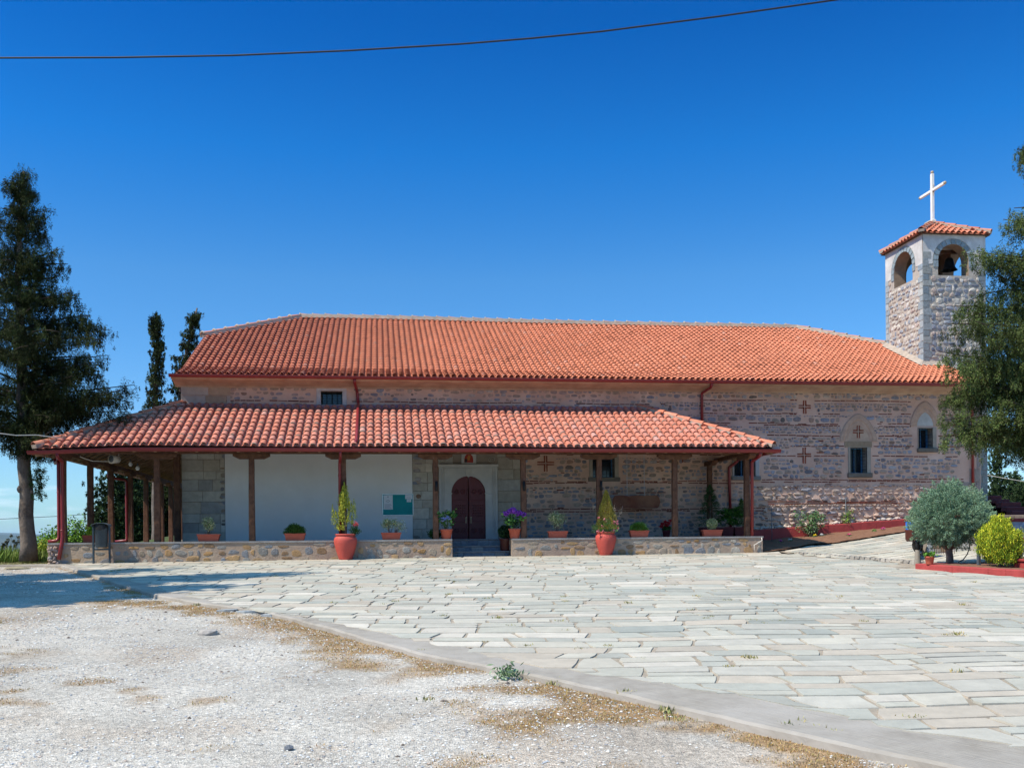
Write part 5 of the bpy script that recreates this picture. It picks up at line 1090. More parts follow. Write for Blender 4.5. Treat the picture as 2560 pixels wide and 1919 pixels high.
# hanging wooden plank on chains
yh = 27.9; A_, B_ = W(1531, 1238, yh), W(1650, 1270, yh); x0, x1, z1, z0 = A_[0], B_[0], A_[2], B_[2]; e = empty('hanging_plank', 'worn red brown wooden sounding plank hung on two chains', 'wooden plank', ((x0+x1)/2, yh, z0))
n = 60; L_ = x1-x0; prof = lambda t: (.5*(z1-z0))*(.86+.14*abs(sin(pi*t*3))**.4)*min(1, (min(t, 1-t)/.055)**.5 if min(t, 1-t) < .055 else 1)
top = [(x0+L_*i/n, (z0+z1)/2+prof(i/n)) for i in range(n+1)]; bot = [(x0+L_*i/n, (z0+z1)/2-prof(i/n)*.98) for i in range(n, -1, -1)]; pts = top+bot; k = len(pts)
mb = MB(); mb.add([(a, yh-.03, b) for a, b in pts]+[(a, yh+.03, b) for a, b in pts], [tuple(range(k)), tuple(range(2*k-1, k-1, -1))]+[(i, i+k, (i+1) % k+k, (i+1) % k) for i in range(k)]); mb.build('plank', 'rust', e)
for px in (1568, 1611):
    a = W(px, 1237, yh); mb = MB(); z = a[2]; j = 0
    while z < 4.9:
        mb.tube([(a[0]+(.010*cos(t) if j % 2 else 0), yh+(0 if j % 2 else .010*cos(t)), z+.019*sin(t)) for t in np.linspace(0, 2*pi, 9)], .0042, 5, caps=False); z += .028; j += 1
    mb.build('chain', 'chain', e)

# ================================================================== LITTER BIN
def litter_bin(cx, cy, zg, label, matk='bin'):
    e = empty('litter_bin', label, 'litter bin', (cx, cy, zg), 'litter bins'); 
    for s in (-1, 1):
        mb = MB(); mb.bbox(cx+s*.19-.022, cx+s*.19+.022, cy-.025, cy+.025, zg-.1, zg+.93, .006); mb.build('post', matk, e)
    mb = MB(); mb.bbox(cx-.167, cx+.167, cy-.02, cy+.02, zg+.33, zg+.37, .005); mb.build('crossbar', matk, e)
    mb = MB(); mb.lathe([(.10, .40), (.125, .40), (.14, .43), (.160, .92), (.168, .93), (.168, .955), (.155, .955), (.135, .5)], cx, cy, zg, 30, sx=1, sy=.85)
    for i in range(16):
        for j in range(40):
            a = 2*pi*(j+.5*(i % 2))/40; r = .1425+.018*(i/16); x, y, z = cx+r*1.01*cos(a), cy+r*.86*sin(a), zg+.47+i*.025; t = (-sin(a)*.005, cos(a)*.0045)
            mb.add([(x-t[0], y-t[1], z), (x, y, z-.006), (x+t[0], y+t[1], z), (x, y, z+.006)], [(0, 1, 2, 3)], 1)
    b = mb.build('bucket', [matk, 'rubber'], e)
    return e
g = G(257, 1408); e = litter_bin(g[0], g[1]-.1, g[2], 'dark metal litter bin with bin bag at the left end of the stone base')
mb = MB(); cx, cy, zg = g[0], g[1]-.1, g[2]; vs = []; n = 14
for i in range(n+1):
    a = pi*i/n; x = cx-cos(a)*.21; z = zg+.93+.075*sin(a)
    for dy in (-.16, .16): vs.append((x, cy+dy, z))
    for dy in (.16, -.16): vs.append((x, cy+dy, z-.012))
mb.add(vs, [(i*4+k, i*4+(k+1) % 4, i*4+4+(k+1) % 4, i*4+4+k) for i in range(n) for k in range(4)]+[(0, 1, 2, 3), (n*4+3, n*4+2, n*4+1, n*4)], smooth=False); mb.build('lid', 'greymetal', e)
mb = MB(); vs = []; n = 36
for i in range(n): a = 2*pi*i/n; vs += [(cx+.172*cos(a), cy+.15*sin(a), zg+.965), (cx+(.178+.01*sin(5*a))*cos(a), cy+(.155+.01*sin(5*a))*sin(a), zg+.86-.03*sin(3*a)-.02*rnd(0, 1))]
mb.add(vs, [(2*i, 2*i+1, (2*i+3) % (2*n), (2*i+2) % (2*n)) for i in range(n)], smooth=True); mb.build('bin_bag', 'rubber', e)

# ================================================================== POTTED PLANTS
def trough(cx, cy, z, l, parent, w=.20, h=.185, mk='terra'):
    mb = MB(); vs = []
    for zz, k in ((0, .80), (.012, .82), (h*.80, .96), (h*.82, 1.03), (h, 1.05), (h, .98), (h*.85, .95)):
        for a, b in ((-1, -1), (1, -1), (1, 1), (-1, 1)): vs.append((cx+a*l/2*(k if k < 1.02 else 1.0+.01), cy+b*w/2*k, z+zz)) if k >= .96 else vs.append((cx+a*l/2*(k+.04), cy+b*w/2*k, z+zz))
    mb.add(vs, [(i*4+k, i*4+(k+1) % 4, i*4+4+(k+1) % 4, i*4+4+k) for i in range(6) for k in range(4)]+[(3, 2, 1, 0)]); p = mb.build('pot', mk, parent)
    mb = MB(); mb.box(cx-l*.46, cx+l*.46, cy-w*.44, cy+w*.44, z+h*.7, z+h*.86); mb.build('soil', 'soil', parent); return p
def roundpot(cx, cy, z, r, h, parent, mk='terra'):
    mb = MB(); mb.lathe([(.001, 0), (r*.70, 0), (r*.72, .01), (r*.93, h*.82), (r*1.0, h*.84), (r*1.02, h), (r*.92, h), (r*.88, h*.8)], cx, cy, z, 28); mb.build('pot', mk, parent)
    mb = MB(); mb.lathe([(.001, h*.86), (r*.9, h*.84)], cx, cy, z, 20); mb.build('soil', 'soil', parent)
def foliage(parent, P, D, ln, wd, cols, var=.25, name='foliage', w=None):
    V, C = leaves(P, D, ln, wd, jitcol(len(P), cols, w, var)); return quadmesh(name, V, C, 'leaf', parent)
def stems(parent, base_, tips, r=.006, mk='bark', name='stem'):
    mb = MB()
    for t in tips: b = np.array(base_)+(rnd(-.03, .03), rnd(-.02, .02), 0); m = (b+t)/2+(rnd(-.03, .03), rnd(-.03, .03), .02); mb.tube([b, m, t], [r, r*.8, r*.4], 5, col=(.11, .15, .06))
    return mb.build(name, mk, parent)
def blob(n, c, s, shell=.35, lump=.25):
    d = rdir(n); r = (1-shell*RS.rand(n)**1.5); k = 1+lump*(np.sin(d[:, 0]*5+c[0]*3)*np.cos(d[:, 2]*4+c[1])+.6*np.sin(d[:, 1]*7+1.3*c[0]))
    return np.array(c)+d*(r*k)[:, None]*np.array(s), d
VAR = [(.40, .42, .22), (.20, .26, .10), (.52, .50, .30), (.14, .20, .07)]
DG = [(.035, .085, .018), (.06, .13, .025), (.02, .05, .012)]; LG = [(.09, .20, .03), (.14, .28, .04), (.05, .12, .02)]
def plant_obj(label, cat, px, pyb, Y, z=ZP, group=None, name='potted_plant'):
    c = W(px, pyb, Y); return empty(name, label, cat, (c[0], Y, z), group), c[0]
YP = 26.02
# (centre px, kind, plant)
def shrub_in_trough(px, l, lab, pts, Y=YP):
    e, x = plant_obj(lab, 'potted plant', px, 1350, Y, group='troughs of plants on the stone base'); trough(x, Y, ZP, l, e)
    pts(e, x, Y); return e
def ball_olive(e, x, Y, w, h, dx=0., z0=.17, n=1100, tilt=0.):
    tips = [np.array((x+dx+rnd(-.5, .5)*w, Y+rnd(-.08, .08), ZP+z0+h*rnd(.45, .9))) for _ in range(10)]; stems(e, (x+dx*.5, Y, ZP+.14), tips)
    P = []
    for t in tips: P.append(t+RS.normal(0, 1, (n//14, 3))*[w*.13, .05, h*.12])
    B, _ = blob(n//3, (x+dx, Y, ZP+z0+h*.55), (w*.45, .12, h*.42), .8); P.append(B); P = np.concatenate(P); foliage(e, P, rdir(len(P))+[0, 0, .6], .036, .016, VAR)
def mound(e, x, Y, w, h, cols, n=2600, ln=.05, wd=.012, z0=.17, up=.9):
    P, d = blob(n, (x, Y, ZP+z0), (w/2, .13, h), .5, .12); P[:, 2] = ZP+z0+abs(P[:, 2]-ZP-z0)*.95; foliage(e, P, d*[1, 1, .7]+[0, 0, up], ln, wd, cols)
shrub_in_trough(227, .36, 'terracotta pot of yellow green leaves behind the litter bin', lambda e, x, Y: mound(e, x+.06, Y, .34, .30, [(.22, .36, .03), (.34, .48, .04), (.12, .24, .02)], 420, .07, .035), 26.3)
shrub_in_trough(522, .56, 'terracotta trough with a small upright variegated shrub by the dressed stone corner', lambda e, x, Y: ball_olive(e, x, Y, .26, .42))
shrub_in_trough(738, .53, 'terracotta trough with dark green fern mound before the white wall', lambda e, x, Y: mound(e, x, Y, .54, .27, DG+[(.08, .17, .03)], 2400, .06, .016))
def t4(e, x, Y): ball_olive(e, x, Y, .34, .36, -.08); ball_olive(e, x, Y, .30, .40, .22, n=420, z0=.10)
shrub_in_trough(978, .52, 'terracotta trough with spreading variegated shrub under the notice board', t4)
shrub_in_trough(1394, .53, 'terracotta trough with upright variegated shrub right of the door steps', lambda e, x, Y: ball_olive(e, x, Y, .40, .50, n=1700))
shrub_in_trough(1597, .53, 'terracotta trough with low bright green dome under the hanging plank', lambda e, x, Y: mound(e, x, Y, .50, .25, LG, 3000, .05, .010))
shrub_in_trough(1780, .55, 'terracotta trough with round clipped variegated shrub near the right corner post', lambda e, x, Y: (stems(e, (x, Y, ZP+.15), [np.array((x+rnd(-.04, .04), Y, ZP+.3)) for _ in range(4)]), foliage(e, blob(1700, (x, Y, ZP+.34), (.155, .15, .155), .5, .1)[0], rdir(1700), .032, .014, VAR)))
def hydrangea(px, lab, flow, nfl, topz, Y=YP, spread=.2):
    e, x = plant_obj(lab, 'potted plant', px, 1346, Y, group='hydrangeas by the door'); roundpot(x, Y, ZP, .165, .265, e)
    tips = [np.array((x+rnd(-spread, spread), Y+rnd(-.12, .12), ZP+.28+rnd(.1, topz))) for _ in range(16)]; stems(e, (x, Y, ZP+.22), tips, .007, 'leaf')
    P = np.concatenate([t+RS.normal(0, 1, (16, 3))*[.06, .06, .05] for t in tips]); foliage(e, P, rdir(len(P))*[1, 1, .5], .10, .06, [(.035, .10, .025), (.06, .16, .035), (.12, .24, .06)])
    for k in range(nfl):
        c = (x+flow[1][k][0], Y-.06+rnd(-.06, .03), ZP+flow[1][k][1]); F, d = blob(420, c, (.085, .075, .06), .25, .05); foliage(e, F, rdir(420), .026, .022, flow[0], name='flower')
    return e
hydrangea(1116, 'potted hydrangea with two pale blue flower heads left of the door', ([(.30, .36, .72), (.45, .50, .85), (.25, .25, .60)], [(-.10, .52), (.03, .55)]), 2, .42)
hydrangea(1287, 'potted hydrangea crowned with purple flower heads right of the door', ([(.22, .04, .42), (.38, .10, .62), (.10, .03, .35), (.50, .12, .55)], [(-.24, .66), (-.13, .72), (.0, .70), (.12, .68), (.22, .63), (-.05, .76), (.07, .64)]), 7, .36, spread=.22)
e, x = plant_obj('dark leafy plant half hidden behind the post left of the door', 'potted plant', 1089, 1345, 26.35); roundpot(x, 26.35, ZP, .10, .12, e, 'brownpot'); foliage(e, blob(900, (x, 26.35, ZP+.14), (.2, .12, .15), .6)[0], rdir(900), .05, .03, DG)
zs_ = float(gz(3.2, 26.4))+.13; g = W(1264, 1378, 26.46); e = empty('potted_plant', 'dark brown glazed pot with round dark bush on the door steps', 'potted plant', (g[0], 26.46, zs_)); zz_ = zs_
mb = MB(); mb.lathe([(.001, 0), (.12, 0), (.14, .03), (.155, .28), (.17, .30), (.17, .33), (.15, .33), (.14, .28)], g[0], 26.46, zz_, 26); mb.build('pot', 'brownpot', e); foliage(e, blob(2600, (g[0], 26.46, zz_+.50), (.20, .19, .19), .5, .12)[0], rdir(2600), .05, .028, [(.012, .035, .018), (.02, .05, .022), (.03, .065, .02)])
# red geranium and the row of dark red planters at the back right
Yg = 27.3; e, x = plant_obj('small dark red pot of red geraniums behind the right porch post', 'potted plant', 1666, 1337, Yg); roundpot(x, Yg, ZP, .12, .19, e, 'darkpot')
foliage(e, blob(260, (x, Yg, ZP+.24), (.12, .1, .08), .7)[0], rdir(260), .06, .05, DG); P = np.concatenate([np.array((x+a, Yg-.05, ZP+b))+RS.normal(0, 1, (90, 3))*[.03, .03, .022] for a, b in ((-.13, .36), (-.05, .42), (.05, .38), (.11, .46), (-.16, .30), (-.02, .33))]); foliage(e, P, rdir(len(P)), .035, .03, [(.42, .015, .02), (.30, .01, .015), (.55, .03, .03)], name='flower')
Yb = 27.75
def planter(px0, px1, lab):
    a, b = W(px0, 1335, Yb), W(px1, 1335, Yb); x = (a[0]+b[0])/2; e = empty('potted_plant', lab, 'potted plant', (x, Yb, ZP), 'dark red planters at the right end of the porch'); trough(x, Yb, ZP, b[0]-a[0], e, .42, .27, 'darkpot'); return e, x
e, x = planter(1752, 1800, 'dark red planter with tall thin dark conifer at the right end of the porch')
n = 5200; t = RS.rand(n)**.8; r = .42*(1-t)**.75*(.35+.65*RS.rand(n)); a = RS.rand(n)*6.28; P = np.stack([x+r*np.cos(a)*1.15, Yb+r*np.sin(a)*.8, ZP+.28+t*1.22], 1)
lay = np.sin(P[:, 2]*30+a*2) > -.35; P = P[lay]; foliage(e, P, np.stack([np.cos(a[lay]), np.sin(a[lay]), RS.normal(.15, .35, lay.sum())], 1), .075, .012, [(.022, .055, .018), (.04, .085, .025), (.06, .11, .035)])
mb = MB(); mb.tube([(x, Yb, ZP+.2), (x+.01, Yb, ZP+1.4)], [.014, .005], 6); mb.build('stem', 'bark', e)
e, x = planter(1800, 1829, 'dark red planter with broad leafy green bush at the right end of the porch')
P = []; D = []
for k in range(46):
    c = np.array((x+.12+RS.normal(0, .20), Yb+RS.normal(0, .14), ZP+.42+rnd(-.05, .40))); m_ = 26; d = rdir(m_)*[1, 1, .5]; P.append(c+d*.07); D.append(d+[0, 0, -.15])
foliage(e, np.concatenate(P), np.concatenate(D), .13, .034, [(.05, .13, .02), (.09, .20, .03), (.03, .075, .015)])
e, x = planter(1831, 1864, 'dark red planter with feathery pale conifer by the corner downpipe')
n = 2600; t = RS.rand(n); r = .24*(1-t)**.6*RS.rand(n)**.6; a = RS.rand(n)*6.28; P = np.stack([x+.08+r*np.cos(a), Yb+r*np.sin(a), ZP+.3+t*.78], 1); foliage(e, P, np.stack([np.cos(a)*.7, np.sin(a)*.7, np.full(n, .8)], 1), .07, .01, [(.06, .12, .035), (.10, .17, .05), (.04, .08, .02)])

# the two big painted urns
def urn(px, pyb, s, lab):
    g = G(px, pyb); cx, cy, z = g[0], g[1]+.05, g[2]; e = empty('potted_plant', lab, 'potted plant', (cx, cy, z), 'big red urns in front of the base')
    pr = [(.001, 0), (.165, 0), (.175, .02), (.205, .12), (.255, .28), (.29, .42), (.298, .50), (.285, .565), (.245, .605), (.232, .615), (.238, .625), (.262, .640), (.265, .662), (.25, .672), (.225, .668), (.215, .6)]
    mb = MB(); mb.lathe([(a*s, b*s) for a, b in pr], cx, cy, z, 44); mb.build('pot', 'urn', e); mb = MB(); mb.lathe([(.001, .62*s), (.23*s, .615*s)], cx, cy, z, 24); mb.build('soil', 'soil', e); return e, cx, cy, z+.63*s
e, x, y, z = urn(864, 1399, .985, 'big red urn with ragged golden cypress left of the notice board')
GOLD = [(.42, .42, .05), (.55, .52, .07), (.28, .32, .05), (.16, .22, .05)]
P = []; D = []; C = []
for k in range(52):
    t = rnd(0, 1)**.8; zt = z+.05+t*1.05; rr = .30*(1-t)**.75+.03; a = rnd(0, 6.28); c0 = np.array((x-.02+rr*cos(a)*rnd(.3, 1), y+rr*sin(a)*rnd(.3, .9), zt)); L_ = rnd(.16, .30); m_ = 95
    s = RS.rand(m_); P.append(c0+np.stack([RS.normal(0, .035, m_)*(1.1-s), RS.normal(0, .035, m_)*(1.1-s), s*L_], 1)); D.append(np.stack([RS.normal(0, .4, m_)+cos(a)*.3, RS.normal(0, .4, m_)+sin(a)*.3, np.ones(m_)], 1))
for a, b in ((0, 1.28), (-.30, .72), (.02, 1.18), (-.27, .6), (.24, .85), (.27, .75)):
    m_ = 110; s = RS.rand(m_); P.append(np.array((x+a-.02, y, z+b-.32))+np.stack([RS.normal(0, .03, m_)*(1.1-s), RS.normal(0, .03, m_)*(1.1-s), s*.40], 1)); D.append(np.stack([RS.normal(0, .3, m_), RS.normal(0, .3, m_), np.ones(m_)], 1))
foliage(e, np.concatenate(P), np.concatenate(D), .055, .012, GOLD, w=[.34, .22, .28, .16]); mb = MB(); mb.tube([(x, y, z-.05), (x, y, z+.6)], [.02, .01], 6); mb.build('stem', 'bark', e)
foliage(e, blob(420, (x+.24, y-.05, z+.12), (.15, .1, .14), .8)[0], rdir(420), .05, .02, DG); P = np.concatenate([np.array((x+a, y-.1, z+b))+RS.normal(0, .018, (60, 3)) for a, b in ((.27, .30), (.24, .27), (.30, .27))]); foliage(e, P, rdir(len(P)), .03, .025, [(.6, .10, .10), (.7, .18, .16)], name='flower')
e, x, y, z = urn(1516, 1388, .93, 'big red urn with conical golden shrub and pink flowers under the plank')
n = 9000; t = RS.rand(n)**1.1; a = RS.rand(n)*6.28; r = (.30*(1-t)**.85+.015)*(1+.14*np.sin(5*a+t*11)+.08*np.sin(9*a))*(.72+.28*RS.rand(n)); P = np.stack([x+.02+r*np.cos(a), y+r*np.sin(a), z+.12+t*1.02], 1)
foliage(e, P, np.stack([np.cos(a)*.6, np.sin(a)*.6, np.full(n, .9)], 1), .035, .012, [(.38, .32, .05), (.48, .42, .08), (.25, .24, .05), (.30, .20, .05)])
P, d = blob(3400, (x, y-.04, z+.16), (.33, .26, .22), .7, .3); P[:, 2] = np.maximum(P[:, 2], z-.02); foliage(e, P, d*[1, 1, .3]+[0, 0, .8], .05, .010, [(.10, .22, .06), (.16, .30, .10), (.07, .15, .06)])
sp_ = [np.array((x+.42, y-.05, z+.62)), np.array((x+.36, y-.05, z+.45)), np.array((x-.33, y-.05, z+.68)), np.array((x+.22, y-.1, z+.62))]; stems(e, (x, y, z+.05), sp_, .006, 'leaf'); P = np.concatenate([s+RS.normal(0, 1, (46, 3))*[.02, .02, .06] for s in sp_]); foliage(e, P, rdir(len(P)), .03, .012, [(.45, .36, .28), (.35, .30, .16), (.55, .38, .34)])
P = np.concatenate([np.array((x+rnd(-.3, .3), y-.24+rnd(0, .08), z+rnd(.02, .42)))+RS.normal(0, .013, (46, 3)) for _ in range(15)]); foliage(e, P, rdir(len(P)), .028, .024, [(.62, .22, .25), (.70, .32, .34), (.55, .12, .16)], name='flower')

# ================================================================== FLOWER BED BY THE WALL
def bush_at(px, pyb, lab, w, h, cols, n, ln, wd, ncl=30, name='rose_bush', cat='rose bush', sparse=.06, flowers=None):
    g = G(px, pyb); x, y, z = g[0], g[1], g[2]+.04; e = empty(name, lab, cat, (x, y, z))
    tips = [np.array((x+RS.normal(0, w*.28), y+RS.normal(0, w*.15), z+h*rnd(.25, 1))) for _ in range(ncl)]; stems(e, (x, y, z-.05), tips, .007, 'bark')
    P = np.concatenate([t+RS.normal(0, sparse, (n//ncl, 3)) for t in tips]); foliage(e, P, rdir(len(P)), ln, wd, cols)
    if flowers is not None:
        P = np.concatenate([t+RS.normal(0, .015, (24, 3)) for t in random.sample(tips, min(5, len(tips)))]); foliage(e, P, rdir(len(P)), .035, .03, flowers, name='flower')
    return e
RG = [(.08, .17, .05), (.13, .24, .09), (.20, .30, .16), (.05, .11, .035)]
bush_at(2027, 1346, 'full leafy rose bush in the bed against the red base', .75, .72, RG, 1500, .055, .038, 34, flowers=[(.6, .5, .4)])
bush_at(2120, 1333, 'thin upright young shrub with yellow green leaves in the bed', .30, .60, [(.20, .30, .06), (.14, .24, .05)], 330, .07, .025, 12, 'young_shrub', 'shrub')
bush_at(2184, 1323, 'rose bush with open crown right of the thin shrub', .50, .62, RG, 620, .055, .035, 18)
bush_at(2198, 1319, 'low dark rose plant beside the open rose bush', .22, .24, RG, 200, .045, .03, 9)
bush_at(2247, 1313, 'small yellow green seedling by the far stake', .18, .34, [(.2, .3, .06)], 140, .05, .022, 8, 'young_shrub', 'shrub')
for (px, py, cs, l) in ((2038, 1347, [(.75, .55, .03)], 'yellow flowers at the foot of the rose bush'), (2055, 1345, [(.75, .72, .68)], 'white flowers at the foot of the rose bush'), (2123, 1345, [(.65, .10, .22)], 'pink flowers in the middle of the bed'), (2137, 1331, [(.7, .5, .05)], 'yellow flowers by the thin shrub'), (2208, 1330, [(.80, .12, .35)], 'bright pink flowers near the path edge'), (2185, 1334, [(.2, .3, .08)], 'small green tuft in the bed'), (1952, 1362, [(.45, .08, .25)], 'magenta flowers in the shade of the porch'), (1975, 1358, [(.6, .6, .58)], 'pale flowers in the shade of the porch')):
    g = G(px, py); e = empty('bedding_plant', l, 'flowers', (g[0], g[1], g[2])); P, d = blob(70, (g[0], g[1], g[2]+.07), (.09, .07, .05), .8); foliage(e, P, rdir(70), .05, .02, RG); P, d = blob(60, (g[0], g[1], g[2]+.115), (.06, .05, .03), .8); foliage(e, P, rdir(60), .035, .03, cs, name='flower')
for px, pt_, pb, l in ((1930, 1265, 1360, 'thin green stake in the shaded left end of the bed'), (2115, 1244, 1334, 'thin green stake beside the thin shrub'), (2239, 1232, 1316, 'thin green stake at the far end of the bed')):
    g = G(px, pb); t = W(px-1, pt_, g[1]); mb = MB(); mb.tube([g-(0, 0, .1), (g[0], g[1], t[2])], .010, 7); tag(mb.build('garden_stake', 'greymetal'), l, 'stake', 'garden stakes in the bed')
mb = MB()
for px, py in ((2090, 1338), (2105, 1337), (2160, 1335), (2175, 1331), (2210, 1322), (2222, 1321), (2235, 1322), (2062, 1347), (2150, 1333)):
    g = G(px, py); c = (.50, .42, .33); n = 7; w = rnd(.1, .2); mb.add([(g[0]+cos(2*pi*k/n)*w*rnd(.7, 1), g[1]+sin(2*pi*k/n)*.06, g[2]+.05+rnd(0, .02)) for k in range(n)]+[(g[0]+cos(2*pi*k/n)*w, g[1]+sin(2*pi*k/n)*.07, g[2]-.03) for k in range(n)], [tuple(range(n))]+[(i, i+n, (i+1) % n+n, (i+1) % n) for i in range(n)], 0, c)
tag(mb.build('edging_stones', 'ashlar'), 'flat pale stones edging the plants in the bed', 'stones', kind='stuff')

# ================================================================== RIGHT-HAND GARDEN
KP = [G(2288, 1423), G(2380, 1430), G(2470, 1436), G(2560, 1442)]; KP = [(p[0], p[1]) for p in KP]
d_ = unit(np.array(KP[-1])-np.array(KP[-2])); KP.append(tuple(np.array(KP[-1])+d_*4.5)); kh = .125
mb = MB()
for i in range(len(KP)-1):
    a, b = np.array(KP[i]), np.array(KP[i+1]); d = unit(b-a); n2 = np.array([-d[1], d[0]]); n2 = n2 if n2[0] > 0 else -n2; L_ = np.linalg.norm(b-a); ns = max(2, int(L_/.45))
    for k in range(ns):
        p = a+d*L_*k/ns+d*.002; q = a+d*L_*(k+1)/ns-d*.002; zp, zq = float(gz(*p)), float(gz(*q)); o = rnd(-.004, .004)
        vs = [(*(p+n2*o), zp-.1), (*(q+n2*o), zq-.1), (*(q+n2*o), zq+kh-.012), (*(p+n2*o), zp+kh-.012), (*(p+n2*.02), zp+kh), (*(q+n2*.02), zq+kh), (*(q+n2*.22), zq+kh), (*(p+n2*.22), zp+kh), (*(p+n2*.22), zp-.1), (*(q+n2*.22), zq-.1)]
        mb.add(vs, [(0, 1, 2, 3), (3, 2, 5, 4), (4, 5, 6, 7), (7, 6, 9, 8), (0, 3, 4, 7, 8), (1, 9, 6, 5, 2)], 0)
a = np.array(KP[0]); mb.box(a[0]+.22, a[0]+1.2, a[1]-.0, a[1]+.2, float(gz(*a))-.1, float(gz(*a))+kh-.004)
tag(mb.build('garden_kerb', 'redpaint'), 'long red painted masonry kerb of the garden at the right', 'kerb')
xs_ = np.arange(10.9, 18, .15); ys_ = np.arange(8, 19.2, .15)
kyx = lambda y: np.interp(y, [p[1] for p in KP[::-1]], [p[0] for p in KP[::-1]])
bedg = grid_mesh('garden_soil', np.arange(10.6, 20, .12), np.arange(9, KP[0][1]+.1, .12), lambda x, y: gz(x, y)+kh-.03+.04*fbm(x, y, 2, 7), 'earth', keep=lambda x, y: (x > kyx(y)+.2))
def KZ(px, py, off=kh):       # a point standing in the raised bed
    d = ray(px, py)
    for Y in np.linspace(8, 30, 4400):
        p = np.array([0, 0, CZ])+d*Y/d[1]
        if p[2] < gz(p[0], p[1])+off: return p
    return p
# blue green juniper on a short trunk
jb = KZ(2375, 1404); jY = jb[1]; e = empty('juniper_tree', 'rounded blue green juniper on a short trunk behind the red kerb', 'juniper', jb)
ctr = W(2377, 1285, jY); rx = (W(2484, 1290, jY)[0]-W(2272, 1290, jY)[0])/2; zt_, zb_ = W(2375, 1198, jY)[2], W(2375, 1378, jY)[2]; rz = (zt_-zb_)/2
mb = MB(); mb.tube([jb-(0, 0, .1), jb+(0, 0, .1), jb+(-.02, 0, .22), jb+(-.06, 0, .42)], [.085, .07, .066, .06], 12, noise=.12)
for a in np.linspace(0, 6.28, 8)[:-1]: mb.tube([jb+(-.03, 0, .25), jb+(.25*cos(a), .25*sin(a), .42), jb+(.5*cos(a), .5*sin(a), .75)], [.04, .03, .01], 6)
mb.build('trunk', 'bark', e)
P = []; D = []; NC = 1900
for k in range(NC):
    d = rdir(1)[0]; 
    rr = rnd(.08, 1.0)**.45; flat_ = .80 if d[2] < 0 else 1.0; pear = 1.0-.22*max(0, d[2]); c = np.array((ctr[0], jY, (zt_+zb_)/2-.05))+d*np.array((rx*.92*pear, rx*.92*pear, rz*flat_*1.0))*rr*(1+.10*sin(4*atan2(d[1], d[0])+3*d[2])); m_ = 100; v = unit(d+np.array([0, 0, .35])); s = RS.rand(m_, 1)
    P.append(c-v*.05+v*s*.13+RS.normal(0, .030, (m_, 3))*(1.25-s)); D.append(v+RS.normal(0, .55, (m_, 3)))
foliage(e, np.concatenate(P), np.concatenate(D), .032, .010, [(.17, .27, .16), (.23, .35, .22), (.12, .20, .12), (.29, .40, .27), (.16, .12, .08)], w=[.3, .3, .2, .17, .03], var=.2, name='crown')
# golden thuja
tb = KZ(2500, 1414); tY = tb[1]; e = empty('golden_thuja', 'bushy yellow green thuja at the right behind the red kerb', 'thuja', tb); tx0, tx1 = W(2448, 1350, tY)[0], W(2546, 1350, tY)[0]; ttop = W(2500, 1292, tY)[2]; P = []; D = []; C = []
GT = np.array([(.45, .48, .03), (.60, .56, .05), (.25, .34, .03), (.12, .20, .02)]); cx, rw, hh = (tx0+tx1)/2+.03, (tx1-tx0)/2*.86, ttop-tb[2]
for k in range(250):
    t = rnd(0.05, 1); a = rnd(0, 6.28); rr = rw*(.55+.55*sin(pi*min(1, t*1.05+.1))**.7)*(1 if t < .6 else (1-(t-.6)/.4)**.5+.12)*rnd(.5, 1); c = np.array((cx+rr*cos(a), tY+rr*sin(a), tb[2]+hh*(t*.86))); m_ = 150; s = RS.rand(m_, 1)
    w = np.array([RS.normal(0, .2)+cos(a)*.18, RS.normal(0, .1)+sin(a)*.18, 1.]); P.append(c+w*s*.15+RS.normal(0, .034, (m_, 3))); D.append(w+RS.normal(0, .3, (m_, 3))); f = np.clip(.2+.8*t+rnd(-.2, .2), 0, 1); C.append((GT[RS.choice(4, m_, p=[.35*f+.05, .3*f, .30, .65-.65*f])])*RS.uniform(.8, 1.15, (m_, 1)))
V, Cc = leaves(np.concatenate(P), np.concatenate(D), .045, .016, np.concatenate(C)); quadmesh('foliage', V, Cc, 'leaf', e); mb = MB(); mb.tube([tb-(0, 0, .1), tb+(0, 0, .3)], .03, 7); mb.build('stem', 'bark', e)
# grey post
pb = KZ(2447, 1411); mb = MB(); t = W(2447, 1345, pb[1]); mb.bbox(pb[0]-.032, pb[0]+.032, pb[1]-.03, pb[1]+.03, pb[2]-.1, t[2], .006); e = empty('grey_post', 'square grey metal post standing right of the juniper trunk', 'post', pb); mb.build('post', 'greymetal', e); mb = MB(); mb.bbox(pb[0]-.04, pb[0]+.04, pb[1]-.038, pb[1]+.038, t[2], t[2]+.02, .004); mb.build('cap', 'greymetal', e)
# flower pot on the kerb
pb = KZ(2324, 1410, kh); e = empty('potted_plant', 'orange plastic pot with small green plant on the red kerb', 'potted plant', pb); roundpot(pb[0], pb[1], pb[2], .098, .165, e); foliage(e, blob(300, (pb[0], pb[1], pb[2]+.19), (.12, .1, .06), .8)[0], rdir(300), .05, .035, LG)
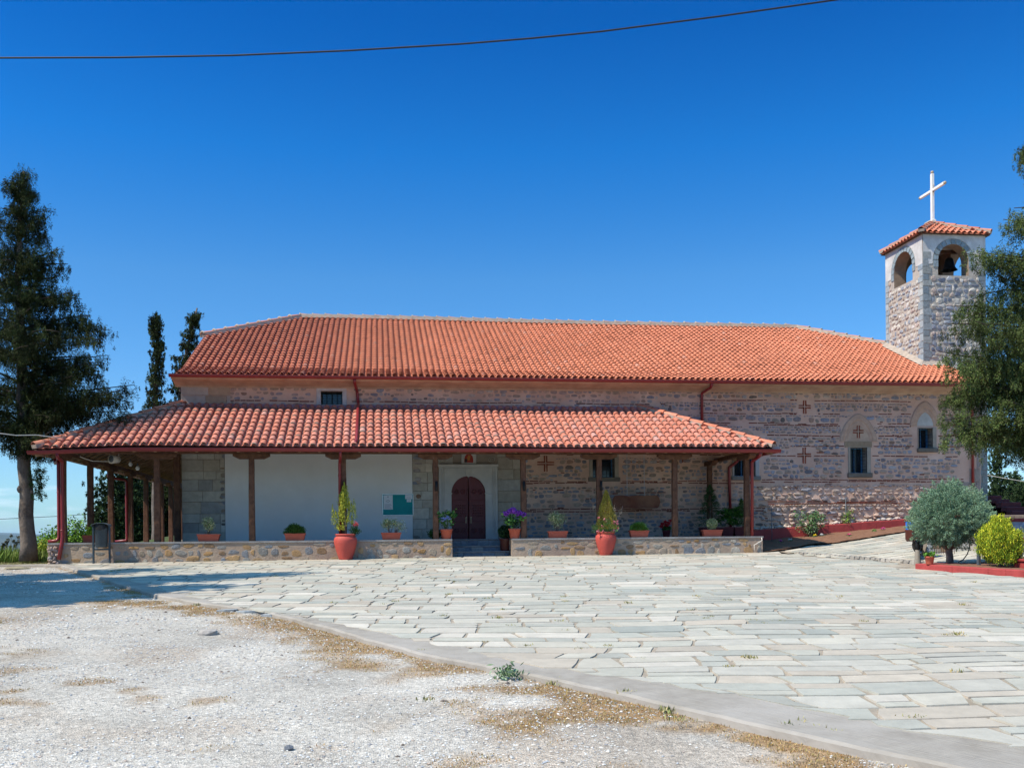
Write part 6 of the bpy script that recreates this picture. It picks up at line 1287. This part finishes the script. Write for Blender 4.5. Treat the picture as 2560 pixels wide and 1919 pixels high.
# bollard with scroll handles
pb = G(2294, 1412); e = empty('bollard', 'old grey bollard with black top and iron scrolls at the kerb end', 'bollard', pb); mb = MB(); mb.lathe([(.075, -.1), (.075, .05), (.062, .14), (.055, .36)], *pb, 18); mb.build('shaft', 'kerb', e)
mb = MB(); mb.lathe([(.056, .34), (.07, .36), (.072, .44), (.05, .50), (.052, .52), (.02, .57), (.001, .58)], *pb, 18); mb.build('top', 'iron', e)
for s in (-1, 1):
    mb = MB(); mb.tube([pb+(s*(.055), 0, .30), pb+(s*.11, 0, .38), pb+(s*.12, 0, .47), pb+(s*.08, 0, .52), pb+(s*.055, 0, .49), pb+(s*.07, 0, .46), pb+(s*.088, 0, .475)], .009, 6); mb.build('scroll', 'iron', e)
# scooter seen end on, half hidden
sb = G(2284, 1405)+(.32, .35, 0); e = empty('motor_scooter', 'parked scooter with dark basket and blue crate half hidden by the juniper', 'scooter', sb); al = radians(61); ud = np.array((cos(al), sin(al), 0)); sd = np.array((-sin(al), cos(al), 0))
def SP_(a, b, c): return sb+ud*a+sd*b+np.array((0, 0, c))
for a0 in (0, 1.15):
    mb = MB(); mb.tube([SP_(a0+.17*cos(t), 0, .215+.17*sin(t)) for t in np.linspace(0, 2*pi, 25)], .045, 9, caps=False); w_ = mb.build('wheel', 'rubber', e); mb = MB(); mb.tube([SP_(a0+.10*cos(t), 0, .215+.10*sin(t)) for t in np.linspace(0, 2*pi, 21)], .02, 7, caps=False); mb.tube([SP_(a0, -.06, .215), SP_(a0, .06, .215)], .03, 8); sub(mb.build('rim', 'alu'), w_)
mb = MB(); mb.tube([SP_(-.24*cos(t)+0, 0, .215+.24*sin(t)) for t in np.linspace(.2, 2.4, 12)], .03, 8); mb.build('mudguard', 'alu', e)
mb = MB(); mb.tube([SP_(-.02, 0, .42), SP_(.35, 0, .45), SP_(.7, 0, .30), SP_(1.0, 0, .34), SP_(1.08, 0, .8)], [.09, .12, .11, .07, .05], 12); mb.build('body', 'rubber', e)
mb = MB(); mb.tube([SP_(-.05, 0, .60), SP_(.3, 0, .64), SP_(.6, 0, .60)], [.09, .11, .08], 12); mb.build('seat', 'rubber', e); mb = MB(); mb.tube([SP_(-.17, 0, .42), SP_(-.20, 0, .42)], [.05, .04], 10); mb.build('tail_light', 'redplastic', e)
mb = MB(); mb.tube([SP_(1.05, -.3, .95), SP_(1.08, 0, .92), SP_(1.05, .3, .95)], .014, 8); mb.build('handlebar', 'iron', e)
kb = W(2280, 1353, sb[1]); 
mb = MB(); bx_, by_ = kb[0]+.12, sb[1]; zb2 = kb[2]; hb = W(2284, 1323, sb[1])[2]-zb2
vs = []
for k, zz in ((.86, 0), (.98, .05), (1.0, hb), (.95, hb), (.93, .06)): vs += [(bx_+a*.2*k, by_+b*.16*k, zb2+zz) for a, b in ((-1, -1), (1, -1), (1, 1), (-1, 1))]
mb.add(vs, [(3, 2, 1, 0)]+[(i*4+k, i*4+(k+1) % 4, i*4+4+(k+1) % 4, i*4+4+k) for i in range(4) for k in range(4)]); mb.tube([(bx_-.1, by_, zb2-.12), (bx_-.1, by_, zb2+.01)], .014, 6); mb.build('basket', 'brownpot', e)
cr = empty('plastic_crate', 'bright blue plastic crate sitting in the scooter basket', 'crate', (bx_, by_, zb2+hb*.5)); mb = MB(); z0, z1 = zb2+hb*.6, W(2284, 1304, sb[1])[2]
for a, b, c, d in ((-1, -1, 1, -.93), (-1, .93, 1, 1), (-1, -.93, -.95, .93), (.95, -.93, 1, .93)): mb.box(bx_+a*.19, bx_+c*.19, by_+b*.15, by_+d*.15, z0, z1)
mb.box(bx_-.18, bx_+.18, by_-.139, by_+.139, z0, z0+.02); mb.build('tray', 'blue', cr); mb = MB(); mb.bbox(bx_-.20, bx_+.20, by_-.16, by_-.151, z1-.03, z1+.005, .003); mb.bbox(bx_-.20, bx_+.20, by_-.156, by_-.151, z0+.02, z0+.05, .002); mb.build('rim', 'blue', cr)
# white garden wall behind the juniper, with a scalloped wire fence and a hose
wb = G(2375, 1412); WYY = wb[1]+1.9
def wz(px, py): return W(px, py, WYY)
e = empty('garden_wall', 'low whitewashed stone wall with red painted foot behind the juniper trunk', 'wall', wz(2390, 1400)); mb = MB(); a, b = wz(2318, 1407), wz(2470, 1407); zt = wz(2390, 1352)[2]; zb = float(gz(b[0], WYY))-.3
mb.box(a[0], b[0], WYY, WYY+.3, zb, zt, 0)
Tg = lambda u, v, o: (u, WYY-.002-o, v); ashlar(mb, Tg, a[0], b[0], zb+.1, zt, (.09, .15), .14, .34, cols=[(.58, .59, .58), (.66, .64, .60), (.45, .42, .36), (.62, .63, .64), (.40, .30, .2)], dep=.012); mb.build('masonry', ['joint', 'ashlar'], e)
mb = MB(); c = wz(2408, 1404); mb.box(c[0], b[0], WYY-.16, WYY-.015, zb, wz(2410, 1396)[2]); mb.build('foot', 'redpaint', e)
e = empty('wire_fence', 'low scalloped wire garden fence behind the juniper', 'fence', wz(2350, 1404)); mb = MB(); yy = WYY-.35; zf = float(gz(wz(2350, 1400)[0], yy))+.02
fa, fb = W(2332, 1400, yy)[0], W(2386, 1400, yy)[0]; ft = W(2350, 1372, yy)[2]; nn = 6
for i in range(nn):
    for j in (0, 1): x = fa+(fb-fa)*(i+.5*j)/nn; r = (fb-fa)/nn*.5; zz = ft+.09*j; mb.tube([(x-r, yy, zf)]+[(x+r*cos(t), yy, zz+r*sin(t)) for t in np.linspace(pi, 0, 9)]+[(x+r, yy, zf)], .006, 5)
mb.build('wire_panel', 'rust', e); mb = MB(); q = W(2372, 1400, yy-.02)[0]; mb.bbox(q-.03, q+.03, yy-.03, yy+.03, zf-.2, W(2372, 1360, yy)[2], .005); mb.build('post', 'redpaint', e)
hb_ = KZ(2400, 1408); mb = MB(); mb.tube([W(2425, 1350, hb_[1]+.4), W(2424, 1368, hb_[1]+.4), W(2418, 1385, hb_[1]+.4), W(2408, 1398, hb_[1]+.3), W(2396, 1404, hb_[1]+.2)], .011, 7); tag(mb.build('garden_hose', 'rubber'), 'dark hose curving down behind the juniper', 'hose')
mb = MB(); p = W(2345, 1406, wb[1]+1.0); mb.lathe([(.001, 0), (.13, 0), (.17, .07), (.18, .075), (.165, .065), (.12, .012)], p[0], p[1], p[2]-.03, 22); tag(mb.build('plastic_tub', 'white'), 'shallow white tub on the ground between pot and juniper', 'tub')
# stepped walls at the far right edge
def rw_(px0, px1, pyt, pyb, Y, th, mk, nm, lab, cat='wall', ash=None, cap=None):
    a, b, c = W(px0, pyb, Y), W(px1, pyb, Y), W((px0+px1)/2, pyt, Y); e = empty(nm, lab, cat, ((a[0]+b[0])/2, Y, a[2])); mb = MB(); mb.box(a[0], b[0], Y, Y+th, a[2]-.4, c[2], 0)
    if ash: ashlar(mb, lambda u, v, o: (u, Y-.002-o, v), a[0], b[0], a[2]-.3, c[2]-.01, (.12, .25), .25, .5, cols=ash, dep=.01)
    mb.build('masonry', [mk, 'ashlar'], e)
    if cap: mb = MB(); mb.bbox(a[0]-.04, b[0]+.04, Y-.05, Y+th+.03, c[2]-.02, c[2]+.06, .012); mb.build('coping', cap, e)
    return e
rw_(2515, 2640, 1301, 1345, 22.0, .3, 'whitewash', 'retaining_wall', 'pale whitewashed retaining wall above the yellow thuja', ash=[(.58, .60, .66), (.64, .66, .72), (.54, .56, .62)], cap='redpaint')
rw_(2528, 2640, 1350, 1400, 20.6, .4, 'kerb', 'retaining_wall', 'grey stone retaining wall with red coping at the right edge', ash=[(.32, .27, .25), (.38, .34, .33), (.28, .22, .21)], cap='redpaint')
rw_(2505, 2660, 1286, 1298, 25.0, .4, 'plinthmortar', 'low_wall', 'low brown rubble wall beyond the whitewashed wall', ash=[(.36, .26, .19), (.30, .22, .17)])
e = empty('garden_step', 'low red painted block wall at the bottom right of the garden', 'step', W(2545, 1420, 17.6)); mb = MB(); a, b = W(2532, 1425, 18.3), W(2660, 1425, 18.3); zt = W(2550, 1398, 17.6)[2]; mb.bbox(a[0], b[0], 17.6, 18.3, float(gz(b[0], 17.6))-.1, zt-.05, .02); mb.build('block', 'redpaint', e); mb = MB(); mb.bbox(a[0]-.03, b[0]+.03, 17.57, 18.33, zt-.05, zt, .01); mb.build('coping', 'redpaint', e)
for k, (p0, p1, pt2, pb2) in enumerate(((2478, 2491, 1238, 1262), (2491, 2509, 1240, 1256), (2491, 2530, 1258, 1272), (2491, 2548, 1270, 1288))): pass
e = empty('outdoor_stair', 'dark red stair block rising beside the bell tower', 'stair', W(2510, 1290, 34)); 
for k, (p1, pt2) in enumerate(((2506, 1238), (2512, 1248), (2528, 1256), (2548, 1268), (2556, 1278))):
    mb = MB(); a, b = W(2478, 1290, 34+k*.0), W(p1, 1290, 34); zt = W(2500, pt2, 34)[2]; mb.bbox(a[0], b[0], 34-k*.3, 34.3+2-k*.3, a[2]-1, zt, .02); mb.build('step', 'darkpot', e)
for px, py, l, s in ((2486, 1297, 'small red pot on the ledge left of the whitewashed wall', .10), (2478, 1305, 'larger red pot below the small one on the ledge', .13)):
    c = W(px, py, 21.9); e = empty('flower_pot', l, 'flower pot', c); roundpot(c[0], 21.9, c[2]-.08, s, s*1.3, e, 'redpaint')
mb = MB(); c0_, c1_ = W(2440, 1320, 21.9), W(2514, 1320, 21.9); mb.bbox(c0_[0], c1_[0], 21.7, 22.3, 1.0, W(2480, 1312, 21.9)[2], .02); e = empty('ledge', 'low stone ledge carrying two red pots behind the thuja', 'ledge', (c0_[0], 21.8, 1)); mb.build('masonry', 'kerb', e); mb = MB(); z_ = W(2480, 1312, 21.9)[2]; mb.bbox(c0_[0]-.02, c1_[0]+.02, 21.67, 22.32, z_, z_+.03, .008); mb.build('coping', 'redpaint', e)

# ================================================================== TREES
def limb(p0, p1, droop, n=7):
    p0, p1 = np.array(p0, float), np.array(p1, float); P = []
    for i in range(n):
        t = i/(n-1); p = p0+(p1-p0)*t; p[2] += droop*4*t*(1-t); P.append(p)
    return P
def sprays(c, n, s, hang, out, P, D):
    """clump of cypress twigs round c: small dense tufts, the lower ones hanging"""
    m_ = 24; k = max(2, int(n/m_)); r0 = np.array(c)+RS.normal(0, 1, (k, 1, 3))*np.array([s, s, s*.75]); r0[:, :, 2] -= np.abs(RS.normal(0, 1, (k, 1)))*hang*.75
    rad = RS.uniform(.035, .085, (k, 1, 1))*(1+2.2*s); d = RS.normal(0, 1, (k, m_, 3)); d /= np.linalg.norm(d, axis=2, keepdims=True); st = np.array([.8, .8, 1.0+hang*4])
    o = r0+d*rad*st*RS.uniform(.3, 1, (k, m_, 1)); P.append(o.reshape(-1, 3)); D.append((d+out*.4+np.array([0, 0, -hang*5])+RS.normal(0, .3, d.shape)).reshape(-1, 3))
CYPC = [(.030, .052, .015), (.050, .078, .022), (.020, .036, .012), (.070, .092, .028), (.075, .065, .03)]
def cypress(name, lab, base_, path, tips, nbr, zr, rad, dens, s=.10, leafl=.075, leafw=.016, hang=.12, cols=CYPC, trunk_r=.2, cat='cypress tree', azr=(0, 6.28), lump=1., group=None, depth=1.):
    e = empty(name, lab, cat, base_, group); tp = [np.array(p, float) for p in path]; tz = [p[2] for p in tp]
    tr = MB(); nT = 26; PT = []
    for i in range(nT): z = tz[0]+(tz[-1]-tz[0])*i/(nT-1); PT.append(np.array([np.interp(z, tz, [p[0] for p in tp])+.02*sin(i*1.7), np.interp(z, tz, [p[1] for p in tp]), z]))
    tr.tube(PT, [trunk_r*(1.28 if i == 0 else 1.1 if i == 1 else 1)*(1-.9*(i/(nT-1))**1.2)+.012 for i in range(nT)], 16, noise=.09)
    on = lambda z: np.array([np.interp(z, tz, [p[0] for p in tp]), np.interp(z, tz, [p[1] for p in tp]), z])
    P, D = [], []; L = []
    for t in tips: L.append((np.array(t, float), True))
    for k in range(nbr):
        nt_r = max(4, nbr//7); z = zr[0]+(zr[1]-zr[0])*((k//7+.5)/nt_r if nbr > 20 and dens > 64 else (k+rnd(0, 1))/nbr)+rnd(-.09, .09); z = min(z, zr[1]); a = k*2.39996+rnd(-.3, .3); a = azr[0]+(a % 6.28)/6.28*(azr[1]-azr[0]); r = np.interp(z, [q[0] for q in rad], [q[1] for q in rad])*rnd(.42, 1.0); c = on(z); L.append((c+np.array([cos(a)*r, sin(a)*r*depth, rnd(-.28, .05)*r]), False))
    for tip, ex in L:
        h = tip-on(tip[2]); r = np.linalg.norm(h[:2]); z0 = min(max(tip[2]-r*.12+rnd(-.15, .1), tz[0]+.8), tz[-1]-.1); p0 = on(z0); pp = limb(p0, tip, rnd(-.06, .16)*r); wv = np.cross(unit(tip-p0), (0, 0, 1))*rnd(-.16, .16)*r; pp = [p_+wv*sin(pi*i_/6) for i_, p_ in enumerate(pp)]; tr.tube(pp, [max(.005, .028*(1-i/7)*min(1, r)+.005) for i in range(7)], 5, 1)
        Lb = np.linalg.norm(tip-p0); nc = max(4, int(Lb/.10));
        for i in range(nc):
            t = .12+.88*(i+rnd(0, 1))/nc; j = t*6; i0 = min(5, int(j)); c = pp[i0]+(pp[i0+1]-pp[i0])*(j-i0); o = unit(tip-p0); w_ = (.55+.9*sin(pi*min(1, t*.8+.12)))*lump
            side = np.cross(o, (0, 0, 1)); c = c+side*RS.normal(0, .085*w_*min(1.6, Lb))+np.array([0, 0, RS.normal(-.03, .05)*min(1.4, Lb)]); sprays(c, dens*w_*(1.5 if ex else 1), s*w_*(1.15 if ex else 1), hang, o, P, D)
    if dens > 64:
        for k in range(int((zr[1]-zr[0])*9)): z = rnd(zr[0]+.2, zr[1]); r = np.interp(z, [q[0] for q in rad], [q[1] for q in rad])*rnd(.05, .5); a = rnd(0, 6.28); sprays(on(z)+np.array([cos(a)*r, sin(a)*r, 0]), dens, s*1.4, hang, np.array([cos(a), sin(a), 0]), P, D)
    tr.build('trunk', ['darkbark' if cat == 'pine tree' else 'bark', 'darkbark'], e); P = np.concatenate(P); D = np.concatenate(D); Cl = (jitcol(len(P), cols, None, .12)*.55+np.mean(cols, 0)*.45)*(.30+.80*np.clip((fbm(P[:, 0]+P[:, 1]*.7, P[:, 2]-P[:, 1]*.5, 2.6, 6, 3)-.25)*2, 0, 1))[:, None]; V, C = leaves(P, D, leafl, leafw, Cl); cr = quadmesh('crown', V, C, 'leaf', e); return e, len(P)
# the large cypress at the left edge
YT = 27.0; tb = G(70, 1402); tb = np.array([W(70, 1402, YT)[0], YT, W(70, 1402, YT)[2]])
q = lambda px, py, y=YT: W(px, py, y)
path = [tb, q(66, 1250), q(60, 1120), q(52, 900), q(45, 700), q(50, 540), q(62, 428)]
tips = [q(px, py, YT+dy) for px, py, dy in ((68, 425, 0), (88, 484, .2), (20, 445, -.2), (4, 455, .3), (118, 545, .2), (125, 528, 0), (122, 600, .3), (150, 622, -.3), (170, 660, .4), (150, 690, 0), (178, 730, -.4), (205, 748, .2), (226, 788, -.2), (262, 822, .5), (274, 826, 0), (250, 850, -.6), (268, 888, .3), (240, 905, -.4), (250, 930, .7), (335, 962, .2), (300, 975, -.5), (330, 1005, .5), (322, 1030, 0), (255, 985, -.8), (240, 1050, .3), (215, 1010, -.2), (190, 1075, .1), (150, 1095, -.3), (165, 1105, .5), (110, 1108, 0), (10, 1100, -.4), (30, 1115, .4), (0, 1060, .6), (0, 800, 0), (0, 620, .3), (0, 700, -.5), (90, 1060, -.9), (140, 1020, -1.0), (180, 940, -1.1), (120, 860, -1.0))]
zq = lambda py: q(50, py)[2]
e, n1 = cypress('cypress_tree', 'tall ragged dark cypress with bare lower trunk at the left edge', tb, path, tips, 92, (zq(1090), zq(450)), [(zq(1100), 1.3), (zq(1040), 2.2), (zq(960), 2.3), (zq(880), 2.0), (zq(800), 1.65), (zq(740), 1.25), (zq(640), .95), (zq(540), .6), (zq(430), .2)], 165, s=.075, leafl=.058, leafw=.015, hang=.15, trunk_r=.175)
P, D = [], []
for k in range(44): c = q(rnd(80, 108), rnd(1165, 1235), YT-.15+rnd(-.1, .15)); sprays(c, 30, .05, .08, unit(np.array([.5, -.2, .2])), P, D)
V, C = leaves(np.concatenate(P), np.concatenate(D), .07, .016, jitcol(len(np.concatenate(P)), [(.05, .09, .025), (.08, .12, .035)], None, .3)); quadmesh('crown', V, C, 'leaf', e)
mb = MB()
for px, py, r in ((50, 1222, .11), (56, 1300, .09), (78, 1228, .07), (55, 1260, .05), (66, 1340, .05)): c = q(px, py, YT-.09); mb.lathe([(.001, -r), (r*.5, -r*.8), (r*.8, -r*.2), (r*.72, r*.3), (r*.4, r*.8), (.001, r)], c[0], c[1]+.02, c[2], 10)
mb.build('burl', 'bark', e)
# off to the left: the neighbour whose shadow lies across the gravel
nb = np.array([-12.3, 17.6, float(gz(-12.3, 17.6))]); cypress('cypress_tree', 'tall cypress just outside the left of the view that shades the gravel', nb, [nb, nb+(0, 0, 7), nb+(.1, 0, 16.5)], [], 130, (4.2, 16), [(4.2, 2.0), (8, 2.1), (12, 1.4), (16, .3)], 60, s=.20, leafl=.22, leafw=.10, hang=.15, trunk_r=.22)
nb = np.array([-13.6, 20.1, float(gz(-13.6, 20.1))]); cypress('cypress_tree', 'second cypress outside the left of the view beside the gravel', nb, [nb, nb+(0, 0, 6), nb+(.1, 0, 13.8)], [], 110, (3.4, 13.5), [(3.4, 1.9), (7, 2.1), (11, 1.1), (14, .2)], 60, s=.20, leafl=.22, leafw=.10, hang=.15, trunk_r=.2)
nb = np.array([-11.0, 15.7, float(gz(-11, 15.7))]); cypress('cypress_tree', 'third cypress outside the left of the view, nearest the camera', nb, [nb, nb+(0, 0, 6), nb+(.1, 0, 13.0)], [], 110, (3.2, 12.6), [(3.2, 1.5), (7, 1.6), (11, .8), (13, .2)], 60, s=.20, leafl=.22, leafw=.10, hang=.15, trunk_r=.2)
# the two behind the church
for Y2, pts, sc, lab in ((44, [(388, 1160), (386, 1000), (392, 900), (398, 860), (388, 818)], [(1120, 1.1), (1060, 1.0), (1020, .75), (960, .45), (900, .30), (850, .24), (815, .05)], 'slender cypress with bent tip behind the left porch roof'), (46, [(455, 1160), (450, 950), (468, 880), (480, 820), (494, 770)], [(1050, .7), (960, .6), (900, .62), (860, .50), (820, .32), (790, .22), (768, .05)], 'slender cypress leaning right behind the church roof corner')):
    P_ = [W(px, py, Y2) for px, py in pts]; P_[0][2] = -2 if False else P_[0][2]; b_ = P_[0].copy(); b_[2] = -2.0; 
    z_ = lambda py: W(450, py, Y2)[2]
    cypress('cypress_tree', lab, b_, [b_]+P_, [], 90, (z_(1130), z_(785)), [(z_(a), b) for a, b in sc], 70, s=.085, leafl=.085, leafw=.032, hang=.16, trunk_r=.22, group='cypresses behind the church')
# mass of conifers seen through the porch
for px, Y3, top, wd, lab, cols in ((300, 50, 1150, 1.8, 'pine seen through the left porch between the posts', [(.05, .09, .03), (.09, .13, .05), (.03, .06, .02)]), (430, 52, 1120, 2.4, 'dark cypress seen through the porch next to the church corner', CYPC), (372, 56, 1180, 2.2, 'olive green pine at the back of the porch view', [(.07, .11, .045), (.11, .15, .07), (.05, .08, .03)])):
    b_ = W(px, 1400, Y3); b_[2] = -4.; tp_ = W(px, top, Y3); z_ = lambda py: W(px, py, Y3)[2]
    cypress('pine_tree', lab, b_, [b_, tp_], [], 90, (z_(1372), z_(top)), [(z_(1380), wd*.7), (z_(1330), wd), (z_(1250), wd*.9), (z_(1190), wd*.6), (z_(top), .2)], 60, s=.20, leafl=.16, leafw=.045, hang=.05, cols=cols, trunk_r=.2, cat='pine tree', group='conifers beyond the porch')
# tree reaching in from the right
RY = 21.0; rb = np.array([15.9, RY, float(gz(15.9, RY))]); rq = lambda px, py, dy=0.: W(px, py, RY+dy)
rt = [(2545, 372, .1), (2548, 402, -.2), (2508, 548, 0), (2520, 560, .3), (2535, 520, -.3), (2405, 632, .1), (2440, 628, .3), (2470, 640, -.2), (2492, 688, 0), (2520, 700, .4), (2514, 726, -.2), (2550, 740, .2), (2540, 640, .3), (2388, 764, 0), (2420, 752, .4), (2370, 810, -.2), (2400, 800, .6), (2430, 800, -.6), (2346, 878, 0), (2362, 930, .3), (2395, 905, -.5), (2412, 938, .2), (2440, 870, .5), (2455, 915, -.3), (2470, 850, -.9), (2500, 800, .6), (2545, 820, -.5), (2510, 880, .1), (2350, 1006, 0), (2380, 985, .4), (2356, 1050, -.2), (2350, 1094, .1), (2395, 1060, .5), (2412, 1092, -.2), (2440, 1040, -.6), (2450, 985, .3), (2470, 1070, .2), (2500, 1104, 0), (2495, 1040, -.4), (2526, 1132, .1), (2540, 1090, .5), (2520, 1000, -.7), (2550, 960, .3), (2400, 960, .0), (2430, 955, .7), (2545, 1040, -.3)]
pathr = [rb, rb+(0, 0, 3), rb+(-.1, 0, 7), rb+(-.3, 0, 11.5)]
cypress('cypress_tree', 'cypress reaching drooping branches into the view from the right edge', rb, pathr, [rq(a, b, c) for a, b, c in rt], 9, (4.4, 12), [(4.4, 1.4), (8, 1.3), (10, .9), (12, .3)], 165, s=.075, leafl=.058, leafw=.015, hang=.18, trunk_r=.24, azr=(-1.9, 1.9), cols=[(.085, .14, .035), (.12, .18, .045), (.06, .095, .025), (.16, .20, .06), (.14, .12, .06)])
# leafy bush and weeds beyond the left end
def leafbush(name, lab, px0, px1, pyt, pyb, Y, n, cols, ln, wd, cat='bush', ncl=70):
    a, b = W(px0, pyb, Y), W(px1, pyb, Y); t = W(px0, pyt, Y)[2]; cx = (a[0]+b[0])/2; w = (b[0]-a[0])/2; e = empty(name, lab, cat, (cx, Y, a[2]-.3)); P = []; tips = []
    for k in range(ncl):
        u = rnd(-1, 1); hmax = (1-abs(u)**2.2)*(.8+.2*sin(u*7+Y)); v = rnd(.05, 1)*hmax; c = np.array((cx+u*w, Y+rnd(-.5, .5)*w*.7, a[2]+(t-a[2])*v)); tips.append(c); P.append(c+RS.normal(0, 1, (n//ncl, 3))*[.17, .15, .13])
    mb = MB()
    for c in tips[::4]: mb.tube([(cx, Y, a[2]-.8), (cx*.5+c[0]*.5, Y, (a[2]+c[2])/2), c], [.03, .02, .006], 5)
    mb.build('stem', 'bark', e); P = np.concatenate(P); foliage(e, P, rdir(len(P))*[1, 1, .6], ln, wd, cols, .3, w=None)
leafbush('broadleaf_bush', 'bright green leafy bush behind the left corner posts', 88, 262, 1296, 1400, 30.5, 13000, [(.10, .22, .03), (.17, .32, .05), (.24, .38, .06), (.05, .12, .02)], .075, .045, ncl=150)
leafbush('broadleaf_bush', 'low yellow green bush beside the cypress trunk', 90, 130, 1350, 1400, 28.6, 3000, [(.30, .36, .04), (.18, .28, .04), (.38, .38, .05)], .07, .04, ncl=26)
leafbush('broadleaf_bush', 'small green bush glimpsed between the inner porch posts', 276, 330, 1352, 1400, 40, 1800, [(.14, .26, .04), (.09, .18, .03)], .10, .06, ncl=26)
x = RS.uniform(-11.5, -8.6, 900); y = RS.uniform(27.3, 29.3, 900); zz2 = zground(x, y); tufts('weeds', x, y, zz2, np.interp(x, [-11.5, -9.6, -8.6], [.50, .42, .30])*RS.uniform(.4, 1.1, 900), 26, [(.12, .20, .04), (.20, .28, .06), (.30, .34, .10)], 'tall green weeds and grasses at the edge of the hilltop', 'weeds', spread=.09, wk=.03)
P = []; mb = MB()
for k in range(22):
    px = rnd(0, 58); c = W(px, rnd(1338, 1368), 28.2); mb.tube([(c[0]+rnd(-.05, .05), 28.2, c[2]-.6), c], .006, 4); P.append(c+RS.normal(0, .022, (26, 3)))
e = empty('thistle_stalks', 'tall dry seed heads standing among the weeds at the far left', 'seed heads', W(30, 1390, 28.2)); mb.build('stem', 'bark', e); foliage(e, np.concatenate(P), rdir(22*26), .05, .03, [(.06, .06, .03), (.10, .09, .05)], name='seed_head')
x = RS.uniform(-12, -7.9, 2600); y = RS.uniform(25.9, 27.9, 2600); k = x < -8.2-.0*y; x, y = x[k], y[k]; tufts('dry_verge', x, y, zground(x, y), RS.uniform(.02, .06, len(x)), 7, [(.42, .36, .18), (.34, .30, .14), (.26, .28, .10)], 'short dry straw grass round the foot of the big cypress', 'dry grass')
# pines at the far right
for px, top, Y4, wd, lab in ((2492, 1125, 60, 1.5, 'pine rising next to the tower wall at the right'), (2535, 1175, 64, 1.6, 'pointed young pine at the right edge'), (2562, 1200, 58, 1.5, 'lower pine cut by the right edge'), (2510, 1210, 66, 2.0, 'bushy pine behind the dark red stair')):
    b_ = W(px, 1340, Y4); b_[2] = 0; tp_ = W(px, top, Y4); z_ = lambda py: W(px, py, Y4)[2]
    cypress('pine_tree', lab, b_, [b_, tp_], [], 70, (z_(1310), z_(top+8)), [(z_(1310), wd), (z_(1240), wd*.85), (z_((top+1240)/2), wd*.5), (z_(top), .12)], 60, s=.17, leafl=.15, leafw=.045, hang=.0, cols=[(.045, .085, .035), (.08, .13, .05), (.11, .16, .06)], trunk_r=.15, cat='pine tree', group='pines at the far right', lump=.9)

# ================================================================== CABLES
mb = MB(); A_, B_ = np.array([-5.3, 16.7]), np.array([-.95, 16.0]); dn = unit(np.array([B_[1]-A_[1], -(B_[0]-A_[0])])); P = []
for px, py in ((-500, 139), (-200, 144), (0, 145), (290, 144), (579, 139), (868, 127), (1157, 110), (1330, 96), (1504, 79), (1800, 41), (2090, 0), (2500, -62), (3200, -190)):
    d = ray(px, py); t = (A_@dn)/(d[:2]@dn); P.append(np.array([0, 0, CZ])+d*t)
mb.tube(P, .014, 7); tag(mb.build('overhead_cable', 'wirebl'), 'long black cable sagging across the top of the sky', 'cable')
mb = MB(); mb.tube([W(-200, 1078, 24), W(0, 1083, 24.4), W(40, 1088, 24.6), W(90, 1087, 25), W(130, 1092, 25.3), W(152, 1094, 25.5)], .011, 6); tag(mb.build('service_cable', 'wirewh'), 'pale twisted cable running in from the left to the porch eave', 'cable')
mb = MB(); mb.tube([W(px, py, 60) for px, py in ((-200, 1302), (0, 1297), (80, 1293), (160, 1289), (240, 1283), (330, 1275), (460, 1262))], .016, 5); tag(mb.build('distant_cable', 'wirebl'), 'thin distant cable seen low between the left porch posts', 'cable')
mb = MB(); mb.tube([W(2440, 1182, 38), W(2500, 1193, 38), W(2560, 1203, 38), W(2700, 1230, 38)], .012, 5); tag(mb.build('distant_cable', 'wirewh'), 'thin pale cable in front of the pines at the far right', 'cable')

# ================================================================== HAZE
mb = MB(); mb.box(-42000, 42000, -3600, 42000, -90, 420); hz = bpy.data.materials.new('haze_air'); hz.use_nodes = True; nt_ = hz.node_tree; nt_.nodes.clear()
pv_ = nt_.nodes.new('ShaderNodeVolumePrincipled'); pv_.inputs['Color'].default_value = (.50, .72, .98, 1); pv_.inputs['Density'].default_value = 2.2e-5; ou_ = nt_.nodes.new('ShaderNodeOutputMaterial'); nt_.links.new(pv_.outputs[0], ou_.inputs['Volume'])
M['haze'] = hz; h_ = mb.build('haze', 'haze'); tag(h_, 'thin blue haze lying over the far plain and hills', 'haze', kind='stuff')
